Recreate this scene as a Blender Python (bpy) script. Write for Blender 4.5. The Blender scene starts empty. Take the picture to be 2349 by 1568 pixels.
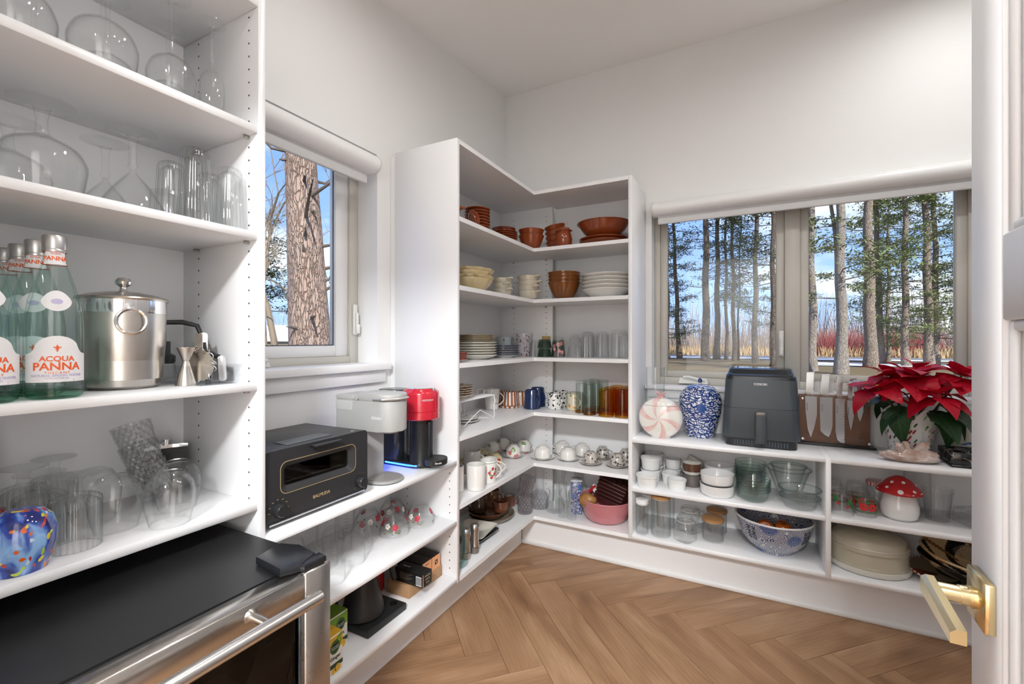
import bpy, bmesh, math, random
from mathutils import Matrix, Vector, noise as mnoise
R = math.radians; PI = math.pi
random.seed(7)
SC = bpy.context.scene
COL = SC.collection
# ------------------------------------------------------------------ camera
CAMZ = 1.15
cam = bpy.data.cameras.new('camera'); cam.sensor_width = 36; cam.lens = 36*1036/2349
cam.shift_y = -3/2349; cam.clip_start = .01; cam.clip_end = 500
camo = bpy.data.objects.new('camera', cam); COL.objects.link(camo)
camo.location = (0, 0, CAMZ); camo.rotation_euler = (R(90), 0, R(27.57))
SC.camera = camo
# ------------------------------------------------------------------ exposure
SC.view_settings.view_transform = 'Standard'; SC.view_settings.look = 'None'
SC.view_settings.exposure = 0.66; SC.view_settings.gamma = 1; SC.view_settings.use_curve_mapping = False
cy = SC.cycles
cy.max_bounces = 9; cy.diffuse_bounces = 5; cy.glossy_bounces = 4; cy.transmission_bounces = 6
cy.transparent_max_bounces = 28; cy.caustics_reflective = False; cy.caustics_refractive = False
cy.sample_clamp_indirect = 6; cy.use_denoising = True
# ------------------------------------------------------------------ world: blue winter sky with white clouds
wd = bpy.data.worlds.new('sky'); SC.world = wd; wd.use_nodes = True
t = wd.node_tree; t.nodes.clear()
def wn(ty, **k):
    n = t.nodes.new(ty)
    for a, b in k.items(): setattr(n, a, b)
    return n
tc = wn('ShaderNodeTexCoord'); sp = wn('ShaderNodeSeparateXYZ'); t.links.new(tc.outputs['Generated'], sp.inputs[0])
gr = wn('ShaderNodeValToRGB'); t.links.new(sp.outputs['Z'], gr.inputs[0])
e = gr.color_ramp.elements; e[0].position = 0.0; e[0].color = (.42, .62, 1.0, 1); e[1].position = .55; e[1].color = (.10, .27, .85, 1)
mp = wn('ShaderNodeMapping'); mp.inputs['Scale'].default_value = (1, 1, 2.3); mp.inputs['Location'].default_value = (.35, .1, .6); t.links.new(tc.outputs['Generated'], mp.inputs[0])
nz = wn('ShaderNodeTexNoise'); nz.inputs['Scale'].default_value = 2.6; nz.inputs['Detail'].default_value = 7; nz.inputs['Roughness'].default_value = .55
t.links.new(mp.outputs[0], nz.inputs['Vector'])
cr = wn('ShaderNodeValToRGB'); cr.color_ramp.elements[0].position = .47; cr.color_ramp.elements[1].position = .62
t.links.new(nz.outputs[0], cr.inputs[0])
mx = wn('ShaderNodeMixRGB'); t.links.new(cr.outputs[0], mx.inputs[0]); t.links.new(gr.outputs[0], mx.inputs[1]); mx.inputs[2].default_value = (1.0, .99, 1.0, 1)
bg = wn('ShaderNodeBackground'); bg.inputs['Strength'].default_value = .95; t.links.new(mx.outputs[0], bg.inputs[0])
wo = wn('ShaderNodeOutputWorld'); t.links.new(bg.outputs[0], wo.inputs[0])
# ------------------------------------------------------------------ sun: outside light, from behind the house
sl = bpy.data.lights.new('sun', 'SUN'); sl.energy = 5; sl.angle = R(.6); sl.color = (1, .95, .88)
so = bpy.data.objects.new('sun', sl); COL.objects.link(so)
so.rotation_euler = Vector((-.62, .55, -.56)).to_track_quat('-Z', 'Y').to_euler()
# ------------------------------------------------------------------ room lamps: recessed downlights in the sloped ceiling (fixtures built further down)
def ceil_z(y): return 2.728 + .122*(y-2.58)
CANS = [(-.80, 1.10, 1.5), (.80, 2.10, 2.8), (-.15, .70, 3.6), (.55, 1.35, 5)]
CAN_COL = (1, .99, .975)
def can_light(x, y, w):
    l = bpy.data.lights.new('downlight', 'AREA'); l.shape = 'DISK'; l.size = .11; l.energy = w; l.color = CAN_COL; l.spread = R(180)
    o = bpy.data.objects.new('downlight_lamp', l); COL.objects.link(o); o.location = (x, y, ceil_z(y)-.012)
for c in CANS: can_light(*c)
HALL = bpy.data.lights.new('hall_fill', 'AREA'); HALL.shape = 'DISK'; HALL.size = .5; HALL.energy = 125; HALL.color = (.96, .985, 1)  # added fill lamp in the unseen hall, brightens the shelves from the front
ho = bpy.data.objects.new('hall_fill_light', HALL); COL.objects.link(ho); ho.location = (.30, -1.30, 2.52)

# ------------------------------------------------------------------ materials
class NB:
    def __init__(s, name):
        s.m = bpy.data.materials.new(name); s.m.use_nodes = True; s.t = s.m.node_tree; s.t.nodes.clear()
        s.out = s.n('ShaderNodeOutputMaterial')
    def n(s, ty, **k):
        x = s.t.nodes.new(ty)
        for a, b in k.items(): setattr(x, a, b)
        return x
    def l(s, a, b):
        s.t.links.new(a, b)
    def put(s, sock, v):
        if isinstance(v, bpy.types.NodeSocket): s.l(v, sock)
        elif v is not None:
            if isinstance(v, tuple) and len(v) == 3 and sock.type == 'RGBA': v = v+(1,)
            sock.default_value = v
    def obj(s): return s.n('ShaderNodeTexCoord').outputs['Object']
    def rnd(s): return s.n('ShaderNodeObjectInfo').outputs['Random']
    def map(s, v, sc=(1, 1, 1), loc=(0, 0, 0), rot=(0, 0, 0)):
        x = s.n('ShaderNodeMapping'); s.l(v, x.inputs[0]); x.inputs['Scale'].default_value = sc; x.inputs['Location'].default_value = loc; x.inputs['Rotation'].default_value = rot
        return x.outputs[0]
    def noise(s, v, sc=5, det=4, ro=.5, dist=0, col=False):
        x = s.n('ShaderNodeTexNoise'); s.l(v, x.inputs['Vector']); x.inputs['Scale'].default_value = sc; x.inputs['Detail'].default_value = det
        x.inputs['Roughness'].default_value = ro; x.inputs['Distortion'].default_value = dist
        return x.outputs['Color' if col else 0]
    def vor(s, v, sc=5, out='Distance', feat='F1', rnd=1):
        x = s.n('ShaderNodeTexVoronoi'); x.feature = feat; s.l(v, x.inputs['Vector']); x.inputs['Scale'].default_value = sc; x.inputs['Randomness'].default_value = rnd
        return x.outputs[out]
    def wave(s, v, sc=5, dist=0, ty='BANDS', d='X', det=2, ds=1):
        x = s.n('ShaderNodeTexWave'); x.wave_type = ty
        if ty == 'BANDS': x.bands_direction = d
        else: x.rings_direction = d
        s.l(v, x.inputs['Vector']); x.inputs['Scale'].default_value = sc; x.inputs['Distortion'].default_value = dist; x.inputs['Detail'].default_value = det; x.inputs['Detail Scale'].default_value = ds
        return x.outputs['Fac']
    def math(s, op, a, b=0.0, c=0.0):
        x = s.n('ShaderNodeMath', operation=op)
        for i, v in enumerate((a, b, c)): s.put(x.inputs[i], v)
        return x.outputs[0]
    def ramp(s, f, stops, interp='LINEAR'):
        x = s.n('ShaderNodeValToRGB'); x.color_ramp.interpolation = interp; el = x.color_ramp.elements
        while len(el) < len(stops): el.new(1.0)
        for q, (p, c) in zip(el, stops):
            q.position = p
            q.color = (c, c, c, 1) if isinstance(c, (int, float)) else tuple(c)+(1,)
        s.put(x.inputs[0], f); return x.outputs[0]
    def mix(s, f, a, b):
        x = s.n('ShaderNodeMixRGB'); s.put(x.inputs[0], f); s.put(x.inputs[1], a); s.put(x.inputs[2], b); return x.outputs[0]
    def sep(s, v):
        x = s.n('ShaderNodeSeparateXYZ'); s.l(v, x.inputs[0]); return x.outputs
    def bump(s, h, st=.3, d=.002):
        x = s.n('ShaderNodeBump'); x.inputs['Strength'].default_value = st; x.inputs['Distance'].default_value = d; s.l(h, x.inputs['Height']); return x.outputs[0]
    def bsdf(s, col, rough=.5, metal=0, spec=.5, nrm=None, coat=0, trans=0, emit=None, es=0, sss=0):
        x = s.n('ShaderNodeBsdfPrincipled'); i = x.inputs
        s.put(i['Base Color'], col); s.put(i['Roughness'], rough); s.put(i['Metallic'], metal); i['Specular IOR Level'].default_value = spec
        i['Coat Weight'].default_value = coat; i['Coat Roughness'].default_value = .06
        if trans: i['Transmission Weight'].default_value = trans
        if nrm is not None: s.l(nrm, i['Normal'])
        if emit: s.put(i['Emission Color'], emit); i['Emission Strength'].default_value = es
        s.l(x.outputs[0], s.out.inputs[0]); return x
_mc = {}
def memo(f):
    def g(*a, **k):
        key = (f.__name__, a, tuple(sorted(k.items())))
        if key not in _mc: _mc[key] = f(*a, **k)
        return _mc[key]
    return g
@memo
def pl(name, col, rough=.5, metal=0, spec=.5, coat=0, var=0, vs=8, bump=0, bs=60):
    b = NB(name); c = col; nr = None
    if var:
        o = b.obj(); c = b.mix(b.math('MULTIPLY', b.noise(o, vs, 3), var), col, tuple(x*.45 for x in col))
    if bump: nr = b.bump(b.noise(b.obj(), bs, 3), bump, .001)
    b.bsdf(c, rough, metal, spec, nr, coat); return b.m
@memo
def glass(name, tint=(.995, .997, .996), edge=(.88, .90, .90), ior=1.45, rough=.02, refl=.75, ribs=0, rd=.80):
    b = NB(name)
    lw = b.n('ShaderNodeLayerWeight'); lw.inputs['Blend'].default_value = .5
    f3 = b.math('POWER', lw.outputs['Facing'], 4.0); tt = tint
    if ribs:                       # moulded flutes: darker tint stripes painted in place of refraction streaks
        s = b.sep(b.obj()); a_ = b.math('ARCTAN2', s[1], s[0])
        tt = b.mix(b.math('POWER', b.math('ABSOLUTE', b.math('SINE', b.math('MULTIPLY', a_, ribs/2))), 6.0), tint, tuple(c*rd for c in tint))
    tr = b.n('ShaderNodeBsdfTransparent'); b.put(tr.inputs[0], b.mix(f3, tt, edge))
    gl = b.n('ShaderNodeBsdfGlossy'); gl.inputs['Roughness'].default_value = rough
    fr = b.math('MULTIPLY_ADD', b.math('POWER', lw.outputs['Facing'], 4.5), .75, ((ior-1)/(ior+1))**2)
    mxs = b.n('ShaderNodeMixShader'); b.put(mxs.inputs[0], b.math('MULTIPLY', fr, refl)); b.l(tr.outputs[0], mxs.inputs[1]); b.l(gl.outputs[0], mxs.inputs[2])
    b.l(mxs.outputs[0], b.out.inputs[0]); return b.m
WHITE = (.80, .80, .80)
# ------------------------------------------------------------------ mesh helpers
def me(name, vs, fs, smooth=True, ang=38):
    m = bpy.data.meshes.new(name); m.from_pydata([tuple(v) for v in vs], [], fs); m.update()
    if smooth:
        m.shade_smooth(); m.set_sharp_from_angle(angle=R(ang))
    return m
def fix(m):
    bm = bmesh.new(); bm.from_mesh(m); bmesh.ops.recalc_face_normals(bm, faces=bm.faces); bm.to_mesh(m); bm.free(); return m
def lathe(pr, n=32, rib=0, amp=0, zr=None, ang=35, sx=1, sy=1, fn=None):
    vs, fs, rings = [], [], []
    for r, z in pr:
        if r < 1e-5: rings.append([len(vs)]); vs.append((0, 0, z))
        else:
            ring = []
            for i in range(n):
                a = 2*PI*i/n; q = r
                if rib and (zr is None or zr[0] <= z <= zr[1]): q = r*(1+amp*math.cos(rib*a))
                x, y, zz = q*math.cos(a)*sx, q*math.sin(a)*sy, z
                if fn: x, y, zz = fn(x, y, zz, a)
                ring.append(len(vs)); vs.append((x, y, zz))
            rings.append(ring)
    for A, B in zip(rings, rings[1:]):
        if len(A) == 1 and len(B) == 1: continue
        for i in range(n):
            j = (i+1) % n
            if len(A) == 1: fs.append((A[0], B[i], B[j])) if True else 0
            elif len(B) == 1: fs.append((A[i], A[j], B[0]))
            else: fs.append((A[i], A[j], B[j], B[i]))
    return fix(me('lathe', vs, fs, True, ang))
def inv(pr, h): return [(r, h-z) for r, z in pr][::-1]
def bm_me(bm, smooth=False, ang=38):
    m = bpy.data.meshes.new('m'); bmesh.ops.recalc_face_normals(bm, faces=bm.faces); bm.to_mesh(m); bm.free()
    if smooth: m.shade_smooth(); m.set_sharp_from_angle(angle=R(ang))
    return m
def box(x0, x1, y0, y1, z0, z1, bev=0, seg=2):
    bm = bmesh.new(); bmesh.ops.create_cube(bm, size=1)
    for v in bm.verts: v.co = Vector(((x0+x1)/2+v.co.x*(x1-x0), (y0+y1)/2+v.co.y*(y1-y0), (z0+z1)/2+v.co.z*(z1-z0)))
    if bev: bmesh.ops.bevel(bm, geom=bm.edges[:], offset=bev, segments=seg, affect='EDGES', profile=.5)
    return bm_me(bm, bool(bev), 50)
def cbox(w, d, h, bev=0, seg=2): return box(-w/2, w/2, -d/2, d/2, 0, h, bev, seg)
def rrect(w, d, r, n=5):
    p = []
    for cx, cy_, a0 in ((w/2-r, d/2-r, 0), (-w/2+r, d/2-r, 90), (-w/2+r, -d/2+r, 180), (w/2-r, -d/2+r, 270)):
        for i in range(n+1):
            a = R(a0+90*i/n); p.append((cx+r*math.cos(a), cy_+r*math.sin(a)))
    return p
def prism(pts, z0, z1, bev=0, seg=2, smooth=True):
    bm = bmesh.new(); lo = [bm.verts.new((x, y, z0)) for x, y in pts]; hi = [bm.verts.new((x, y, z1)) for x, y in pts]
    n = len(pts); top = bm.faces.new(hi); bot = bm.faces.new(lo[::-1])
    for i in range(n): bm.faces.new((lo[i], lo[(i+1) % n], hi[(i+1) % n], hi[i]))
    if bev: bmesh.ops.bevel(bm, geom=[e for e in bm.edges if (e in top.edges or e in bot.edges)], offset=bev, segments=seg, affect='EDGES', profile=.5)
    return bm_me(bm, smooth, 40)
def loft(rings, cap=True, smooth=True, ang=40, closed=True):
    vs = [p for r in rings for p in r]; n = len(rings[0]); fs = []
    for k in range(len(rings)-1):
        for i in range(n if closed else n-1):
            j = (i+1) % n; fs.append((k*n+i, k*n+j, (k+1)*n+j, (k+1)*n+i))
    if cap: fs += [tuple(range(n))[::-1], tuple(range((len(rings)-1)*n, len(rings)*n))]
    return fix(me('loft', vs, fs, smooth, ang))
def tube(path, r, n=8, closed=False, cap=True, flat=1):
    P = [Vector(p) for p in path]; N = len(P); rs = r if isinstance(r, (list, tuple)) else [r]*N
    T = []
    for i in range(N):
        a = P[(i-1) % N] if (closed or i > 0) else P[i]; b = P[(i+1) % N] if (closed or i < N-1) else P[i]
        T.append((b-a).normalized())
    up = Vector((0, 0, 1)) if abs(T[0].z) < .9 else Vector((1, 0, 0))
    u = T[0].cross(up).normalized(); rings = []
    for i in range(N):
        u = (u-T[i]*u.dot(T[i])).normalized(); v = T[i].cross(u)
        rings.append([P[i]+(u*math.cos(2*PI*k/n)+v*math.sin(2*PI*k/n)*flat)*rs[i] for k in range(n)])
    if closed: rings.append(rings[0])
    return loft(rings, cap=cap and not closed)
def arc(c, r, a0, a1, n=12, plane='xz', sy=1):
    o = []
    for i in range(n+1):
        a = R(a0+(a1-a0)*i/n); x, y = r*math.cos(a), r*math.sin(a)*sy
        o.append({'xz': (c[0]+x, c[1], c[2]+y), 'yz': (c[0], c[1]+x, c[2]+y), 'xy': (c[0]+x, c[1]+y, c[2])}[plane])
    return o
def xf(m, loc=(0, 0, 0), rot=(0, 0, 0), sc=(1, 1, 1)):
    from mathutils import Euler
    m = m.copy(); m.transform(Matrix.LocRotScale(Vector(loc), Euler(rot), Vector(sc) if isinstance(sc, tuple) else Vector((sc,)*3))); return m
def join(ms):
    bm = bmesh.new()
    for m in ms: bm.from_mesh(m)
    o = bpy.data.meshes.new('j'); bm.to_mesh(o); bm.free(); return o
def warp(m, fn):
    m = m.copy()
    for v in m.vertices: v.co = fn(*v.co)
    m.update(); return m
def txt(s, size, ext=.0003, bold=0, sp=1.0):
    c = bpy.data.curves.new('t', 'FONT'); c.body = s; c.size = size; c.extrude = ext; c.align_x = 'CENTER'; c.align_y = 'CENTER'; c.offset = bold; c.space_character = sp; c.resolution_u = 3
    o = bpy.data.objects.new('t', c); COL.objects.link(o)
    dg = bpy.context.evaluated_depsgraph_get(); m = bpy.data.meshes.new_from_object(o.evaluated_get(dg))
    bpy.data.objects.remove(o); bpy.data.curves.remove(c); m.materials.clear(); return m
def onX(m, x, y, z): return xf(m, (x, y, z), (R(90), 0, R(90)))     # flat mark on a face that looks to +X
def onY(m, x, y, z): return xf(m, (x, y, z), (R(90), 0, 0))          # flat mark on a face that looks to -Y
def wrap(m, r, a0, z=0, rz=None):                                    # bend a flat mark round a vertical axis, centred on angle a0
    def f(x, y, d):
        q = (rz(y+z) if rz else r)+d; a = a0+x/(r); return Vector((q*math.cos(a), q*math.sin(a), y+z))
    return warp(m, f)
# ------------------------------------------------------------------ scene objects
def ob(name, m, mat, par=None, loc=(0, 0, 0), rot=(0, 0, 0)):
    if mat is not None and (not m.materials or m.materials[0] != mat):
        if m.users and m.materials: m = m.copy()
        m.materials.clear(); m.materials.append(mat)
    o = bpy.data.objects.new(name, m); COL.objects.link(o); o.location = loc; o.rotation_euler = rot
    if par is not None: o.parent = par
    return o
def tag(o, label, cat, group=None, kind=None):
    if label: o['label'] = label
    if cat: o['category'] = cat
    if group: o['group'] = group
    if kind: o['kind'] = kind
    return o
def emp(name, loc=(0, 0, 0), rot=(0, 0, 0)):
    o = bpy.data.objects.new(name, None); COL.objects.link(o); o.location = loc; o.rotation_euler = rot; o.empty_display_size = .02; return o
def st(name, m, mat, par=None, **k):
    o = ob(name, m, mat, par, **k)
    if par is None: o['kind'] = 'structure'
    return o
def thing(name, label, cat, loc, parts, rot=0, group=None):
    """parts: [(name, mesh, material, [sub parts])]; one part only = the thing is that mesh"""
    rot = rot if isinstance(rot, tuple) else (0, 0, rot)
    loc = (loc[0], loc[1], loc[2]+.0004)
    if len(parts) == 1 and len(parts[0]) == 3:
        o = ob(name, parts[0][1], parts[0][2], None, loc, rot)
    else:
        o = emp(name, loc, rot)
        for p in parts:
            c = ob(p[0], p[1], p[2], o)
            for q in (p[3] if len(p) > 3 else ()): ob(q[0], q[1], q[2], c)
    return tag(o, label, cat, group)
ORD = ['topmost', 'second from the top', 'third from the top', 'fourth from the top', 'fifth from the top', 'sixth from the top', 'seventh from the top', 'eighth from the top', 'ninth from the top', 'tenth from the top']
def stack(name, n, what, cat, loc, parts, dz, group, rot=0, tilt=None, drift=.0015):
    """n alike things piled up; what.format(ordinal) is the label"""
    for k in range(n):
        i = n-1-k; o = 'lowest' if (i == n-1 and n > 1) else ORD[i]
        q = (random.uniform(-drift, drift), random.uniform(-drift, drift))
        r = (0, 0, rot+random.uniform(-.3, .3))
        if tilt: r = (tilt[0]*k/n, tilt[1]*k/n, rot)
        thing(name, what.format(o), cat, (loc[0]+q[0]+(tilt[2]*k if tilt else 0), loc[1]+q[1], loc[2]+dz*k), parts, r, group)
# ================================================================== the room
XL, YB, XR, YF = -1.39, 2.58, 1.30, -.10
m_wall = pl('wall_paint', (.81, .808, .80), .65, bump=.05, bs=160)
m_ceil = pl('ceiling_paint', (.90, .895, .88), .8)
m_trim = pl('trim_white', (.82, .82, .82), .4)
m_mel = pl('white_melamine', (.83, .83, .84), .34, bump=.03, bs=220)
m_frame = pl('window_vinyl', (.56, .54, .49), .45)
m_pane = glass('window_pane', (.97, .985, .98), (.7, .78, .76), 1.45, .0, .8)
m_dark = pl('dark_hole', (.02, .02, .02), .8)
m_steel = None
@memo
def brushed(name, col=(.62, .60, .57), rough=.28, ax=2, sc=400):
    b = NB(name); s = [8, 8, 8]; s[ax] = sc
    nz_ = b.noise(b.map(b.obj(), tuple(s)), 1, 3)
    b.bsdf(b.mix(nz_, col, tuple(c*.8 for c in col)), b.math('MULTIPLY_ADD', nz_, .12, rough-.05), 1, .5); return b.m
m_chrome = pl('chrome', (.78, .78, .78), .1, 1)
@memo
def oak_floor():
    b = NB('oak_plank'); o = b.obj(); r = b.rnd()
    off = b.n('ShaderNodeCombineXYZ'); b.l(b.math('MULTIPLY', r, 37.0), off.inputs[0]); b.l(b.math('MULTIPLY', r, 11.0), off.inputs[1]); b.l(b.math('MULTIPLY', r, 5.0), off.inputs[2])
    ad = b.n('ShaderNodeVectorMath', operation='ADD'); b.l(o, ad.inputs[0]); b.l(off.outputs[0], ad.inputs[1]); v = ad.outputs[0]
    big = b.noise(b.map(v, (2.2, 9, 1)), 1, 3, .5, .6)
    ring = b.wave(b.map(v, (2.4, 22, 1)), .85, 9, 'BANDS', 'Y', 3, .9)
    fine = b.noise(b.map(v, (10, 260, 1)), 1, 3, .6)
    kn = b.noise(b.map(v, (5, 13, 1)), 1, 2, .5, .3)
    c = b.ramp(big, [(.25, (.17, .085, .040)), (.5, (.32, .18, .095)), (.75, (.46, .29, .17))])
    c = b.mix(b.math('MULTIPLY', b.ramp(ring, [(.0, 1.0), (.32, 0.0)]), b.math('MULTIPLY', b.ramp(big, [(.35, 1.0), (.62, 0.1)]), .55)), c, (.17, .085, .04))
    c = b.mix(b.math('MULTIPLY', b.ramp(fine, [(.38, 1.0), (.6, 0.0)]), .34), c, (.22, .12, .06))
    c = b.mix(b.math('MULTIPLY', b.ramp(kn, [(.68, 0.0), (.78, 1.0)]), .6), c, (.15, .075, .04))
    c = b.mix(b.math('MULTIPLY', r, .22), c, (.33, .19, .11))
    b.bsdf(c, .42, 0, .4, b.bump(fine, .12, .0006)); return b.m
# ---- floor: herringbone planks on a dark bed
fl = st('floor', box(XL, XR, YF, YB, -.06, -.004), pl('floor_bed', (.06, .035, .02), .8))
PW, PLN, U0, V0 = .129, .774, .587, -2.138
def clip(poly, x0, x1, y0, y1):
    for ax, s, lim in ((0, 1, x0), (0, -1, -x1), (1, 1, y0), (1, -1, -y1)):
        out = []
        for i in range(len(poly)):
            a, c = poly[i], poly[(i+1) % len(poly)]
            da, dc = s*a[ax]-lim, s*c[ax]-lim
            if da >= 0: out.append(a)
            if (da >= 0) != (dc >= 0):
                k = da/(da-dc); out.append((a[0]+(c[0]-a[0])*k, a[1]+(c[1]-a[1])*k))
        poly = out
        if not poly: return []
    return poly
moak = oak_floor(); g = .0007; q2 = 2**.5
for mm in range(-3, 4):
    for k in range(-30, 30):
        for kind in (0, 1):
            if kind == 0: u0, u1, v0, v1 = U0+k*PW, U0+(k+1)*PW, V0+k*PW, V0+k*PW+PLN
            else: u0, u1, v0, v1 = U0+(k+1)*PW, U0+(k+1)*PW+PLN, V0+k*PW, V0+(k+1)*PW
            u0 -= mm*PLN; u1 -= mm*PLN; v0 += mm*PLN; v1 += mm*PLN
            pts = [((u+v)/q2, (u-v)/q2) for u, v in ((u0+g, v0+g), (u1-g, v0+g), (u1-g, v1-g), (u0+g, v1-g))]
            cp = clip(pts, XL+.002, XR-.002, YF+.002, YB-.002)
            if len(cp) < 3: continue
            ar = abs(sum(cp[i][0]*cp[(i+1) % len(cp)][1]-cp[(i+1) % len(cp)][0]*cp[i][1] for i in range(len(cp))))/2
            if ar < .0008: continue
            cx_, cy_ = ((u0+u1)/2+(v0+v1)/2)/q2, ((u0+u1)/2-(v0+v1)/2)/q2
            th = -PI/4 if kind == 0 else PI/4; c_, s_ = math.cos(-th), math.sin(-th)
            loc = [((x-cx_)*c_-(y-cy_)*s_, (x-cx_)*s_+(y-cy_)*c_) for x, y in cp]
            if sum(loc[i][0]*loc[(i+1) % len(loc)][1]-loc[(i+1) % len(loc)][0]*loc[i][1] for i in range(len(loc))) < 0: loc = loc[::-1]
            ob('plank', prism(loc, -.004, 0, 0, 1, False), moak, fl, (cx_, cy_, 0), (0, 0, th))
# ---- walls
def wallbox(bs): return join([box(*b) for b in bs])
LW = (.76, 1.43, 1.045, 1.935)      # opening in the wall on the left: y0 y1 z0 z1
BW = (-.473, .885, .90, 1.895)      # opening in the back wall: x0 x1 z0 z1
st('wall_left', wallbox([(XL-.18, XL, YF-.12, LW[0], 0, 3), (XL-.18, XL, LW[1], YB+.18, 0, 3), (XL-.18, XL, LW[0], LW[1], 0, LW[2]), (XL-.18, XL, LW[0], LW[1], LW[3], 3)]), m_wall)
st('wall_back', wallbox([(XL, BW[0], YB, YB+.18, 0, 3), (BW[1], XR, YB, YB+.18, 0, 3), (BW[0], BW[1], YB, YB+.18, 0, BW[2]), (BW[0], BW[1], YB, YB+.18, BW[3], 3)]), m_wall)
st('wall_right', box(XR, XR+.12, YF-.12, YB+.18, 0, 3), m_wall)
st('wall_front', wallbox([(XL, -.62, YF-.12, YF, 0, 3), (.235, XR, YF-.12, YF, 0, 3), (-.62, .235, YF-.12, YF, 2.06, 3)]), m_wall)
def slab(x0, x1, y0, y1):
    return loft([[(x0, y0, ceil_z(y0)), (x1, y0, ceil_z(y0)), (x1, y1, ceil_z(y1)), (x0, y1, ceil_z(y1))],
                 [(x0, y0, 3.05), (x1, y0, 3.05), (x1, y1, 3.05), (x0, y1, 3.05)]], True, False)
st('ceiling', slab(XL, XR, YF, YB), m_ceil)
st('floor_hall', box(-1.9, 1.6, -2.4, YF-.12, -.06, 0), moak)
st('wall_hall_left', box(-2.0, -1.9, -2.4, YF-.12, 0, 3), m_wall)
st('wall_hall_right', box(1.6, 1.7, -2.4, YF-.12, 0, 3), m_wall)
st('wall_hall_back', box(-2.0, 1.7, -2.5, -2.4, 0, 3), m_wall)
st('wall_hall_front', wallbox([(-1.9, XL, YF-.12, YF, 0, 3), (XR, 1.6, YF-.12, YF, 0, 3)]), m_wall)
st('ceiling_hall', box(-2.0, 1.7, -2.5, YF-.12, 2.56, 3.05), m_ceil)
# ---- windows
def frame4(a0, a1, z0, z1, w, d0, d1, axis, wb=None, wt=None):
    wb = wb or w; wt = wt or w
    rc = [(a0, a0+w, z0, z1), (a1-w, a1, z0, z1), (a0+w, a1-w, z0, z0+wb), (a0+w, a1-w, z1-wt, z1)]
    if axis == 'x': return join([box(p, q, d0, d1, r, s, .003, 1) for p, q, r, s in rc])
    return join([box(d0, d1, p, q, r, s, .003, 1) for p, q, r, s in rc])
m_latch = pl('latch_white', (.72, .71, .68), .35)
w1 = emp('window_1'); w1['kind'] = 'structure'; w1['label'] = 'wide two-sash casement window above the low shelves'
y0 = YB+.09
ob('window_frame', frame4(BW[0], BW[1], BW[2], BW[3], .03, y0, YB+.17, 'x', .045), m_frame, w1)
ob('mullion', box(.166, .232, y0-.004, YB+.17, BW[2], BW[3], .003, 1), m_frame, w1)
for a, c in ((BW[0]+.03, .166), (.232, BW[1]-.03)):
    s_ = ob('sash', frame4(a, c, BW[2]+.045, BW[3]-.03, .037, y0+.012, y0+.052, 'x'), m_frame, w1)
    ob('glass_pane', box(a+.037, c-.037, y0+.03, y0+.034, BW[2]+.082, BW[3]-.067), m_pane, s_)
    ob('glazing_bead', frame4(a+.035, c-.035, BW[2]+.08, BW[3]-.065, .004, y0+.024, y0+.03, 'x'), pl('bead_gold', (.42, .36, .24), .5), s_)
def latch_mesh(): return join([box(-.011, .011, -.012, 0, -.065, .065, .005), box(-.006, .006, -.024, -.012, -.055, .03, .004), box(-.008, .008, -.03, -.018, -.06, -.02, .004)])
def crank_mesh(): return join([loft([[(-.075, -.03, 0), (.075, -.03, 0), (.075, 0, 0), (-.075, 0, 0)], [(-.068, -.024, .03), (.068, -.016, .03), (.068, 0, .03), (-.068, 0, .03)]], True, False), tube([(-.05, -.03, .034), (-.02, -.032, .036), (.02, -.03, .025), (.06, -.03, .022)], .008, 8)])
ob('latch', latch_mesh(), m_latch, w1, (.150, y0-.004, 1.135))
ob('crank', crank_mesh(), m_latch, w1, (-.265, y0, BW[2]+.016))
w2 = emp('window_2'); w2['kind'] = 'structure'; w2['label'] = 'narrow casement window behind the toaster oven and coffee makers'
x0 = XL-.11
ob('window_frame', frame4(LW[0], LW[1], LW[2], LW[3], .045, x0-.06, x0, 'y', .04, .015), m_frame, w2)
s_ = ob('sash', frame4(LW[0]+.045, LW[1]-.045, LW[2]+.04, LW[3]-.015, .065, x0-.05, x0-.012, 'y', .045, .02), m_trim, w2)
ob('glass_pane', box(x0-.036, x0-.032, LW[0]+.11, LW[1]-.11, LW[2]+.085, LW[3]-.035), m_pane, s_)
ob('glazing_bead', frame4(LW[0]+.108, LW[1]-.108, LW[2]+.083, LW[3]-.033, .006, x0-.03, x0-.024, 'y'), pl('bead_dark', (.05, .06, .07), .5), s_)
ob('latch', xf(latch_mesh(), (0, 0, 0), (0, 0, R(90))), m_latch, w2, (x0+.002, 1.405, 1.24))
ob('crank', xf(crank_mesh(), (0, 0, 0), (0, 0, R(90))), m_latch, w2, (x0, .93, LW[2]+.014))
# ---- sills
t1 = st('trim_1', box(BW[0]-.03, BW[1]+.03, YB-.035, YB+.09, .885, .906, .003), m_trim); t1['label'] = 'white sill under the wide window'
ob('apron', join([box(BW[0]-.02, BW[1]+.02, YB-.018, YB-.001, .84, .885, .002), box(BW[0]-.02, BW[1]+.02, YB-.01, YB-.001, .82, .84)]), m_trim, t1)
t2 = st('trim_2', box(XL-.11, XL+.035, LW[0]-.04, LW[1]+.05, 1.027, 1.056, .003), m_trim); t2['label'] = 'white sill under the narrow window'
ob('apron', box(XL+.001, XL+.016, LW[0]-.02, LW[1]+.035, .975, 1.027, .002), m_trim, t2)
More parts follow.
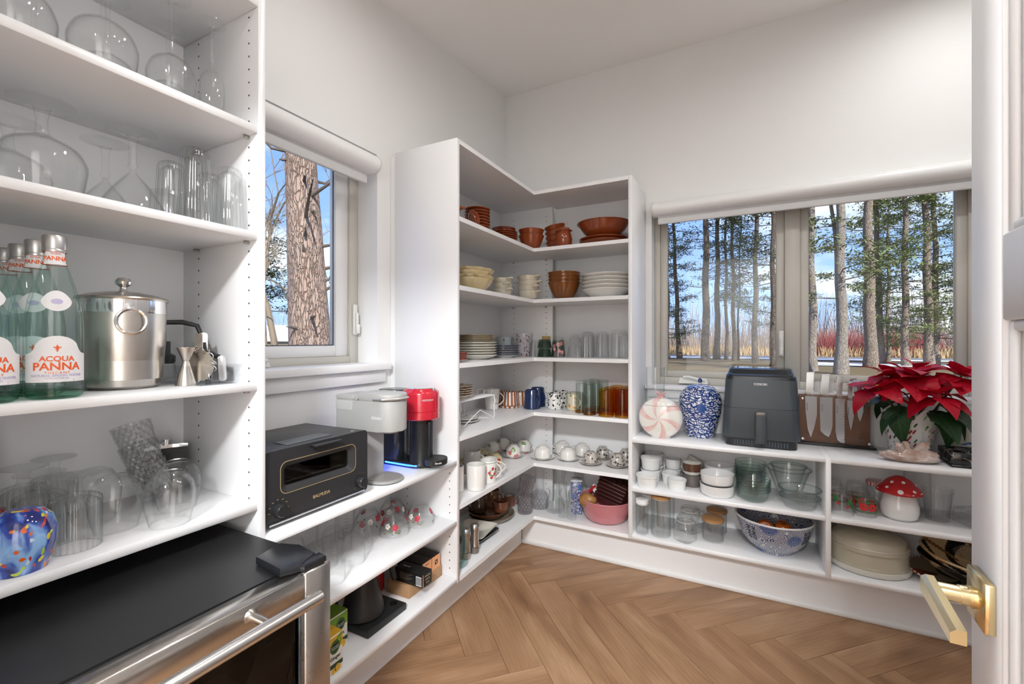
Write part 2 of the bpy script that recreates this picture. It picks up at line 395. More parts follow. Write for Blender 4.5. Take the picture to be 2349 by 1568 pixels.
# ---- roller blinds
m_cas = pl('blind_cassette', (.80, .80, .80), .35); m_fab = pl('blind_fabric', (.66, .665, .67), .8)
def blind(label, axis, a0, a1, wallc, fend):
    prof = [(0, .001)]+[(.083*math.cos(R(t))*.5-.001+.041, .036+.036*math.sin(R(t))) for t in range(-80, 100, 10)]+[(.0, .071)]
    def seat(p, d, z):                 # p along, d out of the wall
        return (p, wallc-d, z) if axis == 'x' else (wallc+d, p, z)
    rings = [[seat(p, d, 1.827+z) for d, z in prof] for p in (a0, a1)]
    e = emp('roller_blind', seat((a0+a1)/2, 0, 0))
    e.location = (0, 0, 0)
    ob('cassette', loft(rings, True, True, 50), m_cas, e)
    for i, p in enumerate((a0, a1)):
        d_ = -.006 if i == 0 else .006
        r2 = [[seat(pp, d*1.04, 1.827+.036+(z-.036)*1.05) for d, z in prof] for pp in (p+d_*.1, p+d_)]
        ob('end_cap', loft(r2, True, True, 50), pl('blind_cap', (.7, .7, .7), .4), e)
    def bx(p0, p1, d0, d1, z0, z1, bv=0):
        return box(p0, p1, wallc-d1, wallc-d0, z0, z1, bv) if axis == 'x' else box(wallc+d0, wallc+d1, p0, p1, z0, z1, bv)
    ob('fabric', bx(a0+.02, fend, .020, .024, 1.805, 1.84), m_fab, e)
    ob('hem_bar', bx(a0+.02, fend, .014, .030, 1.783, 1.817, .004), m_fab, e)
    tag(e, label, 'blind')
blind('white roller blind rolled up over the wide window', 'x', -.455, .99, YB, .97)
blind('white roller blind rolled up over the narrow window', 'y', .715, 1.366, XL, 1.345)
# ---- door: white panelled leaf, hinged beside the doorway, standing open
door = emp('door_1', (.2074, -.031, 0), (0, 0, R(86.9))); door['kind'] = 'structure'; door['label'] = 'white panelled door standing open with a brass lever'
m_door = pl('door_white', (.80, .80, .81), .38)
DW, DH, T_ = .81, 2.03, .036
for a, c in ((0, .094), (DW-.094, DW)): ob('stile', box(a, c, -T_, 0, .008, DH, .002, 1), m_door, door)
for a, c in ((.008, .24), (1.172, 1.266), (1.93, DH)): ob('rail', box(.094, DW-.094, -T_, 0, a, c, .002, 1), m_door, door)
for a, c in ((.24, 1.172), (1.266, 1.93)):
    p_ = ob('panel', box(.094, DW-.094, -T_+.012, -.012, a, c), m_door, door)
    ob('moulding', frame4(.094, DW-.094, a, c, .012, -.012, -.004, 'x'), m_door, p_)
m_brass = pl('satin_brass', (.80, .66, .38), .26, 1)
hx, hz = DW-.0506, .846
hd = ob('rosette', box(hx-.0285, hx+.0285, 0, .010, hz-.0285, hz+.0285, .0012, 1), m_brass, door)
hd['label'] = 'square satin brass rosette'
def ycyl(r, y0_, y1_, n=24): return xf(lathe([(0, 0), (r, 0), (r, y1_-y0_), (0, y1_-y0_)], n), (hx, y0_, hz), (R(-90), 0, 0))
ob('collar', join([ycyl(.0125, .010, .016), ycyl(.0112, .016, .024)]), m_brass, door)
ob('neck', ycyl(.0098, .024, .052), m_brass, door)
ob('lever', loft([[(hx+.011, .044, hz-.009), (hx+.011, .057, hz-.009), (hx+.011, .057, hz+.009), (hx+.011, .052, hz+.012), (hx+.011, .044, hz+.012)],
                  [(hx-.105, .044, hz-.009), (hx-.105, .057, hz-.009), (hx-.105, .057, hz+.002), (hx-.105, .052, hz+.006), (hx-.105, .044, hz+.006)]], True, False), m_brass, door)
tr = st('trim_3', wallbox([(-.69, -.62, YF, YF+.015, 0, 2.06), (.235, .305, YF, YF+.012, 0, 2.06), (-.69, .305, YF, YF+.015, 2.06, 2.13)]), m_trim); tr['label'] = 'white casing round the doorway'
# ---- recessed downlights and the added fill lamp in the hall
for x, y, w in CANS:
    z = ceil_z(y)
    e = thing('ceiling_light', 'recessed round downlight in the sloped ceiling, '+['above the coffee makers', 'above the wide window counter', 'nearest the doorway', 'in the middle of the room'][CANS.index((x, y, w))], 'light', (x, y, z), [
        ('trim_ring', lathe([(.056, -.004), (.078, -.006), (.082, 0), (.056, 0)], 32), m_trim),
        ('baffle', lathe([(.056, -.003), (.05, .02)], 32), m_trim)], (R(7), 0, 0), 'recessed downlights')
thing('hall_fill_lamp', 'added flush round fill lamp in the unseen hall', 'light', (.30, -1.30, 2.56), [('shade', lathe([(0, -.03), (.25, -.03), (.26, -.02), (.26, 0), (0, 0)], 32), pl('lamp_shade', (.85, .85, .82), .5))])

# ================================================================== shelving
TB = .019
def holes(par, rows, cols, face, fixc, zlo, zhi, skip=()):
    """peg holes: tiny flat dark discs painted for the shade inside, on one panel (joined: too small to pick apart)"""
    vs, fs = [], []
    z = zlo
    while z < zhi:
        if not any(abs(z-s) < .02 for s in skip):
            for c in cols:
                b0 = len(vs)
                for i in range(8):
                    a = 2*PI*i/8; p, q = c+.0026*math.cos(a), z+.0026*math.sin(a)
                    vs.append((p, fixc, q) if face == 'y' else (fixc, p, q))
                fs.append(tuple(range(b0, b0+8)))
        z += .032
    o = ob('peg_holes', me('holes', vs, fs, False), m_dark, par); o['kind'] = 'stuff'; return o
def pin(par, x, y, z): ob('shelf_pin', xf(lathe([(0, 0), (.004, 0), (.004, .012), (0, .012)], 10), (x, y, z), (R(90), 0, 0)), pl('pin_steel', (.45, .44, .42), .35, 1), par)
ZA, ZBm, ZC = .669, .428, .195
# ---- tall cabinet
XT = -1.054; TY0, TY1 = .045, .706
tc_ = emp('tall_cabinet', (XT, TY1, 0)); tc_.location = (0, 0, 0)
tag(tc_, 'tall white open cabinet of glassware above the wine cooler', 'cabinet')
TZ = [1.6725, 1.414, 1.048, .757]
ob('side_panel', box(XL+.001, XT, TY1-TB, TY1, 0, 2.02, .0012, 1), m_mel, tc_)
ob('side_panel', box(XL+.001, XT, TY0, TY0+TB, 0, 2.02, .0012, 1), m_mel, tc_)
ob('back_panel', box(XL+.001, XL+.006, TY0+TB, TY1-TB, .70, 2.0), m_mel, tc_)
ob('top_board', box(XL+.006, XT, TY0+TB, TY1-TB, 1.96, 1.979, .0012, 1), m_mel, tc_)
for z in TZ:
    ob('shelf', box(XL+.006, XT-.002, TY0+TB, TY1-TB-.0005, z-TB, z, .0012, 1), m_mel, tc_)
    for x in (XT-.036, XT-.255): pin(tc_, x, TY1-TB, z-TB-.004)
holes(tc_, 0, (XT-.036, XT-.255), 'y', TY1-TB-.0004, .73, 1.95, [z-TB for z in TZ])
# ---- low unit under the narrow window
XC = -1.034; PY = 1.504
lu = emp('low_shelf_unit'); tag(lu, 'low white shelf unit carrying the toaster oven and coffee makers', 'shelf unit')
ob('worktop', box(XL+.001, XC, TY1+.0006, PY-.0008, ZA-TB, ZA, .0012, 1), m_mel, lu)
ob('shelf', box(XL+.006, XC, TY1+.0006, PY-.0008, ZBm-TB, ZBm, .0012, 1), m_mel, lu)
ob('bottom_board', box(XL+.001, XC, TY1+.0006, PY-.0008, ZC-TB, ZC, .0012, 1), m_mel, lu)
ob('back_panel', box(XL+.001, XL+.006, TY1+.0006, PY-.0008, ZC, ZA-TB), m_mel, lu)
ob('plinth', box(-1.16, -1.142, TY1+.0006, PY-.0008, 0, ZC-TB), m_mel, lu)
# ---- tall corner unit
cu = emp('corner_shelf_unit'); tag(cu, 'tall white L-shaped corner shelf unit full of crockery', 'shelf unit')
CZ = [1.965, 1.654, 1.375, 1.058, .761, .485, .195]
YS, XE, YBK = 2.24, -.523, 2.56
ob('end_panel', box(XL+.03, XC, PY, PY+TB, ZC-TB, CZ[0], .0012, 1), m_mel, cu)
ob('filler_strip', box(XL+.001, XL+.03, PY+.006, PY+TB, 0, CZ[0]-.012), m_mel, cu)
ob('end_panel', box(XE, XE+TB, YS, YB-.001, ZC-TB, CZ[0], .0012, 1), m_mel, cu)
ob('inner_panel', box(XL+.006, XC+.002, 2.495, 2.514, ZC, CZ[0]-TB, .0012, 1), m_mel, cu)
ob('back_panel', box(XL+.001, XL+.006, PY+TB, 2.56, ZC, CZ[0]-TB), m_mel, cu)
ob('back_panel', box(XC+.002, XE, YBK, YBK+.006, ZC, CZ[0]-TB), m_mel, cu)
ob('plinth', box(-1.16, -1.142, PY, 2.304, 0, ZC-TB-.0005), m_mel, cu)
Lsh = [(XL+.006, PY+TB), (XC, PY+TB), (XC, YS), (XE, YS), (XE, YBK), (XC+.003, YBK), (XC+.003, 2.495), (XL+.006, 2.495)]
for i, z in enumerate(CZ):
    ob('top_board' if i == 0 else ('bottom_board' if i == 6 else 'shelf'), prism(Lsh, z-TB, z, 0, 1, False), m_mel, cu)
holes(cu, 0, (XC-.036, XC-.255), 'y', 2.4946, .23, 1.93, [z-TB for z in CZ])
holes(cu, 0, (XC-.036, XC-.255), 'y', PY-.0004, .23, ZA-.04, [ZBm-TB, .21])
for z in CZ[1:6]: pin(cu, XC-.036, 2.495, z-TB-.004); pin(cu, XC-.255, 2.495, z-TB-.004)
# ---- low units under the wide window
XD = .283
for nm, a, c, lab in (('low_shelf_unit', XE+TB, XD+TB, 'low white shelf unit of bowls and jars under the air fryer'), ('low_shelf_unit', XD+TB, XR-.002, 'low white shelf unit with baskets and the mushroom jar under the poinsettia')):
    e = emp(nm); tag(e, lab, 'shelf unit')
    last = a > 0
    c1 = c if last else c-TB
    ob('worktop', box(a, c1, YS, YB-.001, ZA-TB, ZA, .0012, 1), m_mel, e)
    ob('shelf', box(a, c1-.0005, YS, YBK, ZBm-TB, ZBm, .0012, 1), m_mel, e)
    ob('bottom_board', box(a, c1, YS, YB-.001, ZC-TB, ZC, .0012, 1), m_mel, e)
    ob('back_panel', box(a, c1, YBK, YBK+.006, ZC, ZA-TB), m_mel, e)
    if not last:
        ob('divider', box(XD, XD+TB, YS, YB-.001, ZC-TB, ZA, .0012, 1), m_mel, e)
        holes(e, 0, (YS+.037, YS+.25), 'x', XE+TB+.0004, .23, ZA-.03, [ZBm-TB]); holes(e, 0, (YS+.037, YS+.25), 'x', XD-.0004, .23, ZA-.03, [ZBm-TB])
kb = st('baseboard_back', box(-1.142, XR-.001, 2.311, 2.33, 0, ZC-TB), m_mel); kb['label'] = 'white kick board under the low shelves by the wide window'
ob('shoe_strip', box(-1.142, XR-.001, 2.304, 2.311, 0, .022, .002, 1), m_trim, kb)
ob('top_strip', box(-1.142, XR-.001, 2.305, 2.311, .152, ZC-TB), m_trim, kb)
# ================================================================== things in the tall cabinet
g_clear = glass('clear_glass', refl=.9); g_thick = glass('thick_glass', (.99, .993, .992), (.74, .78, .78), 1.5, refl=.9)
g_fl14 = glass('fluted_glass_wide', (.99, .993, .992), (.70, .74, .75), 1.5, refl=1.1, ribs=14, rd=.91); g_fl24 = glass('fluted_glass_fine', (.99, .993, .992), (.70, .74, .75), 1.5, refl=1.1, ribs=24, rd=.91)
S1, S2, S3, S4 = TZ
def crv(p, k=4):
    o = []; n = len(p)
    for i in range(n-1):
        a, b_, c, d = p[max(i-1, 0)], p[i], p[i+1], p[min(i+2, n-1)]
        for j in range(k):
            u = j/k; o.append(tuple(max(.0003, .5*(2*b_[q]+(c[q]-a[q])*u+(2*a[q]-5*b_[q]+4*c[q]-d[q])*u*u+(3*b_[q]-a[q]-3*c[q]+d[q])*u**3)) if q == 0 else .5*(2*b_[q]+(c[q]-a[q])*u+(2*a[q]-5*b_[q]+4*c[q]-d[q])*u*u+(3*b_[q]-a[q]-3*c[q]+d[q])*u**3) for q in (0, 1)))
    return o+[p[-1]]
def stem_parts(h, rb, rf, hb, rr=None, rst=.0042, n=36, shape='round'):
    """upturned stemware: bowl rim on the shelf, foot in the air"""
    rr = rr or rb*.82; zb = h-hb                      # bowl from z=h (rim) down to zb, upright frame
    if shape == 'round':
        out = [(rst, zb-.004), (rb*.42, zb+.006), (rb*.78, zb+hb*.18), (rb*.97, zb+hb*.38), (rb, zb+hb*.5), (rb*.95, zb+hb*.72), (rr, h)]
    elif shape == 'cone': out = [(rst, zb-.002), (rb*.12, zb+.008), (rb*.5, zb+hb*.42), (rb*.85, zb+hb*.8), (rr, h)]
    else: out = [(rst, zb-.004), (rb*.6, zb+.01), (rb*.92, zb+hb*.2), (rb, zb+hb*.5), (rr, h)]
    out = crv(out)
    inn = [(max(r-.0014, .0003), z+(.0016 if z < h-.001 else 0)) for r, z in out][::-1]+[(0, zb+.003)]
    foot = [(0, 0), (rf, 0), (rf, .0016), (rf*.4, .005), (rst*1.5, .010), (0, .010)]
    stem = [(rst*1.5, .009), (rst, .03), (rst, zb-.012), (rst*1.4, zb-.002)]
    return [('bowl', lathe(inv(out+inn, h), n), g_clear), ('stem', lathe(inv(stem, h), 16), g_clear), ('foot', lathe(inv(foot, h), n), g_clear)]
wine = stem_parts(.235, .046, .036, .105); big = stem_parts(.24, .055, .040, .115)
flute = stem_parts(.235, .026, .030, .125, .022, shape='flute')
gw = 'upturned stemware on the upper shelves'
for nm, P, x, y, lab in [
    ('wine_glass', wine, -1.125, .535, 'upturned wine glass with a slim bowl, beside the champagne flute'),
    ('champagne_flute', flute, -1.135, .625, 'upturned champagne flute by the side panel of the upper shelf'),
    ('wine_glass', wine, -1.245, .585, 'upturned wine glass behind the slim front one on the upper shelf'),
    ('wine_glass', big, -1.135, .42, 'upturned wide wine glass in the middle of the upper shelf'),
    ('wine_glass', big, -1.265, .475, 'upturned wide wine glass behind the middle one on the upper shelf'),
    ('wine_glass', big, -1.16, .305, 'upturned wide wine glass second along the upper shelf front'),
    ('wine_glass', wine, -1.29, .365, 'upturned slim wine glass at the back of the upper shelf'),
    ('wine_glass', big, -1.13, .19, 'upturned wide wine glass at the near end of the upper shelf'),
    ('wine_glass', wine, -1.27, .24, 'upturned slim wine glass behind the near end of the upper shelf')]:
    thing(nm, lab, 'glass', (x, y, S1), P, random.random(), gw)
rock = stem_parts(.165, .062, .046, .105, .055, .008); mart = stem_parts(.165, .058, .041, .088, .056, .0065, shape='cone')
for nm, P, x, y, lab in [
    ('goblet', rock, -1.13, .33, 'upturned stout round goblet at the near end of the second shelf'),
    ('goblet', rock, -1.275, .325, 'upturned stout round goblet behind the near one on the second shelf'),
    ('martini_glass', mart, -1.12, .462, 'upturned cone-shaped glass at the front of the second shelf'),
    ('martini_glass', mart, -1.235, .46, 'upturned cone-shaped glass set back on the second shelf'),
    ('goblet', rock, -1.14, .205, 'upturned stout round goblet cut off by the picture edge on the second shelf')]:
    thing(nm, lab, 'glass', (x, y, S2), P, random.random(), gw)
def tumbler(h, r0, r1, wall=.002, base=.006, rib=0, amp=0, rnd=.004, n=48, up=False):
    """r0 base radius, r1 rim radius; up=False stands it on its rim"""
    o = [(0, 0), (r0-rnd, 0), (r0-rnd*.3, rnd*.3), (r0, rnd), (r1, h)]; i = [(r1-wall, h), (r0-wall, base+rnd), (r0-rnd-wall, base), (0, base)]
    p = o+i
    return lathe(p if up else inv(p, h), n, rib, amp)
rt = tumbler(.172, .027, .036, .003, .012, 14, .035, .012, 84); rt2 = tumbler(.15, .026, .034, .003, .01, 14, .035, .012, 84)
for m, x, y, lab in [(rt, -1.115, .578, 'tall fluted tumbler standing upside down, frontmost of the cluster'), (rt2, -1.19, .565, 'tall fluted tumbler upside down, set behind the frontmost one'),
    (rt2, -1.105, .648, 'tall fluted tumbler upside down against the side panel'), (rt2, -1.19, .648, 'tall fluted tumbler upside down at the back by the side panel')]:
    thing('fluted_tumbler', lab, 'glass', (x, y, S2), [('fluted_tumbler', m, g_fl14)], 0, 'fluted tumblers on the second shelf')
thing('small_tumbler', 'small plain tumbler hidden behind the fluted tumblers', 'glass', (-1.30, .60, S2), [('t', tumbler(.11, .028, .033), g_clear)])
# ---- mineral water bottles
g_bottle = glass('bottle_glass', (.96, .99, .984), (.60, .80, .76), 1.45); g_base = glass('bottle_base', (.60, .85, .72), (.15, .38, .27), 1.5)
m_lab = pl('label_white', (.85, .85, .87), .5); m_or = pl('label_orange', (.85, .13, .03), .5); m_lil = pl('label_lilac', (.55, .52, .75), .5)
m_alu = pl('cap_alu', (.62, .61, .60), .35, 1)
BR = .039
bprof = [(0, 0), (BR-.008, 0), (BR-.001, .004), (BR, .012), (BR, .125), (BR-.002, .145), (.0345, .17), (.028, .195), (.0215, .22), (.0165, .238), (.0148, .25), (.0142, .283)]
def brad(z):
    for (r0, z0), (r1, z1) in zip(bprof, bprof[1:]):
        if z0 <= z <= z1 and z1 > z0: return r0+(r1-r0)*(z-z0)/(z1-z0)
    return BR
def label_patch(w, z0, top, a0, off=.0006, n=24, rad=None):
    vs, fs = [], []
    for i in range(n+1):
        x = -w/2+w*i/n
        for z in (z0 if not callable(z0) else z0(x), top(x)):
            vs.append((x, z))
    rows = 5; V = []
    for i in range(n+1):
        x, zl = vs[2*i]; _, zh = vs[2*i+1]
        for k in range(rows+1):
            z = zl+(zh-zl)*k/rows; q = brad(z)+off; V.append((q*math.cos(a0+x/BR), q*math.sin(a0+x/BR), z))
    for i in range(n):
        for k in range(rows):
            a = i*(rows+1)+k; fs.append((a, a+rows+1, a+rows+2, a+1))
    return me('label', V, fs, True)
def fleur():
    pet = prism([(0, .0), (.0016, .003), (.0017, .006), (0, .0105), (-.0017, .006), (-.0016, .003)], 0, .0002, 0, 1, False)
    side = prism([(.0008, .002), (.003, .0045), (.0048, .0042), (.0052, .0025), (.0045, .0062), (.0028, .0066), (.0014, .0045)], 0, .0002, 0, 1, False)
    return join([pet, side, xf(side, sc=(-1, 1, 1)), box(-.0028, .0028, .0012, .0021, 0, .0002), prism([(0, -.003), (.0012, -.001), (.0009, .0012), (-.0009, .0012), (-.0012, -.001)], 0, .0002, 0, 1, False)])
A0 = R(-12)
rz_ = lambda z: brad(z)+.0009
outl = lambda s, z: wrap(s, BR, A0, z, rz_)
lab_main = label_patch(.092, .030, lambda x: .083+.027*max(0, 1-(x/.031)**2)**.5 if abs(x) < .031 else .083-.004*min(1, (abs(x)-.031)/.01), A0)
oval = label_patch(.046, lambda x: .170-.017*max(0, 1-(x/.023)**2)**.7, lambda x: .170+.019*max(0, 1-(x/.023)**2)**.7, A0)
neck_lab = label_patch(.075, .236, lambda x: .260, A0, .0005, 30)
words = join([outl(txt('ACQUA', .0125, .0002, .00025), .070), outl(txt('PANNA', .0185, .0002, .0004), .0565), outl(fleur(), .085),
              outl(box(-.03, .022, -.0006, .0006, 0, .0002), .0335), outl(txt('TUSCANY', .0056, .0002, 0, 1.4), .0462)])
nw_ = join([wrap(txt('PANNA', .0105, .0002, .0002), .0165, A0, .2465, rz_), wrap(txt('ACQUA', .004, .0002), .0165, A0, .2555, rz_), lathe([(.0158, .2368), (.0172, .2366), (.0170, .2378), (.0158, .238)], 32), lathe([(.0150, .2585), (.0155, .2585), (.0155, .2597), (.0150, .2597)], 32)])
lil = join([outl(txt('NATURAL SPRING WATER', .0058, .0002, .0001), .0412), outl(txt('25.3 FL OZ (750 mL)', .0034, .0002), .0368), outl(lathe([(0, 0), (.008, .0001), (.0085, .0002), (0, .0002)], 20, sy=.55), .170)])
cap = lathe([(.0146, .259), (.0165, .259), (.0168, .262), (.0160, .264), (.0165, .266), (.0165, .2855), (.0150, .2885), (0, .289)], 40, 40, .012, (.267, .286))
body = lathe(bprof+[(.0118, .283), (.0120, .25), (.025, .195), (BR-.004, .145), (BR-.0035, .02), (0, .012)], 40)
foot_b = lathe([(0, .0008), (BR-.0085, .0008), (BR-.002, .0045), (BR-.0012, .011), (BR-.004, .013), (0, .0115)], 40)
bparts = [('glass_body', body, g_bottle, [('thick_base', foot_b, g_base)]), ('cap', cap, m_alu), ('label', lab_main, m_lab, [('lettering', words, m_or), ('print', lil, m_lil)]), ('oval_label', oval, m_lab), ('neck_label', neck_lab, m_lab, [('lettering', nw_, m_or)])]
for i, x in enumerate((-1.098, -1.178, -1.258, -1.338)):
    thing('water_bottle', 'glass mineral water bottle, '+['frontmost in the row beside the ice bucket', 'second in the row beside the ice bucket', 'third in the row beside the ice bucket', 'backmost in the row beside the ice bucket'][i], 'bottle', (x, .337, S3), bparts, random.uniform(-.25, .25) if i else 0, 'mineral water bottles')
for i, x in enumerate((-1.10, -1.18)):
    thing('water_bottle', 'glass mineral water bottle cut off by the picture edge, '+['front one', 'one behind'][i], 'bottle', (x, .254, S3), bparts, .1, 'mineral water bottles')
# ---- ice bucket
m_br = brushed('brushed_steel', (.66, .62, .57), .27, 2, 3)
IB = [(0, 0), (.056, 0), (.064, .006), (.071, .06), (.0745, .11), (.075, .15), (.0745, .188), (.071, .188), (.071, .02), (0, .012)]
ring = join([tube(arc((0, -.003, -.027), .025, 0, 360, 28, 'xz')[:-1], .0028, 8, True), xf(lathe([(0, 0), (.0085, 0), (.0085, .004), (.0045, .006), (.006, .012), (0, .014)], 16), (0, .008, 0), (R(90), 0, 0))])
thing('ice_bucket', 'brushed steel ice bucket with domed lid and ring handles', 'ice bucket', (-1.20, .478, S3), [
    ('body', lathe(IB, 56), m_br, [('polished_band', lathe([(.0754, .160), (.0757, .162), (.0753, .187), (.0747, .187)], 56), m_chrome)]),
    ('lid', lathe([(0, .187), (.078, .187), (.0795, .190), (.078, .193), (.06, .200), (.03, .206), (0, .208)], 56), m_br, [('knob', lathe([(0, .204), (.011, .206), (.007, .211), (.006, .217), (.014, .223), (.0155, .229), (.011, .236), (0, .239)], 24), m_chrome)]),
    ('ring_handle', xf(ring, (.048, -.058+.0, .168), (0, 0, R(39.6))), m_chrome), ('ring_handle', xf(ring, (-.048, .058, .168), (0, 0, R(219.6))), m_chrome)], R(38))
thing('jigger', 'steel double-ended bar jigger in front of the tool tray', 'jigger', (-1.142, .572, S3), [('upper_cup', lathe([(.0062, .054), (.0185, .086), (.0175, .086), (.0055, .056)], 28), m_br), ('lower_cup', lathe([(.021, 0), (.0062, .054), (.0055, .052), (.020, 0)], 28), m_br)])
# ---- clear tray of bar tools
TX, TY = -1.185, .615
def tray(w, d, h, t=.002, fl=.012):
    o = [[(s*(w/2)+s*f, q*(d/2)+q*f) for s, q in ((-1, -1), (1, -1), (1, 1), (-1, 1))] for f in (0, fl)]
    R0 = [(x, y, 0) for x, y in o[0]]; R1 = [(x, y, h) for x, y in o[1]]
    R2 = [(x-math.copysign(t, x), y-math.copysign(t, y), h) for x, y in o[1]]; R3 = [(x-math.copysign(t, x), y-math.copysign(t, y), t) for x, y in o[0]]
    return loft([R0, R1, R2, R3], True, False)
thing('tool_tray', 'clear plastic tray of bar tools by the side panel', 'tray', (TX, TY, S3), [('tray', tray(.20, .085, .045), glass('acrylic', (.975, .98, .985), (.6, .63, .65)))], R(0))
m_blk = pl('black_plastic', (.018, .019, .021), .32)
coil = tube([(.03*math.cos(a)*(1+.0), .03*math.sin(a), .0) for a in [0]] + [((.036+.005*math.cos(k*.9))*math.cos(k*.11), (.036+.005*math.cos(k*.9))*math.sin(k*.11), .005*math.sin(k*.9)) for k in range(1, 58)], .0011, 5)
thing('cocktail_strainer', 'cocktail strainer with a steel spring, standing in the tool tray', 'strainer', (TX+.045, TY-.016, S3+.0435), [('disc', lathe([(0, 0), (.036, 0), (.037, .001), (0, .0015)], 32), m_br), ('spring', coil, m_chrome), ('handle', box(-.009, .009, .034, .075, 0, .0018), m_br)], (R(90), 0, R(25)))
thing('peeler', 'black-handled peeler leaning out of the tool tray', 'utensil', (TX+.01, TY+.015, S3+.012), [('handle', tube([(0, 0, 0), (-.004, .004, .04), (-.012, .004, .085)], [.005, .0065, .005], 8), m_blk), ('blade', xf(prism(rrect(.016, .05, .007), 0, .002), (-.015, .006, .085), (R(75), 0, R(60))), m_br)])
thing('muddler_spoon', 'long black bent bar tool rising behind the ice bucket', 'utensil', (-1.22, .64, S3+.004), [('handle', tube([(-.04, -.06, .142), (-.036, -.02, .144), (-.03, .012, .136), (-.01, .02, .09), (.012, .018, .004)], [.006, .0065, .006, .005, .005], 10), m_blk)])
thing('bottle_opener', 'silver lever bottle opener standing in the tool tray', 'opener', (TX+.055, TY+.028, S3+.0025), [('body', xf(prism(rrect(.018, .062, .008), 0, .006, .001), (0, 0, .032), (R(83), 0, R(85))), brushed('opener_steel', (.72, .72, .72), .3))])
thing('corkscrew', 'black waiter corkscrew lying on top of the tool tray', 'corkscrew', (TX+.03, TY+.018, S3+.062), [('handle', tube([(-.02, .0, 0), (.0, .004, .006), (.022, .0, 0)], [.006, .008, .006], 10), m_blk), ('lever', tube([(-.018, .006, -.002), (.01, .012, -.02)], .0035, 8), m_chrome)], R(20))
thing('zester', 'black hand zester standing behind the tray tools', 'utensil', (TX-.005, TY+.03, S3+.0025), [('handle', tube([(0, 0, .0), (0, 0, .05), (.002, .004, .06)], [.006, .007, .004], 8), m_blk), ('head', box(-.006, .006, -.001, .001, .06, .078), m_br)])
thing('stopper_jar', 'small clear jar with a black stopper beside the ice bucket', 'jar', (-1.235, .572, S3), [('jar', tumbler(.05, .021, .021, up=True), g_clear), ('stopper', lathe([(0, .047), (.019, .047), (.022, .052), (.022, .066), (.012, .072), (.012, .10), (0, .101)], 20), m_blk)])
# ---- lowest shelf of the tall cabinet
@memo
def confetti(name, base, dark):
    b = NB(name); o = b.obj(); w = b.map(b.mix(.05, o, b.noise(o, 20, 2, col=True)), (1, 1, .62))
    d = b.vor(w, 95); c = b.vor(w, 95, 'Color'); h = b.sep(c)
    cc = b.ramp(h[0], [(0, (.75, .13, .02)), (.2, (.80, .62, .03)), (.45, (.50, .03, .02)), (.6, (.72, .20, .03)), (.75, (.50, .62, .05)), (.9, (.62, .75, .9))], 'CONSTANT')
    m_ = b.math('MULTIPLY', b.ramp(d, [(.36, 1.0), (.42, 0.0)], 'LINEAR'), b.math('GREATER_THAN', h[1], .38))
    bg_ = b.ramp(b.noise(b.map(o, (1, 1, .35)), 38, 3, .5, .8), [(.38, dark), (.5, base), (.68, (.30, .52, .85))])
    b.bsdf(b.mix(m_, bg_, cc), .06, 0, .6, None, .6); return b.m
cup = [(.034, 0), (.041, .02), (.046, .045), (.046, .066), (.040, .088), (.028, .100), (.012, .104), (0, .102)]
conf = confetti('confetti_blue', (.02, .07, .42), (.005, .015, .16)); confr = confetti('confetti_red', (.45, .03, .02), (.10, .02, .02))
gd = 'blown confetti glass tumblers'
cm = lathe(cup+[(0, .095), (.024, .093), (.041, .06), (.037, .02), (.031, 0)][::1], 48)
thing('confetti_tumbler', 'deep blue blown-glass tumbler speckled with colour, upside down', 'glass', (-1.108, .297, S4), [('t', cm, conf)], 0, gd)
thing('confetti_tumbler', 'red speckled blown-glass tumbler behind the blue one', 'glass', (-1.205, .264, S4), [('t', cm, confr)], 1, gd)
thing('confetti_tumbler', 'green and yellow speckled blown-glass tumbler at the back', 'glass', (-1.30, .262, S4), [('t', cm, confetti('confetti_green', (.12, .25, .03), (.3, .25, .02)))], 2, gd)
thing('confetti_tumbler', 'orange speckled blown-glass tumbler stacked high at the picture edge', 'glass', (-1.30, .262, S4+.105), [('t', cm, confetti('confetti_orange', (.35, .10, .02), (.12, .02, .02)))], 3, gd)
def ribbed_coupe():
    h = .138; out = [(.006, .034), (.030, .040), (.0375, .046), (.038, .052), (.038, .136), (.038, h)]
    inn = [(.0355, h), (.0355, .054), (.02, .044), (0, .043)]
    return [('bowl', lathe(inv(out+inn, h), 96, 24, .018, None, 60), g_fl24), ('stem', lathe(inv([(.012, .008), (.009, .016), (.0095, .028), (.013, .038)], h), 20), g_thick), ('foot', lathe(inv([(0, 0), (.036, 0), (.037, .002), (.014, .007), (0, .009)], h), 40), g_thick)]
rc = ribbed_coupe()
for x, y, lab in [(-1.135, .378, 'fluted short-stemmed glass upside down, beside the blue tumbler'), (-1.215, .352, 'fluted short-stemmed glass upside down, behind the front one'), (-1.297, .352, 'fluted short-stemmed glass upside down near the back panel'), (-1.344, .412, 'fluted short-stemmed glass upside down in the back corner')]:
    thing('fluted_goblet', lab, 'glass', (x, y, S4), rc, 0, 'fluted short-stemmed glasses')
sl_h = .112; sl_o = [(0, 0), (.018, 0), (.030, .006), (.042, .024), (.047, .048), (.045, .075), (.0365, sl_h)]
slm = lathe(inv(sl_o+[(.0355, sl_h), (.044, .075), (.0455, .048), (.040, .025), (.028, .009), (0, .005)], sl_h), 44)
for x, y, lab in [(-1.175, .455, 'stemless wine glass upside down, in the middle of the lowest glass shelf'), (-1.105, .522, 'stemless wine glass upside down, nearest the shelf edge'), (-1.190, .578, 'stemless wine glass upside down in front of the hip flask'), (-1.272, .455, 'stemless wine glass upside down, in front of the cut crystal')]:
    thing('stemless_glass', lab, 'glass', (x, y, S4), [('g', slm, g_clear)], 0, 'stemless wine glasses')
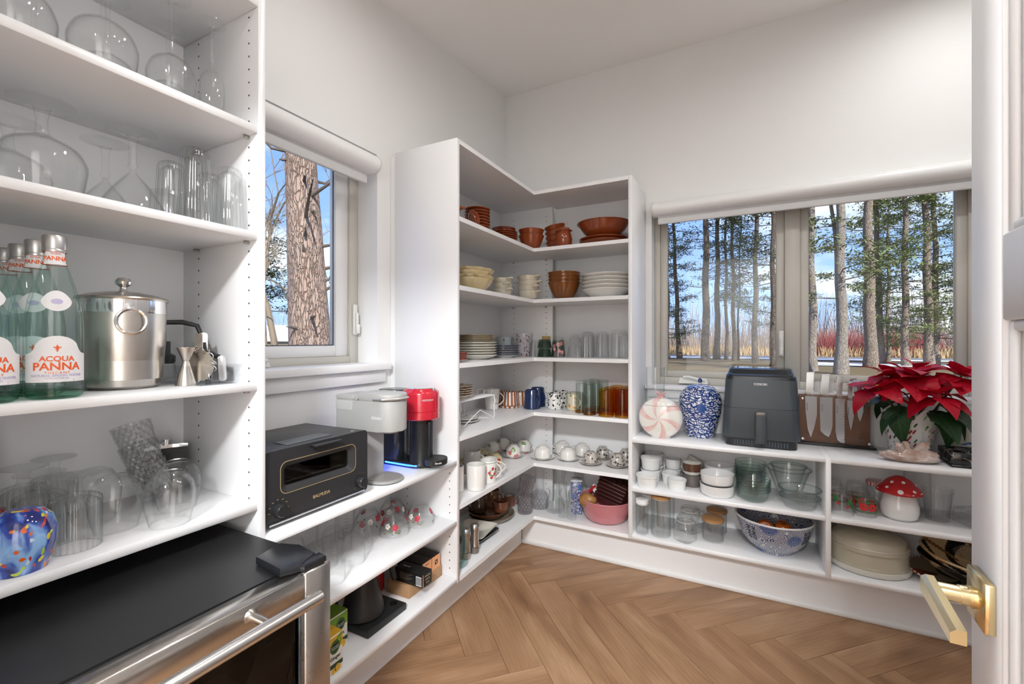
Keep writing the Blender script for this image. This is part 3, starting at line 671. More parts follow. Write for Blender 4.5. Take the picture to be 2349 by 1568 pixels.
def diamond(x, y, z, a):
    r = math.hypot(x, y); k = 1+.045*(abs(math.sin(a*8+z*120))-.5)*(1 if .012 < z < .075 else 0); return x*k, y*k, z
@memo
def cutglass(name, tint, rd, sc):
    b = NB(name); s = b.sep(b.obj()); a_ = b.math('ARCTAN2', s[1], s[0])
    w1_ = b.math('ABSOLUTE', b.math('SINE', b.math('ADD', b.math('MULTIPLY', a_, 8.0), b.math('MULTIPLY', s[2], sc)))); w2_ = b.math('ABSOLUTE', b.math('SINE', b.math('SUBTRACT', b.math('MULTIPLY', a_, 8.0), b.math('MULTIPLY', s[2], sc))))
    k = b.math('MAXIMUM', b.math('POWER', w1_, 7.0), b.math('POWER', w2_, 7.0))
    lw = b.n('ShaderNodeLayerWeight'); lw.inputs['Blend'].default_value = .5
    tr_ = b.n('ShaderNodeBsdfTransparent'); b.put(tr_.inputs[0], b.mix(k, tint, tuple(c*rd for c in tint))); gl = b.n('ShaderNodeBsdfGlossy'); gl.inputs['Roughness'].default_value = .06; b.l(b.bump(k, .8, .004), gl.inputs['Normal'])
    mx_ = b.n('ShaderNodeMixShader'); b.put(mx_.inputs[0], b.math('MULTIPLY_ADD', b.math('POWER', lw.outputs['Facing'], 3.0), .6, .09)); b.l(tr_.outputs[0], mx_.inputs[1]); b.l(gl.outputs[0], mx_.inputs[2]); b.l(mx_.outputs[0], b.out.inputs[0]); return b.m
g_cut = cutglass('cut_crystal', (.985, .988, .988), .88, 150.0)
cut = lathe([(0, 0), (.030, 0), (.034, .004), (.040, .088), (.037, .088), (.032, .014), (0, .012)][:2]+[(.032+.008*i/20, .004+.084*i/20) for i in range(21)]+[(.037, .088), (.032, .014), (0, .012)], 96, fn=diamond, ang=15)
for i in range(3):
    thing('cut_glass_tumbler', 'cut-crystal tumbler in the leaning stack by the hip flask, '+['lowest', 'middle', 'uppermost'][i], 'glass', (-1.287-.0068*i, .582-.0121*i, S4+.0115+.048*i), [('t', cut, g_cut)], (R(14), R(-8), 0), 'leaning cut-crystal tumblers')
fk = prism([(-.045+.09*i/10, -.006+.010*math.sin(PI*i/10)) for i in range(11)]+[(.045-.09*i/10, -.018+.010*math.sin(PI*i/10)) for i in range(11)], 0, .115, .003)
thing('hip_flask', 'black leather hip flask with a steel cap against the back', 'flask', (-1.350, .628, S4+.004), [('body', fk, pl('leather', (.012, .013, .014), .5, bump=.1, bs=300)), ('shoulder', xf(fk, (0, 0, .109), sc=(1.005, 1.01, .075)), m_chrome), ('cap', lathe([(0, .117), (.010, .117), (.010, .131), (0, .132)], 24, 24, .03), m_chrome), ('hinge', box(-.034, -.008, -.014, -.008, .119, .123, .001), m_chrome)], (0, 0, R(72)))

# ================================================================== wine cooler
m_fk = pl('cooler_black', (.012, .012, .013), .42, bump=.05, bs=400); m_fs = brushed('cooler_steel', (.60, .57, .53), .26, 1, 4)
FZ = .692; FY0, FY1, FX = .065, .661, -.771
fr_ = emp('wine_cooler'); tag(fr_, 'black wine cooler with a stainless framed glass door and bar handle', 'wine cooler')
ob('cabinet', join([box(XL+.02, FX-.046, FY0, FY1, FZ-.02, FZ), box(XL+.02, FX-.046, FY0, FY0+.02, .02, FZ-.02), box(XL+.02, FX-.046, FY1-.02, FY1, .02, FZ-.02), box(XL+.02, XL+.04, FY0, FY1, .02, FZ-.02), box(XL+.02, FX-.046, FY0, FY1, .02, .06)]), m_fk, fr_)
dr = ob('door', frame4(FY0, FY1, .05, FZ, .062, FX-.042, FX, 'y'), m_fs, fr_)
ob('door_glass', box(FX-.026, FX-.02, FY0+.062, FY1-.062, .112, FZ-.062), glass('smoked_glass', (.22, .20, .19), (.05, .05, .05), 1.5), dr)
ob('door_gasket', frame4(FY0+.058, FY1-.058, .108, FZ-.058, .008, FX-.019, FX-.012, 'y'), m_blk, dr)
hb = ob('bar_handle', tube([(-.715, FY0+.045, .668), (-.715, .588, .668)], .0115, 20), brushed('handle_steel', (.70, .68, .66), .24, 1, 3), fr_)
for y in (.49, .16): ob('handle_post', xf(lathe([(.013, 0), (.0075, .008), (.007, .05)], 16), (FX, y, .668), (0, R(90), 0)), m_fs, hb)
ob('hinge_cover', join([prism([(-1.00+.11, .575), (-.80, .565), (-.782, .60), (-.80, .645), (-.86, .655), (-.905, .64)], FZ, FZ+.018, .004), prism([(-.80, .59), (-.775, .60), (-.775, .652), (-.80, .655)], FZ, FZ+.015, .004)]), pl('hinge_black', (.012, .013, .016), .3), fr_)
for z in (.53, .42, .31, .20):
    rk = join([tube([(-1.30, FY0+.03+k*.033, z), (-.87, FY0+.03+k*.033, z), (-.84, FY0+.03+k*.033, z+.02)], .0018, 6) for k in range(1, 16)]+[tube([(-.84, FY0+.04, z+.02), (-.84, FY1-.04, z+.02)], .0025, 6), tube([(-1.30, FY0+.03, z), (-1.30, FY1-.03, z)], .0025, 6)])
    ob('wire_rack', rk, m_chrome, fr_)
# ================================================================== on the low unit: toaster oven
m_tb = pl('toaster_black', (.022, .022, .024), .38, bump=.04, bs=500); m_gold = pl('gold_print', (.62, .47, .25), .4, .6)
TFX, TZ0, TZ1, TYa, TYb = -1.068, ZA+.009, .869, .709, 1.056
to = emp('toaster_oven'); tag(to, 'black countertop toaster oven with gold window outline and two knobs', 'toaster oven')
def rr_yz(y0, y1, z0, z1, r, x0, x1, n=6):
    o = [(p+(y0+y1)/2, q+(z0+z1)/2) for p, q in rrect(y1-y0, z1-z0, r, n)]
    return loft([[(x0, p, q) for p, q in o], [(x1, p, q) for p, q in o]])
def rr_ring(y0, y1, z0, z1, r, w, x0, x1, n=6):
    o = [(p+(y0+y1)/2, q+(z0+z1)/2) for p, q in rrect(y1-y0, z1-z0, r, n)]; i = [(p+(y0+y1)/2, q+(z0+z1)/2) for p, q in rrect(y1-y0-2*w, z1-z0-2*w, r-w*.7, n)]
    return loft([[(x0, p, q) for p, q in i], [(x0, p, q) for p, q in o], [(x1, p, q) for p, q in o], [(x1, p, q) for p, q in i], [(x0, p, q) for p, q in i]], False)
ob('housing', join([box(-1.35, TFX-.02, TYa+.004, TYb-.004, TZ1-.012, TZ1-.002, .003), box(-1.35, TFX-.02, TYa+.004, TYa+.012, TZ0, TZ1-.006), box(-1.35, TFX-.02, TYb-.012, TYb-.004, TZ0, TZ1-.006), box(-1.35, TFX-.02, TYa+.004, TYb-.004, TZ0, TZ0+.012), box(-1.35, -1.338, TYa+.006, TYb-.006, TZ0, TZ1-.006)]), m_tb, to)
# front with the window cut out
oy0, oy1, oz0, oz1 = .755, 1.008, .751, .836
o_ = [(p+(TYa+TYb)/2, q+(TZ0+TZ1)/2) for p, q in rrect(TYb-TYa, TZ1-TZ0, .014, 6)]
w_ = [(p+(oy0+oy1)/2, q+(oz0+oz1)/2) for p, q in rrect(oy1-oy0-.006, oz1-oz0-.006, .018, 6)]
w2_ = [(p+(oy0+oy1)/2, q+(oz0+oz1)/2) for p, q in rrect(oy1-oy0-.04, oz1-oz0-.034, .010, 6)]
ob('front', loft([[(TFX-.022, p, q) for p, q in o_], [(TFX, p, q) for p, q in o_], [(TFX, p, q) for p, q in w_], [(TFX-.012, p, q) for p, q in w2_], [(TFX-.022, p, q) for p, q in w2_], [(TFX-.022, p, q) for p, q in o_]], False, True, 30), m_tb, to)
ob('window_outline', rr_ring(oy0, oy1, oz0, oz1, .02, .0016, TFX, TFX+.0006), m_gold, to)
wi = ob('oven_window', box(TFX-.018, TFX-.015, oy0+.018, oy1-.018, oz0+.015, oz1-.015), glass('oven_glass', (.55, .54, .52), (.15, .15, .15), 1.5), to)
ob('grill_rack', join([tube([(TFX-.03, oy0+.01+.012*k, .772), (-1.33, oy0+.01+.012*k, .772)], .0013, 5) for k in range(20)]+[tube([(TFX-.03, oy0, .772), (TFX-.03, oy1, .772)], .002, 5)]), m_chrome, to)
ob('door_handle', join([box(TFX, TFX+.022, .845, .938, .858, .8635, .0015), box(TFX, TFX+.006, .85, .933, .852, .858)]), m_blk, to)
knob = lathe([(0, 0), (.0175, 0), (.018, .002), (.016, .018), (.0145, .020), (0, .0195)], 32)
for y, z in ((.7504, .7157), (1.024, .7136)):
    k_ = ob('knob', xf(knob, (TFX, y, z), (0, R(90), 0)), m_blk, to)
    ob('dial_marks', join([xf(box(-.0022, .0022, -.0009, .0009, 0, .0004) if y < .9 else lathe([(0, 0), (.0008, 0), (0, .0004)], 8), (TFX, y+.027*math.cos(a), z+.027*math.sin(a)), (R(90), 0, R(90))) for a in ([R(q) for q in (0, 32, 64, 95, 125, 155, 185)] if y < .9 else [R(55+q*16) for q in range(12)])]), m_gold, k_)
ob('brand_lettering', onX(txt('BALMUDA', .0125, .0003, .0002), TFX+.0004, .8825, .7165), m_gold, to)
ob('bottom_trim', tube([(TFX+.003, .722, .6835), (TFX+.003, 1.04, .6835)], .0028, 8), brushed('trim_alu', (.75, .75, .76), .3, 1), to)
for x, y in ((TFX-.03, TYa+.03), (TFX-.03, TYb-.03), (-1.32, TYa+.03), (-1.32, TYb-.03)): ob('foot', xf(lathe([(0, 0), (.008, 0), (.008, .0095), (0, .0095)], 14), (x, y, ZA)), m_blk, to)
ob('water_inlet', box(-1.16, TFX-.035, .80, .95, TZ1-.002, TZ1, .0008), pl('inlet_grey', (.07, .075, .08), .4), to)
ob('warning_label', join([prism([(-1.105, 1.02), (-1.085, 1.02), (-1.095, 1.035)], TZ1-.002, TZ1-.0014, 0, 1, False)]), pl('label_pale', (.6, .58, .5), .6), to)
# ---- single-serve coffee maker, grey
m_kg = pl('coffee_grey', (.42, .42, .41), .45, bump=.05, bs=600); m_kt = pl('coffee_tray', (.33, .33, .32), .4)
KX0, KX1, KY0, KY1 = -1.285, -1.032, 1.118, 1.232
km = emp('coffee_maker'); tag(km, 'grey slim single-serve coffee maker beside the toaster oven', 'coffee maker')
def rout(x0, x1, y0, y1, rf, rb, n=8):
    p = []
    for cx_, cy_, r, a0 in ((x1-rf, y1-rf, rf, 0), (x0+rb, y1-rb, rb, 90), (x0+rb, y0+rb, rb, 180), (x1-rf, y0+rf, rf, 270)):
        p += [(cx_+r*math.cos(R(a0+90*i/n)), cy_+r*math.sin(R(a0+90*i/n))) for i in range(n+1)]
    return p
ob('head', prism(rout(KX0, KX1, KY0, KY1, .05, .012), .846, .948, .004), m_kg, km)
ob('column', prism(rout(KX0, -1.153, KY0+.006, KY1-.006, .012, .012), ZA, .846, 0), m_kg, km)
ob('spout', xf(lathe([(0, 0), (.03, 0), (.034, .012), (0, .012)], 24), (-1.085, 1.175, .838)), m_kt, km)
ld = ob('lid', prism(rout(-1.19, KX1+.003, KY0-.001, KY1+.001, .052, .02), .949, .972, .006), m_kg, km)
ob('lid_handle', tube([(KX1-.07, KY0-.004, .955), (KX1-.03, KY0-.004, .956), (KX1+.005, KY0+.03, .957), (KX1+.007, 1.175, .957), (KX1+.005, KY1-.03, .957)], .0035, 8), pl('handle_silver', (.7, .7, .7), .3, .8), ld)
ob('hinge_button', xf(lathe([(0, 0), (.010, 0), (.010, .002), (0, .003)], 20), (-1.18, KY0-.001, .958), (R(90), 0, 0)), m_kg, ld)
tk = ob('water_tank', prism(rout(KX0-.001, -1.20, KY0-.001, KY1+.001, .004, .012), .912, .944, .001), pl('tank_frost', (.50, .50, .48), .2), km)
ob('tank_lid', prism(rout(KX0-.001, -1.195, KY0-.001, KY1+.001, .004, .012), .9485, .962, .003), m_kg, km)
tyk = ob('drip_tray', prism(rout(-1.153, -1.046, KY0-.004, KY1+.004, .055, .004), ZA+.004, ZA+.012, .003), m_kt, km)
ob('tray_plate', prism(rout(-1.15, -1.052, KY0+.004, KY1-.004, .05, .004), ZA+.012, ZA+.0135, 0), pl('tray_plate', (.40, .38, .36), .35, var=.8, vs=160), tyk)
ob('base', prism(rout(KX0, -1.06, KY0+.01, KY1-.01, .04, .01), ZA, ZA+.004, 0), m_blk, km)
ob('brand_lettering', onY(txt('KEURIG', .0125, .0003, .0002, 1.15), -1.088, KY0-.0003, .892), pl('print_white', (.75, .75, .75), .5), km)
# ---- pod machine, black with a red head
m_nb = pl('pod_black', (.016, .017, .019), .28); m_nr = pl('pod_red', (.52, .012, .03), .2, coat=.6)
NX, NY = -1.122, 1.385
nm_ = emp('pod_coffee_machine', (NX, NY, ZA)); tag(nm_, 'black pod coffee machine with a glossy red head', 'coffee maker')
ob('base', prism(rout(-.17, .05, -.052, .052, .05, .03), 0, .016, .004), m_nb, nm_)
ob('body', lathe([(0, .014), (.046, .014), (.043, .03), (.042, .17), (.05, .186), (0, .186)], 40), m_nb, nm_)
hd_ = ob('head', lathe([(0, .183), (.069, .183), (.0715, .186), (.0715, .2125), (.0695, .2135), (.0695, .2145), (.0715, .2155), (.0715, .279), (.069, .287), (.055, .299), (.05, .299), (0, .299)], 56), m_nr, nm_)
ob('chrome_disc', lathe([(0, .298), (.052, .298), (.05, .301), (.03, .305), (0, .306)], 40), m_chrome, hd_)
ob('lever', box(.052, .066, -.005, .005, .286, .302, .002), m_chrome, hd_)
ob('brand_lettering', wrap(txt('NESPRESSO', .0095, .0003, .0002), .0715, R(-28), .258), pl('print_grey', (.45, .42, .42), .4), hd_)
ob('water_tank', prism(rout(-.185, -.075, -.05, .05, .045, .03), .016, .289, .003), pl('tank_smoke', (.03, .035, .04), .12), nm_)
ob('pod_chute', box(.036, .052, -.012, .012, .02, .175, .004), m_nb, nm_)
cf = ob('cup_support', xf(lathe([(0, .012), (.042, .012), (.046, .016), (.047, .034), (.045, .036), (.042, .033), (0, .033)], 36), (.066, .006, 0)), m_nb, nm_)
ob('drip_grid', xf(lathe([(0, .0332), (.041, .0332), (.041, .0345), (0, .0345)], 36), (.066, .006, 0)), pl('grid_dark', (.02, .02, .022), .5, bump=1, bs=240), cf)
ob('brand_lettering', xf(wrap(txt('Breville', .0085, .0003, .0002), .047, R(-38), .0245), (.066, .006, 0)), pl('print_silver', (.6, .6, .6), .4), cf)
_b = NB('blue_glow'); _b.bsdf((.01, .05, .6), .4, 0, .5, None, 0, 0, (.01, .07, 1.0), 14.0)
ob('blue_glow_strip', tube([(-.13, -.0535, .010), (-.06, -.0545, .010), (-.02, -.054, .010), (.02, -.048, .010)], .0028, 8), _b.m, nm_)  # added glowing strip, imitates the soft blue glow on the black side
# ---- shelf below: glass cups
def handle(x, z0, z1, out, r=.0035, n=12, flat=1): return tube([(x+out*math.sin(PI*i/n)**.7, 0, z0+(z1-z0)*i/n) for i in range(n+1)], r, 8, flat=flat)
def flower(r, pet=5):
    return join([xf(prism([(r*.28*math.cos(a), r*.28*math.sin(a)) for a in [2*PI*i/8 for i in range(8)]], 0, .0002, 0, 1, False), (r*.36*math.cos(2*PI*k/pet), r*.36*math.sin(2*PI*k/pet), 0)) for k in range(pet)])
ch = .076; cup_o = [(0, 0), (.027, 0), (.031, .003), (.033, .010), (.046, .030), (.053, .055), (.056, ch)]
cup_m = lathe(inv(cup_o+[(.0545, ch), (.0515, .055), (.0445, .031), (.030, .010), (0, .006)], ch), 44)
crad = lambda z: [r for r in [ (.056+(.053-.056)*min(1, z/.021)) if z < .021 else (.053+(.046-.053)*min(1, (z-.021)/.025)) if z < .046 else .046-(.046-.033)*min(1, (z-.046)/.02)]][0]+.0008
fred = join([wrap(flower(.019), .05, a, z, crad) for a, z in ((R(-75), .036), (R(10), .05), (R(140), .034), (R(215), .046))])
fwh = join([wrap(flower(.017), .05, a, z, crad) for a, z in ((R(-108), .040), (R(40), .032), (R(175), .040))])
fgr = join([wrap(xf(prism(rrect(.010, .004, .0019, 3), 0, .0002, 0, 1, False), rot=(0, 0, R(20*k))), .05, R(a), z, crad) for k, (a, z) in enumerate(((-92, .022), (-60, .015), (-118, .016), (0, .014), (30, .012), (150, .014), (200, .02)))])
m_fr = pl('print_red', (.42, .02, .035), .5); m_fw = pl('print_cream', (.80, .78, .68), .5); m_fg = pl('print_green', (.12, .16, .03), .5)
cup_h = xf(handle(.05, .018, .060, .028, .004, flat=.8))
fparts = [('body', cup_m, g_thick, [('red_flowers', fred, m_fr), ('white_flowers', fwh, m_fw), ('leaves', fgr, m_fg)]), ('handle', cup_h, g_thick)]
for x, y, a, lab in [(-1.180, 1.303, 30, 'upturned glass teacup with red flowers, front one below the coffee makers'), (-1.150, 1.418, 10, 'upturned glass teacup with red flowers, closest to the corner unit'), (-1.296, 1.285, 150, 'upturned glass teacup with red flowers, back one behind the front cup'), (-1.284, 1.408, 120, 'upturned glass teacup with red flowers, back one near the corner unit')]:
    thing('flower_teacup', lab, 'cup', (x, y, ZBm), fparts, R(a), 'flowered glass teacups')
mugm = lathe(inv([(0, 0), (.022, 0), (.030, .006), (.036, .025), (.038, .05), (.036, .085), (.0355, .085), (.0355, .05), (.033, .025), (.026, .010), (0, .007)], .085), 40)
mugp = [('body', mugm, g_clear), ('handle', handle(.036, .018, .062, .026, .0038), g_clear)]
for x, y, a, lab in [(-1.144, 1.07, 40, 'clear upturned glass mug, second from the wine cooler'), (-1.108, .955, 30, 'clear upturned glass mug at the edge beside the wine cooler'), (-1.215, .925, 60, 'clear upturned glass mug set back beside the wine cooler'), (-1.205, 1.01, 10, 'clear upturned glass mug between the front pair'), (-1.255, 1.085, 200, 'clear upturned glass mug behind the second one'), (-1.31, .97, 100, 'clear upturned glass mug at the back panel'), (-1.20, 1.16, 80, 'clear upturned glass mug near the measuring glass')]:
    thing('glass_mug', lab, 'mug', (x, y, ZBm), mugp, R(a), 'clear glass mugs')
tm = lathe([(0, 0), (.026, 0), (.028, .004), (.031, .13), (.029, .13), (.026, .008), (0, .006)], 40)
thing('measuring_glass', 'tall clear measuring glass with red marks behind the mugs', 'glass', (-1.31, 1.190, ZBm), [('body', tm, g_clear), ('marks', join([wrap(box(-.006, .006, -.0005, .0005, 0, .0002), .0295, R(-40), .03+.012*k) for k in range(8)]), m_fr)])
thing('tall_glass_mug', 'tall clear glass mug upside down behind the mugs', 'mug', (-1.328, 1.118, ZBm), [('body', xf(tm, sc=(1.15, 1.15, 1)), g_clear), ('handle', handle(.033, .03, .1, .03, .004), g_clear)], R(-40))
# ---- bottom: kettle, boxes of coffee and tea
m_kb = pl('kettle_black', (.014, .015, .016), .42)
kt = emp('gooseneck_kettle', (-1.168, 1.135, ZC+.0004)); tag(kt, 'matte black electric kettle on its square base', 'kettle')
ob('power_base', box(-.092, .092, -.068, .115, 0, .024, .002), m_kb, kt)
ob('dial', xf(lathe([(0, .024), (.013, .024), (.013, .0255), (0, .0257)], 20), (.055, .09, 0)), pl('dial_black', (.006, .006, .006), .2), kt)
ob('body', lathe([(0, .025), (.068, .025), (.071, .03), (.069, .045), (.048, .135), (.044, .165), (.042, .168), (0, .17)], 48), m_kb, kt)
ob('handle', tube([(.02, .04, .168), (.03, .075, .172), (.035, .095, .16), (.04, .103, .12), (.041, .108, .10)], [.006, .008, .009, .010, .009], 10), m_kb, kt)
ob('spout', tube([(-.02, -.058, .06), (-.03, -.085, .08), (-.03, -.09, .14), (-.035, -.105, .168)], [.008, .006, .005, .004], 10), m_kb, kt)
ob('power_cord', tube([(-.09, -.05, .008), (-.12, -.07, .006), (-.15, -.06, .05), (-.165, -.07, .16)], .003, 6), m_kb, kt)
thing('red_canister', 'small red canister behind the kettle', 'canister', (-1.27, 1.30, ZC), [('c', lathe([(0, 0), (.03, 0), (.031, .002), (.031, .17), (0, .171)], 28), pl('can_red', (.4, .015, .02), .3))])
m_kraft = pl('kraft_card', (.42, .24, .12), .75, var=.25, vs=30); m_box = pl('box_black', (.012, .012, .013), .35); m_peach = pl('box_peach', (.72, .33, .15), .5)
thing('cardboard_box', 'low plain cardboard box under the black coffee box', 'box', (-1.164, 1.352, ZC), [('b', cbox(.11, .098, .045, .0015), m_kraft)])
thing('cardboard_box', 'low plain cardboard box against the corner unit', 'box', (-1.158, 1.452, ZC), [('b', cbox(.108, .094, .045, .0015), m_kraft)])
m_pw = pl('print_box_white', (.72, .72, .72), .5)
bar = join([box(-.012+.0021*k, -.012+.0021*k+(.0012 if k % 3 else .0006), -.014, .014, 0, .0003) for k in range(12)])
zb_ = ZC+.0455
thing('coffee_box', 'black coffee box with a barcode, frontmost of the boxes', 'box', (-1.123, 1.343, zb_), [('carton', cbox(.134, .054, .05, .001), m_box, [('end_panel', box(.0671, .0674, -.0265, -.0235, .002, .048), m_peach)]),
    ('barcode', onY(box(-.013, .013, -.017, .017, 0, .0002), .048, -.0272, .022), m_pw, [('bars', onY(bar, .048, -.0275, .022), m_box)]),
    ('print_lines', join([onY(box(-.03, .03-.01*(k % 3), -.0007, .0007, 0, .0002), -.01, -.0272, .038-.0045*k) for k in range(6)]), pl('print_dim', (.22, .17, .12), .5)),
    ('side_print', join([onX(txt(s, .0075, .0002), .0676, 0, z) for s, z in (('ESPRESSO', .038), ('LUNGO', .026), ('50 ml', .014))]), pl('print_tan', (.45, .35, .25), .5)),
    ('top_print', xf(txt('nespresso', .009, .0002), (-.03, .0, .0502), (0, 0, 0)), m_pw)])
for i, (y, lab) in enumerate(((1.403, 'black coffee box with a peach end, middle of the three'), (1.46, 'black coffee box with a peach end and square emblem, touching the corner unit'))):
    em = onX(join([box(-.009, .009, -.009, -.006, 0, .0003), box(-.009, .009, .006, .009, 0, .0003), box(-.009, -.006, -.006, .006, 0, .0003), box(.006, .009, -.006, .006, 0, .0003), box(-.006, .0, -.006, .0, 0, .0003), box(.0, .006, .0, .006, 0, .0003)]), .0643, 0, .026)
    thing('coffee_box', lab, 'box', (-1.168, y, zb_), [('carton', cbox(.125, .056, .052, .001), m_box), ('end_panel', box(.0626, .064, -.0265, .0265, .001, .051), m_peach, [('emblem', em, m_box)] if i else [('end_print', onX(txt('VERTUO', .006, .0002), .0643, 0, .04), m_box)])])
m_tea = pl('tea_white', (.78, .78, .74), .5); m_tg = pl('tea_green', (.015, .06, .02), .5); m_ty = pl('tea_yellow', (.72, .42, .04), .5); m_tl = pl('tea_leaf', (.16, .32, .03), .5)
def tea(label, x, y, top, ytxt):
    d_, w, h = .075, .125, .11; fx = d_/2+.0003
    seal = lambda r: prism([(r*math.cos(2*PI*i/24), r*1.15*math.sin(2*PI*i/24)) for i in range(24)], 0, .0003, 0, 1, False)
    P = [('carton', cbox(d_, w, h, .001), m_tea),
         ('colour_panel', join([onX(box(-w/2, w/2, -.018, .018, 0, .0002), fx-.0001, 0, h-.022), xf(box(-d_/2, d_/2, -w/2, w/2, 0, .0003), (0, 0, h))]), top),
         ('seal', onX(seal(.017), fx+.0002, .035, h-.034), m_tg, [('seal_ring', onX(join([tube(arc((0, 0, .0004), .0145, 0, 360, 24, 'xy', 1.15)[:-1], .0005, 4, True), flower(.012, 6)]), fx+.0003, .035, h-.034), m_tl), ('seal_lettering', onX(join([txt('TRADITIONAL', .0042, .0002), xf(txt('MEDICINALS', .0042, .0002), (0, -.0055, 0))]), fx+.0007, .035, h-.033), m_tea)]),
         ('green_band', onX(box(-w/2, w/2, -.006, .006, 0, .0003), fx, 0, .024), m_tg), ('name_lettering', onX(txt(ytxt, .014, .0003, .0002), fx+.0003, .036, .046), pl('print_ink', (.05, .06, .05), .5)),
         ('fruit_print', onX(join([xf(seal(.010), (.045, .012, 0)), xf(seal(.008), (.03, .009, 0))]), fx+.0002, 0, 0), m_ty), ('leaf_print', onX(join([xf(prism(rrect(.030, .010, .0048, 4), 0, .0003, 0, 1, False), (.048, h-.012, 0), (0, 0, R(35))), xf(prism(rrect(.024, .009, .0043, 4), 0, .0003, 0, 1, False), (.052, h-.028, 0), (0, 0, R(60)))]), fx, 0, 0), m_tl)]
    thing('tea_box', label, 'box', (x, y, ZC), P, 0, 'herbal tea boxes')
tea('white and green herbal tea box beside the kettle base', -1.158, .961, m_tl, 'Mint')
tea('white and yellow ginger tea box at the shelf edge', -1.088, .879, m_ty, 'Ginger')
# ================================================================== crockery in the corner unit
C1, C2, C3, C4, C5, C6 = CZ[1:]
@memo
def glaze(name, col, rough=.12, var=.35, vs=14, coat=.5, col2=None):
    b = NB(name); o = b.obj(); c2 = col2 or tuple(x*.45 for x in col)
    b.bsdf(b.mix(b.math('MULTIPLY', b.noise(o, vs, 4, .6), var), col, c2), rough, 0, .5, None, coat); return b.m
def plate(r, h=.018, t=.004, foot=.55, n=48, sc=None):
    fn = None
    if sc: fn = lambda x, y, z, a: ((x*(1+sc[1]*math.cos(sc[0]*a)*(math.hypot(x, y)/r)**3), y*(1+sc[1]*math.cos(sc[0]*a)*(math.hypot(x, y)/r)**3), z))
    return lathe([(0, .002), (r*foot, .002), (r*foot, 0), (r*(foot+.05), 0), (r*(foot+.08), .003), (r*.86, h*.6), (r, h), (r, h+t*.5), (r*.985, h+t*.6), (r*.84, h*.6+t), (r*.6, t+.003), (0, t+.002)], n, fn=fn)
def bowl(r, h, t=.004, foot=.5, n=44, curve=.55, lip=0, sx=1, sy=1):
    o = [(0, .002), (r*foot-.003, .002), (r*foot-.003, 0), (r*foot, 0), (r*foot+.001, .004)]
    for i in range(1, 9):
        q = i/8; o.append((r*(foot+(1-foot)*q**curve), .004+(h-.004)*q**1.15))
    if lip: o += [(r+lip, h), (r+lip, h+.003), (r-t, h+.003)]
    o2 = [(max(a-t, .001), b+t*.6) for a, b in o[5:13]][::-1]+[(0, .008)]
    return lathe(o+o2, n, sx=sx, sy=sy)
terra = glaze('terracotta', (.30, .062, .016), .16, .5, 10, .5, (.12, .022, .008)); terra_d = glaze('terracotta_dark', (.19, .035, .012), .18, .5)
# ---- top shelf: terracotta
stack('terracotta_saucer', 9, 'small terracotta saucer, {} of the tall saucer stack', 'saucer', (-1.17, 1.876, C1), [('s', plate(.062, .017, .005), terra)], .0145, 'terracotta saucers')
thing('terracotta_cup', 'terracotta cup lying on its side by the saucer stack', 'cup', (-1.135, 1.600, C1+.060), [('body', lathe([(0, 0), (.035, 0), (.05, .02), (.052, .075), (.048, .075), (.045, .02), (0, .01)], 32), terra), ('handle', handle(.05, .015, .06, .022, .005), terra)], (R(100), 0, R(20)))
thing('terracotta_plate', 'terracotta plate leaning against the saucer stack', 'plate', (-1.105, 1.725, C1+.042), [('p', plate(.042, .010), terra)], (R(-70), 0, R(-25)))
stack('terracotta_plate', 5, 'small flat terracotta plate, {} of the low plate pile', 'plate', (-1.115, 2.055, C1), [('p', plate(.066, .011, .004), terra)], .0105, 'low pile of terracotta plates')
stack('terracotta_bowl', 2, 'dark terracotta bowl, {} of the pair in the corner', 'bowl', (-1.205, 2.205, C1), [('b', bowl(.068, .07, .0028, .5, curve=.75), terra_d)], .045, 'dark terracotta bowls')
stack('terracotta_bowl', 2, 'terracotta bowl, {} of the pair at the shelf corner', 'bowl', (-1.072, 2.285, C1), [('b', bowl(.070, .075, .0028, .52, curve=.75, lip=.002), terra)], .032, 'front corner terracotta bowls')
stack('terracotta_bowl', 4, 'small terracotta bowl, {} of the tilting stack', 'bowl', (-.965, 2.395, C1), [('b', bowl(.060, .048, .003, .5, curve=.8, lip=.002), terra)], .031, 'tilting stack of terracotta bowls', 0, (R(4), R(-16), .001))
thing('honey_jar', 'round terracotta honey jar with a wooden dipper', 'jar', (-.889, 2.31, C1), [('body', lathe([(0, 0), (.030, 0), (.043, .018), (.047, .045), (.042, .072), (.036, .082), (.0375, .086), (.047, .090), (.047, .094), (.036, .096), (.034, .09), (0, .085)], 40), terra), ('lid', lathe([(.033, .094), (.036, .098), (.034, .105), (.015, .108), (0, .108)], 32), terra), ('dipper', tube([(.012, -.006, .106), (.018, -.01, .145)], .003, 8), pl('dipper_wood', (.55, .36, .18), .6))])
stack('terracotta_platter', 2, 'large terracotta plate, {} under the big terracotta bowl', 'plate', (-.69, 2.39, C1), [('p', plate(.130, .02, .006, .6, 56), terra)], .018, 'large terracotta plates')
thing('terracotta_bowl', 'big flaring terracotta bowl on the large plates', 'bowl', (-.69, 2.39, C1+.0475), [('b', bowl(.137, .075, .006, .55, 56, .8, .006), terra)])
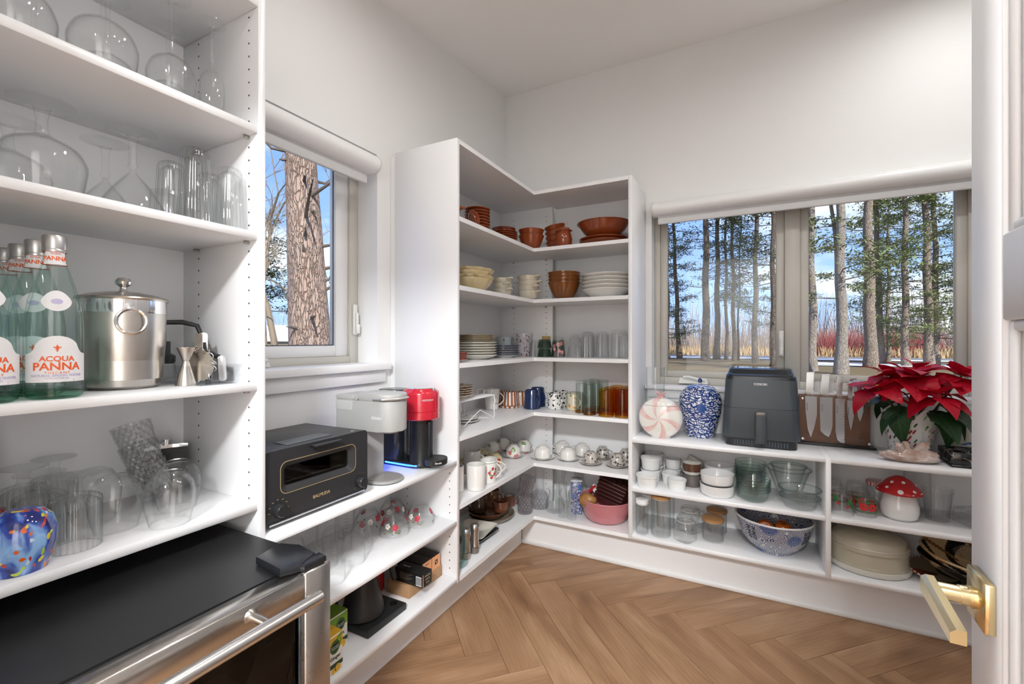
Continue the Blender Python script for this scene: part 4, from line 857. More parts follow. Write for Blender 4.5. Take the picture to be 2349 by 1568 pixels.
# ---- second shelf: cream, white and brown bowls
cream = glaze('cream_glaze', (.62, .50, .28), .14, .25, 20, .5, (.42, .28, .10)); linen = glaze('linen_glaze', (.62, .57, .46), .2, .25); brown = glaze('amber_glaze', (.24, .075, .010), .1, .55, 9, .6, (.10, .025, .004)); white = glaze('white_glaze', (.76, .75, .71), .1, .1)
def scal(r, h):
    o = [(0, .002), (r*.45, 0), (r*.6, .012), (r*.86, h*.6), (r, h), (r*1.0, h+.003), (r*.985, h), (r*.845, h*.62), (r*.58, .015), (0, .006)]
    return lathe(o, 64, 10, .035, (h*.5, 1), sx=1, sy=.8)
stack('cream_bowl', 4, 'cream scalloped oval bowl, {} of its stack', 'bowl', (-1.17, 1.83, C2), [('b', scal(.115, .062), cream)], .0165, 'cream scalloped bowls', R(90), None, .001)
def eared(r, h): return [('body', bowl(r, h, .004, .6, 40, .45), linen)]+[('handle', xf(tube([(.0+.020*math.sin(R(a)), .018*math.cos(R(a)), .006*math.sin(R(a))) for a in range(0, 181, 18)], .0045, 8), (s*(r-.003), 0, h-.006), (0, 0, 0 if s > 0 else PI)), linen) for s in (1, -1)]
stack('eared_bowl', 3, 'small off-white two-handled bowl, {} of the nearer stack', 'bowl', (-1.145, 2.085, C2), eared(.052, .044), .028, 'nearer off-white handled bowls', R(-20))
stack('eared_bowl', 4, 'off-white two-handled bowl, {} of the stack in the corner', 'bowl', (-1.085, 2.275, C2), eared(.060, .048), .028, 'corner off-white handled bowls', R(-10))
stack('brown_bowl', 4, 'amber-brown mixing bowl, {} of its stack', 'bowl', (-.905, 2.36, C2), [('b', bowl(.088, .092, .0025, .42, 48, .62, .0035), brown)], .0185, 'amber-brown bowls')
stack('pasta_plate', 5, 'deep white pasta plate, {} of its stack', 'plate', (-.672, 2.382, C2), [('p', plate(.132, .045, .005, .5, 56), white)], .0195, 'white pasta plates')
# ---- third shelf: plates and glasses
ivory = glaze('ivory_glaze', (.68, .65, .58), .12, .1)
@memo
def rimmed(name, base, rim, r0, r1):
    b = NB(name); s = b.sep(b.obj()); d = b.math('SQRT', b.math('ADD', b.math('MULTIPLY', s[0], s[0]), b.math('MULTIPLY', s[1], s[1])))
    b.bsdf(b.mix(b.math('MULTIPLY', b.math('GREATER_THAN', d, r0), b.math('LESS_THAN', d, r1)), base, rim), .12, 0, .5, None, .5); return b.m
stack('dinner_plate', 6, 'ivory dinner plate, {} of the large plates in the tall stack', 'plate', (-1.205, 1.905, C3), [('p', plate(.112, .02, .005), ivory)], .0125, 'ivory dinner plates')
stack('side_plate', 4, 'gold-rimmed ivory plate, {} of the four topping the tall stack', 'plate', (-1.205, 1.905, C3+.081), [('p', plate(.102, .012, .004), rimmed('gold_rim', (.68, .65, .58), (.30, .20, .08), .0985, .2))], .0085, 'gold-rimmed plates')
stack('rimmed_saucer', 4, 'red-rimmed saucer, {} of the small pile by the end panel', 'saucer', (-1.115, 1.60, C3), [('p', plate(.058, .012, .004), rimmed('red_rim', (.68, .65, .58), (.35, .05, .03), .052, .2))], .0095, 'red-rimmed saucers')
stack('blue_rim_plate', 5, 'blue-rimmed white plate, {} of the short stack', 'plate', (-1.195, 2.19, C3), [('p', plate(.086, .016, .004, sc=(20, .015)), rimmed('blue_rim', (.70, .69, .66), (.02, .025, .10), .080, .2))], .012, 'blue-rimmed plates')
@memo
def floral(name, base, c1, c2, sc=60, th=.28, c3=None):
    b = NB(name); o = b.obj(); w = b.mix(.02, o, b.noise(o, 60, 2, col=True)); d = b.vor(w, sc); h = b.sep(b.vor(w, sc, 'Color'))
    cc = b.ramp(h[0], [(0, c1), (.45, c2), (.75, c3 or c1)], 'CONSTANT')
    m_ = b.math('MULTIPLY', b.ramp(d, [(th, 1.0), (th+.06, 0.0)]), b.math('GREATER_THAN', h[1], .45))
    b.bsdf(b.mix(m_, base, cc), .15, 0, .5, None, .4); return b.m
fb = floral('floral_blue', (.48, .56, .58), (.45, .03, .12), (.20, .28, .12), 34, .30); fp = floral('floral_lilac', (.66, .62, .64), (.40, .06, .20), (.10, .08, .12), 70, .33, (.22, .18, .3))
mugm2 = lathe([(0, 0), (.036, 0), (.040, .004), (.045, .06), (.043, .06), (.038, .008), (0, .006)], 40)
stack('floral_bowl', 2, 'pale blue rose-print cup, {} of the pair at the back', 'cup', (-1.302, 2.40, C3), [('b', mugm2, fb)], .055, 'pale blue rose cups')
thing('floral_mug', 'lilac flower-print mug in the back corner', 'mug', (-1.195, 2.445, C3), [('body', lathe([(0, 0), (.040, 0), (.043, .004), (.049, .135), (.046, .135), (.040, .008), (0, .006)], 40), fp), ('handle', handle(.046, .03, .11, .032, .005), fp)], (R(0), R(0), R(-60)))
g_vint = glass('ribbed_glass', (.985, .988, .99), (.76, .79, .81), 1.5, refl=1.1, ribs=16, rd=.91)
thing('arched_tumbler', 'clear arched-rib tumbler beside the dark green glasses', 'glass', (-1.105, 2.405, C3), [('t', tumbler(.095, .030, .034, .003, .008, 12, .05, .012, 72), g_vint)])
thing('gold_lid_jar', 'small jar with a yellow lid behind the green glasses', 'jar', (-1.06, 2.468, C3), [('jar', tumbler(.10, .025, .025, up=True), g_clear), ('lid', lathe([(0, .097), (.024, .097), (.025, .118), (0, .119)], 24), pl('lid_yellow', (.55, .36, .10), .4))])
g_green = glass('green_glass', (.60, .68, .63), (.22, .28, .25), 1.5)
for i in range(2): thing('green_tumbler', 'dark green glass tumbler, '+['lower of the pair at the corner', 'upper of the pair at the corner'][i], 'glass', (-1.028, 2.372, C3+.050*i), [('t', tumbler(.050, .034, .041, .003, .006, 0, 0, .008), g_green)], 0, 'dark green tumblers')
thing('green_tumbler', 'dark green glass tumbler standing beside the pair', 'glass', (-.968, 2.43, C3), [('t', tumbler(.096, .034, .041, .003, .006, 0, 0, .008), g_green)], 0, 'dark green tumblers')
blos = lambda r, h, n, sd: join([wrap(flower(.016+.006*((i*7+sd) % 3)/2), r, R(-60+360*((i*.381+sd*.1) % 1)), h*(.25+.6*((i*.618) % 1)), None) for i in range(n)])
thing('blossom_tumbler', 'clear tumbler printed with pink cherry blossom', 'glass', (-.938, 2.355, C3), [('glass', tumbler(.112, .028, .032, .003, .01), g_clear), ('blossom_print', blos(.0325, .112, 7, 1), pl('blossom_pink', (.68, .30, .30), .5)), ('dark_print', wrap(join([box(-.03, .03, 0, .03, 0, .0002)]), .0318, R(-60), .004), pl('print_smoke', (.12, .09, .09), .5))])
for i in range(2): thing('arched_tumbler', 'short arched-rib tumbler, '+['lower of the stacked pair beside the blossom glass', 'upper of the stacked pair beside the blossom glass'][i], 'glass', (-.856, 2.40, C3+.0788*i), [('t', tumbler(.078-.030*i, .036-.006*i, .045-.010*i, .003, .008, 16, .045, .016, 80), g_vint)], 0, 'stacked arched-rib tumblers')
for x, y, r, h, lab in [(-.782, 2.395, .037, .140, 'tall arched-rib tumbler, closest to the shelf front'), (-.718, 2.465, .037, .140, 'tall arched-rib tumbler set back beside the front one'), (-.800, 2.480, .035, .138, 'tall arched-rib tumbler at the very back')]:
    thing('arched_tumbler', lab, 'glass', (x, y, C3), [('t', tumbler(h, r*.92, r, .003, .01, 18, .04, .018, 90), g_vint)], 0, 'tall arched-rib tumblers')
thing('jar_tumbler', 'large smooth clear tumbler at the back by the end panel', 'glass', (-.625, 2.478, C3), [('t', tumbler(.15, .046, .048, .003, .01, 22, .02, .014, 88), g_clear)])
thing('hammered_tumbler', 'clear hammered tumbler in front by the end panel', 'glass', (-.572, 2.385, C3), [('t', tumbler(.126, .035, .036, .003, .008, 30, .02, .004, 90), glass('hammered', (.965, .97, .97), (.65, .68, .7), 1.5, .08))])
# ---- fourth shelf: wire rack with plates, mugs, smoky and amber glasses
m_wire = pl('white_wire', (.80, .80, .82), .4)
rkz = .118
def wire(*ps, r=.0022): return tube(ps, r, 6)
rack = emp('wire_plate_rack', (-1.205, 1.80, C4+.0004)); tag(rack, 'white wire shelf rack holding flower-rimmed plates', 'rack')
ob('grid', join([wire((-.085, -.15+.018*k, rkz), (.085, -.15+.018*k, rkz), r=.0016) for k in range(18)]+[wire((-.085, -.155, rkz), (-.085, .16, rkz)), wire((.085, -.155, rkz), (.085, .16, rkz)), wire((-.085, .16, rkz), (.085, .16, rkz)), wire((-.085, -.155, rkz), (.085, -.155, rkz))]), m_wire, rack)
for y in (-.15, .15):
    ob('leg', join([wire((.085, y, rkz), (.092, y, rkz-.03), (.085, y, rkz-.05), (.088, y, .02), (.085, y, .0022), (-.085, y, .0022), (-.088, y, .02), (-.085, y, rkz)), ]), m_wire, rack)
ob('brace', wire((.085, .15, .006), (.085, .02, .062), (.085, -.12, .006)), m_wire, rack)
ob('stop', wire((.02, .16, rkz), (.02, .168, rkz+.02), (.0, .170, rkz+.024), (-.02, .168, rkz+.02), (-.02, .16, rkz)), m_wire, rack)
ff = floral('floral_rim', (.62, .56, .44), (.38, .08, .06), (.16, .20, .06), 48, .36, (.45, .2, .12))
stack('floral_plate', 5, 'flower-printed plate, {} of the stack on the wire rack', 'plate', (-1.215, 1.755, C4+.1205), [('p', plate(.082, .016, .004, sc=(12, .03)), ff)], .0105, 'flower-printed plates on the rack')
stack('garland_saucer', 2, 'garland-printed saucer, {} of the pair under the wire rack', 'saucer', (-1.20, 1.80, C4), [('p', plate(.072, .012, .004), floral('garland', (.70, .68, .64), (.10, .06, .03), (.30, .06, .05), 60, .25))], .012, 'garland saucers')
def mug(r0, r1, h, mat, hr=.006, ho=.030, up=True, extra=()):
    p = [(0, 0), (r0-.004, 0), (r0, .004), (r1, h-.002), (r1-.001, h), (r1-.004, h), (r0-.005, .008), (0, .007)]
    if not up: p = inv(p, h)
    rm = r1 if up else r0
    return [('body', lathe(p, 44), mat)+((list(extra),) if extra else ()), ('handle', handle(min(r0, r1)-.002, h*.2, h*.82, ho, hr, 14, .75), mat)]
wg = glaze('white_gloss', (.74, .72, .69), .12, .08)
thing('latte_mug', 'tall white mug printed with thin lines beside the wire rack', 'mug', (-1.285, 2.215, C4), mug(.036, .045, .118, wg, .005, .034, True, [('line_print', join([tube([(q*math.cos(a), q*math.sin(a), z) for a, z, q in ((R(-95), .10, .0443), (R(-80), .08, .0430), (R(-60), .07, .0423), (R(-35), .066, .0420))], .0006, 4), wrap(txt('Cocoa', .012, .0002), .041, R(-52), .038)]), pl('print_brown', (.20, .06, .05), .5))]), R(38))
@memo
def stripes(name, c1, c2, n):
    b = NB(name); s = b.sep(b.obj()); a = b.math('ARCTAN2', s[1], s[0]); f = b.math('FRACT', b.math('MULTIPLY', a, n/(2*PI)))
    b.bsdf(b.mix(b.math('GREATER_THAN', f, .52), c1, c2), .18, 0, .5, None, .4); return b.m
ms = stripes('rust_stripes', (.70, .66, .60), (.36, .085, .02), 13)
rustm = glaze('rust_glaze', (.36, .085, .02), .2, .2)
sm = mug(.046, .040, .080, ms, .005, .026, True); sm[1] = ('handle', sm[1][1], rustm)
for x, y, a, lab in [(-1.235, 2.337, 210, 'rust and white striped mug on its saucer, frontmost'), (-1.334, 2.338, 40, 'rust and white striped mug beside the tall white mug'), (-1.330, 2.440, 150, 'rust and white striped mug in the back corner'), (-1.222, 2.446, 20, 'rust and white striped mug behind the frontmost one')]:
    z = C4+(.011 if 'frontmost' in lab and 'behind' not in lab else 0)
    thing('striped_mug', lab, 'mug', (x, y, z), sm, R(a), 'rust-striped mugs')
thing('striped_saucer', 'rust and white striped saucer under the front striped mug', 'saucer', (-1.235, 2.337, C4), [('p', lathe([(0, 0), (.054, 0), (.060, .008), (.058, .011), (.048, .0105), (0, .0105)], 44), ms)])
nav = glaze('navy_glaze', (.012, .03, .10), .14, .4, 12, .5)
thing('navy_mug', 'navy blue glazed mug at the shelf corner, front one', 'mug', (-1.098, 2.350, C4), mug(.048, .038, .108, nav, .006, .030), R(-25), 'navy mugs')
thing('navy_mug', 'navy blue glazed mug behind the front navy one', 'mug', (-1.105, 2.446, C4), mug(.046, .038, .112, nav, .006, .018), R(-20), 'navy mugs')
leaf = floral('leaf_black', (.74, .73, .70), (.015, .02, .02), (.04, .05, .05), 62, .42)
thing('leaf_mug', 'white mug printed with black leaves', 'mug', (-.978, 2.40, C4), mug(.041, .041, .090, leaf, .006, .022), R(-25))
thing('leaf_mug', 'white mug behind the black-leaf one', 'mug', (-.982, 2.51, C4), mug(.041, .041, .092, leaf, .006, .018), R(10))
thing('orange_print_mug', 'cream mug printed with oranges and leaves', 'mug', (-.866, 2.405, C4), mug(.038, .038, .092, floral('citrus', (.60, .56, .44), (.60, .26, .03), (.13, .20, .05), 50, .30), .005, .026), R(-35))
thing('grey_print_mug', 'pale patterned mug behind the orange-print one', 'mug', (-.885, 2.50, C4), mug(.040, .040, .090, floral('palebits', (.58, .56, .50), (.30, .25, .15), (.20, .25, .2), 60, .25), .005, .018), R(20))
g_smoke = glass('smoke_glass', (.93, .955, .945), (.55, .61, .59), 1.5); g_amb = glass('amber_glass', (.94, .76, .33), (.62, .34, .06), 1.5); g_ambb = glass('amber_base', (.90, .62, .22), (.5, .22, .04), 1.5)
hb_ = tumbler(.170, .030, .033, .003, .012, 0, 0, .006)
for i, (x, y) in enumerate(((-.738, 2.295), (-.800, 2.345), (-.722, 2.37), (-.785, 2.42), (-.71, 2.446), (-.775, 2.497))):
    thing('smoky_highball', 'smoky grey highball glass, '+['frontmost', 'second, beside the orange-print mug', 'third, behind the frontmost', 'fourth, behind the second', 'fifth, towards the back', 'backmost'][i], 'glass', (x, y, C4), [('wall', hb_, g_smoke), ('amber_base', lathe([(0, .001), (.0318, .001), (.0318, .013), (0, .010)], 36), g_ambb)], 0, 'smoky highball glasses')
at = tumbler(.145, .037, .038, .004, .012, 0, 0, .01)
for i, (x, y) in enumerate(((-.648, 2.292), (-.566, 2.300), (-.640, 2.374), (-.562, 2.382), (-.632, 2.456), (-.562, 2.464))):
    thing('amber_tumbler', 'amber glass tumbler, '+['front row, beside the smoky glasses', 'front row, against the end panel', 'middle row, beside the smoky glasses', 'middle row, against the end panel', 'back row, beside the smoky glasses', 'back row, against the end panel'][i], 'glass', (x, y, C4), [('t', at, g_amb)], 0, 'amber tumblers')
# ---- fifth shelf: cups and saucers
saucer = lathe([(0, .001), (.032, 0), (.036, .004), (.068, .014), (.0705, .017), (.066, .0165), (.036, .0075), (0, .006)], 44)
def teacup(r=.043, h=.060, rb=.022):
    p = [(0, 0), (rb, 0), (rb, .005), (r*.70, .010), (r*.86, .019), (r*.955, h*.55), (r*.99, h*.78), (r, h), (r-.003, h), (r*.90, h*.55), (r*.78, .019), (0, .010)]
    return lathe(inv(p, h), 44)
def cupset(i, nm, labels, mat, x, y, a, smat=None, prn=None, r=.043, h=.060, ss=1.0):
    if labels[0]: thing(nm+'_saucer', labels[0], 'saucer', (x, y, C5), [('s', xf(saucer, sc=(ss, ss, 1)), smat or mat)], 0, nm.replace('_', ' ')+' saucers')
    z = C5+(.0145 if labels[0] else 0)
    thing(nm+'_cup', labels[1], 'cup', (x, y, z), [('body', teacup(r, h), mat)+(([('print', prn[0], prn[1])],) if prn else ()), ('handle', handle(r*.82, h*.18, h*.72, .024, .0035, 12, .7), mat)], R(a), nm.replace('_', ' ')+' cups')
rose_m = floral('rose_print', (.72, .70, .67), (.60, .18, .16), (.24, .34, .14), 27, .36)
for i, (x, y, a, w) in enumerate(((-1.185, 2.285, 160, 'front'), (-1.320, 2.285, 20, 'side, near the yellow cups'), (-1.320, 2.412, 10, 'back corner'), (-1.185, 2.418, 60, 'back, behind the front cup'))):
    cupset(i, 'rose', ('rose-printed saucer at the %s' % w, 'upturned rose-printed teacup at the %s' % w), rose_m, x, y, a, None, None, .043, .060, .83)
cupset(0, 'plain_white', ('plain white saucer at the shelf corner', 'upturned plain white teacup at the shelf corner'), wg, -1.022, 2.330, -20, None, None, .048, .062, .95)
tp = lambda: wrap(txt('wonderful day', .0085, .0002, .0002), .046, R(-65), .014)
for i, (x, y, a, w) in enumerate(((-.884, 2.366, 190, 'in front'), (-.966, 2.492, 180, 'at the back beside the plain cup'), (-.845, 2.492, 190, 'at the back behind the front one'))):
    cupset(i, 'script', ('white saucer of the script teacup %s' % w, 'upturned white teacup with blue script %s' % w), wg, x, y, a, None, (tp(), pl('script_blue', (.05, .10, .22), .5)), .046, .060, .85)
stone = glaze('grey_beige', (.52, .45, .40), .2, .2); dark_l = floral('dark_leaf', (.46, .42, .38), (.04, .05, .05), (.08, .09, .08), 75, .42)
for i, (x, y, a, w) in enumerate(((-.748, 2.345, 150, 'in front'), (-.610, 2.365, -30, 'by the end panel'), (-.724, 2.488, 0, 'at the back'), (-.596, 2.492, 0, 'in the back by the end panel'))):
    cupset(i, 'leafy', ('beige saucer of the leafy teacup %s' % w, 'upturned taupe teacup with dark leaves %s' % w), dark_l, x, y, a, stone, None, .038, .056, .85)
yel = floral('yellow_cherry', (.60, .52, .30), (.45, .02, .02), (.45, .16, .12), 42, .30); yel2 = floral('yellow_pansy', (.56, .50, .30), (.15, .16, .25), (.12, .2, .06), 42, .32)
for x, y, m, lab in [(-1.225, 2.13, yel, 'pale yellow cup with red cherries, upside down'), (-1.30, 2.065, yel, 'pale yellow cup with red cherries lying low behind the mugs'), (-1.325, 2.168, yel2, 'pale yellow cup with blue pansies, upside down'), (-1.325, 1.96, yel2, 'pale yellow pansy cup near the back panel')]:
    thing('yellow_cup', lab, 'cup', (x, y, C5), [('c', teacup(.050, .056, .027), m)], 0, 'pale yellow cups')
wm = mug(.041, .043, .112, wg, .006, .030)
thing('beer_mug', 'thick white mug at the front of the cup shelf', 'mug', (-1.082, 1.722, C5), wm, R(80), 'white mugs')
thing('beer_mug', 'thick white mug behind the front white one', 'mug', (-1.235, 1.93, C5), wm, R(20), 'white mugs')
thing('holly_mug', 'white mug with red berries and a green band', 'mug', (-1.085, 1.835, C5), mug(.038, .039, .104, wg, .006, .026, True, [('berry_print', join([wrap(flower(.012, 5), .0388, R(a), z) for a, z in ((-70, .03), (-45, .045), (-85, .052), (-30, .065), (-60, .07), (-20, .035))]), m_fr), ('leaf_print', join([wrap(prism(rrect(.014, .006, .0028, 3), 0, .0002, 0, 1, False), .0387, R(a), z) for a, z in ((-58, .038), (-35, .055), (-78, .042), (-48, .066), (-25, .05), (-72, .062))]), m_fg), ('green_band', lathe([(.0392, .094), (.0396, .095), (.0396, .0965), (.0392, .097)], 40), pl('band_green', (.25, .38, .28), .5))]), R(35))
thing('ring_mug', 'white mug with a wide ring handle behind the holly mug', 'mug', (-1.13, 1.925, C5), mug(.040, .040, .085, wg, .005, .040), R(30))
thing('orange_label_mug', 'white mug with an orange label against the end panel', 'mug', (-1.152, 1.655, C5), mug(.042, .042, .112, wg, .006, .03, True, [('orange_label', wrap(box(-.014, .014, 0, .042, 0, .0003), .0424, R(-20), .02), pl('label_amber', (.75, .26, .01), .5))]), R(120))
# ---- lowest shelf
m_mill = brushed('mill_steel', (.62, .60, .58), .25, 2, 3)
def mill(label, x, y, col):
    thing('spice_mill', label, 'mill', (x, y, C6), [('jar', lathe([(0, 0), (.0195, 0), (.020, .002), (.019, .035), (0, .036)], 32), g_clear), ('contents', lathe([(0, .003), (.0178, .003), (.0172, .026), (0, .027)], 24), pl('spice_'+label[:6], col, .8, var=.8, vs=300)), ('sleeve', lathe([(.0195, .030), (.0205, .031), (.0185, .06), (.0175, .085), (.0185, .104), (0, .104)], 36), m_mill), ('head', lathe([(0, .106), (.0205, .106), (.0215, .110), (.0205, .122), (.015, .130), (.006, .133), (0, .133)], 36), m_mill)], 0, 'steel spice mills')
mill('pink salt in a steel-topped spice mill', -1.098, 1.665, (.60, .36, .30)); mill('pepper in a steel-topped spice mill', -1.092, 1.728, (.20, .15, .12))
thing('green_vase', 'tall grey-green ribbed bottle standing against the end panel', 'vase', (-1.083, 1.592, C6), [('v', lathe([(0, 0), (.022, 0), (.034, .015), (.037, .05), (.034, .09), (.024, .14), (.020, .19), (.022, .20), (.018, .2), (.016, .19), (.030, .09), (.032, .03), (0, .008)], 72, 24, .03), glass('sea_glass', (.86, .93, .925), (.40, .55, .55), 1.5))])
pot_d = glaze('stoneware_brown', (.075, .038, .02), .2, .6, 16, .4, (.02, .012, .008)); pot_o = glaze('stoneware_rust', (.17, .055, .025), .22, .6, 14, .4, (.05, .03, .02)); pot_g = glaze('stoneware_grey', (.20, .17, .13), .25, .6, 14, .3, (.09, .05, .03))
ovp = lambda r, h: lathe([(0, 0), (r*.72, 0), (r*.8, .004), (r*.97, h*.8), (r, h), (r*.965, h+.002), (r*.78, .010), (0, .008)], 48, sx=1, sy=1.12)
thing('square_dish', 'white square dish on top of the dark one', 'dish', (-1.175, 1.86, C6+.0165), [('d', loft([[(x*k, y*k, z) for x, y in rrect(.17, .19, .018)] for k, z in ((.62, 0), (.72, .006), (.98, .026), (1, .03), (.965, .03), (.70, .011), (.3, .009))]), glaze('dish_white', (.66, .63, .56), .3, .15))], R(6))
thing('square_dish', 'dark grey square dish under the white one', 'dish', (-1.175, 1.87, C6), [('d', loft([[(x*k, y*k, z) for x, y in rrect(.165, .185, .018)] for k, z in ((.60, 0), (.72, .004), (.98, .022), (1, .026), (.965, .026), (.70, .008), (.3, .007))]), glaze('dish_dark', (.03, .035, .045), .3, .3))], R(-2))
thing('stoneware_platter', 'grey oval stoneware platter under the rust one', 'platter', (-1.225, 2.112, C6), [('p', ovp(.120, .028), pot_g)], R(8))
thing('stoneware_platter', 'rust oval stoneware platter holding the brown cups', 'platter', (-1.245, 2.105, C6+.0165), [('p', ovp(.105, .030), pot_o)], R(8))
thing('brown_cup', 'squat brown glazed stoneware cup with a handle on the platter', 'cup', (-1.185, 2.135, C6+.036), mug(.040, .046, .056, pot_o, .006, .024), R(130))
thing('dark_mug', 'black glazed stoneware mug behind the brown cup', 'mug', (-1.292, 2.085, C6+.034), mug(.044, .044, .085, pot_d, .006, .028), R(250))
thing('ochre_mug', 'ochre stoneware mug behind the platter', 'mug', (-1.325, 2.285, C6), mug(.038, .044, .085, glaze('ochre', (.22, .10, .03), .25, .5), .006, .026), R(10))
thing('copper_mug', 'small copper-brown mug behind the cut glass', 'mug', (-1.225, 2.315, C6), [('body', lathe([(0, 0), (.026, 0), (.031, .004), (.033, .058), (.031, .06), (.0285, .06), (.027, .008), (0, .006)], 36), glaze('copper', (.26, .10, .055), .35, .4)), ('inside', lathe([(.0285, .058), (.0265, .012), (0, .0105)], 32), wg), ('handle', handle(.031, .012, .046, .018, .004), glaze('copper', (.26, .10, .055), .35, .4))], R(20))
for i in range(2): thing('cut_glass_bowl', 'pale lilac cut-glass tumbler, '+['lower one at the shelf corner', 'tilted on top of the lower one'][i], 'glass', (-1.100-.004*i, 2.262, C6+.098*i+(.004 if i else 0)), [('t', lathe([(0, 0), (.040, 0)]+[(.041+.006*k/24, .003+.095*k/24) for k in range(25)]+[(.043, .098), (.038, .01), (0, .008)], 96, fn=lambda x, y, z, a: (x*(1+.05*(abs(math.sin(a*9))*abs(math.sin(z*90))-.4)), y*(1+.05*(abs(math.sin(a*9))*abs(math.sin(z*90))-.4)), z), ang=15), cutglass('lilac_cut', (.965, .95, .96), .80, 110.0))], (0, R(14)*i, 0), 'lilac cut-glass tumblers')
thing('cut_carafe', 'cut-glass carafe with a tall plain neck', 'carafe', (-1.060, 2.372, C6), [('body', lathe([(0, 0), (.046, 0)]+[(.050-.002*abs(k-12)/12, .003+.075*k/24) for k in range(25)]+[(.046, .082), (.0, .084)], 96, fn=lambda x, y, z, a: (x*(1+.04*(abs(math.sin(a*8+z*90))-.5)), y*(1+.04*(abs(math.sin(a*8+z*90))-.5)), z), ang=15), cutglass('lilac_cut2', (.96, .955, .97), .80, 90.0)), ('neck', lathe([(.046, .083), (.028, .095), (.026, .11), (.027, .215), (.0255, .215), (.0245, .11), (.026, .097), (.044, .085)], 40), g_clear)])
thing('flared_vase', 'clear flared vase behind the carafe', 'vase', (-.982, 2.50, C6), [('v', lathe([(0, 0), (.035, 0), (.04, .006), (.04, .04), (.026, .09), (.022, .13), (.034, .19), (.046, .225), (.0445, .225), (.032, .19), (.0205, .13), (.0245, .09), (.0385, .04), (0, .01)], 40), g_clear)])
thing('squat_vase', 'squat clear glass vase with a rolled rim', 'vase', (-.957, 2.352, C6), [('v', lathe([(0, 0), (.035, 0), (.052, .012), (.055, .03), (.048, .06), (.034, .095), (.032, .108), (.040, .122), (.041, .127), (.038, .13), (.035, .127), (.0295, .108), (.032, .094), (.046, .058), (.052, .03), (.034, .008), (0, .006)], 44), glass('vase_glass', (.985, .99, .988), (.68, .72, .71), 1.5))])
cyv = lambda h, r=.0235: lathe([(0, 0), (r, 0), (r+.001, .003), (r, .018), (r-.001, h), (r-.003, h), (r-.003, .02), (0, .016)], 36)
thing('cylinder_vase', 'slim clear cylinder vase beside the squat one', 'vase', (-.890, 2.300, C6), [('v', cyv(.185), g_thick)], 0, 'slim cylinder vases')
thing('cylinder_vase', 'slim clear cylinder vase in front of the blue tower', 'vase', (-.836, 2.296, C6), [('v', cyv(.15), g_thick)], 0, 'slim cylinder vases')
thing('onion_carafe', 'round clear carafe at the back behind the blue tower', 'carafe', (-.868, 2.497, C6), [('v', lathe([(0, 0), (.04, 0), (.058, .03), (.06, .07), (.045, .12), (.028, .16), (.026, .20), (.04, .235), (.0385, .235), (.0245, .20), (.0265, .16), (.043, .12), (.057, .07), (.055, .03), (0, .006)], 44), g_clear)])
@memo
def delft(name, sc=55, base=(.62, .64, .66), ink=(.015, .04, .20), th=.5, dist=2.5):
    b = NB(name); o = b.obj(); d = b.mix(.035, o, b.noise(o, sc*.35, 2, col=True))
    f = b.vor(d, sc, 'Distance', 'DISTANCE_TO_EDGE'); g_ = b.wave(d, sc*.55, 9, 'RINGS', 'SPHERICAL', 2, 2.0)
    k = b.math('MAXIMUM', b.ramp(f, [(.05, 1.0), (.10, 0.0)]), b.ramp(g_, [(th, 0.0), (th+.08, 1.0)]))
    big_ = b.ramp(b.vor(o, sc*.22), [(.22, 1.0), (.30, 0.0)])
    c = b.mix(k, base, ink); c = b.mix(b.math('MULTIPLY', big_, .75), c, (.04, .12, .38))
    b.bsdf(c, .1, 0, .5, None, .6); return b.m
thing('blue_tower_vase', 'square blue and white patterned tower vase', 'vase', (-.845, 2.392, C6), [('body', cbox(.058, .058, .178, .003), delft('delft_small', 70)), ('top', xf(cbox(.062, .062, .010, .002), (0, 0, .178)), glaze('tower_top', (.6, .62, .64), .15)), ('neck', xf(lathe([(0, 0), (.018, 0), (.018, .006), (0, .006)], 20), (0, 0, .188)), glaze('tower_neck', (.25, .27, .3), .2))], R(20))
# pink bowl with trays
pkb = lathe([(0, 0), (.085, 0), (.10, .006)]+[(.10+.038*(q/8)**.6, .006+.105*q/8+.0) for q in range(1, 9)]+[(.141, .116), (.138, .119), (.132, .112), (.12, .05), (.09, .012), (0, .010)], 64, fn=lambda x, y, z, a: (x*(1+.006*math.sin(z*700)), y*(1+.006*math.sin(z*700)), z))
thing('pink_bowl', 'large pink ribbed ceramic bowl full of brown moulds', 'bowl', (-.675, 2.385, C6), [('b', pkb, glaze('pink_glaze', (.55, .20, .22), .18, .15))])
m_choc = pl('mould_brown', (.045, .012, .010), .38)
mould = join([cbox(.155, .10, .010, .003)]+[xf(cbox(.022, .022, .006, .004, 1), (-.056+.028*i, -.028+.028*j, .010)) for i in range(5) for j in range(3)])
for k in range(6):
    thing('chocolate_mould', 'dark brown silicone chocolate mould, %s in the pink bowl' % ['lowest', 'second', 'third', 'fourth', 'fifth', 'uppermost'][k], 'mould', (-.650+.003*k, 2.39+.005*k, C6+.108+.0185*k), [('m', mould, m_choc)], (R(3+k*1.2), R(10+2*k), R(-12+3*k)), 'brown chocolate moulds')
thing('snack_bag', 'crumpled clear bag of crackers tucked in the pink bowl', 'bag', (-.745, 2.315, C6+.075), [('b', lathe([(0, 0), (.02, .004), (.034, .022), (.036, .045), (.024, .062), (.012, .072), (0, .074)], 18, fn=lambda x, y, z, a: (x*1.3*(1+.15*math.sin(a*3+z*60)), y*(1+.15*math.cos(a*4+z*70)), z), ang=70), pl('cracker', (.42, .20, .06), .4, var=.9, vs=60))], (R(10), R(-12), 0))
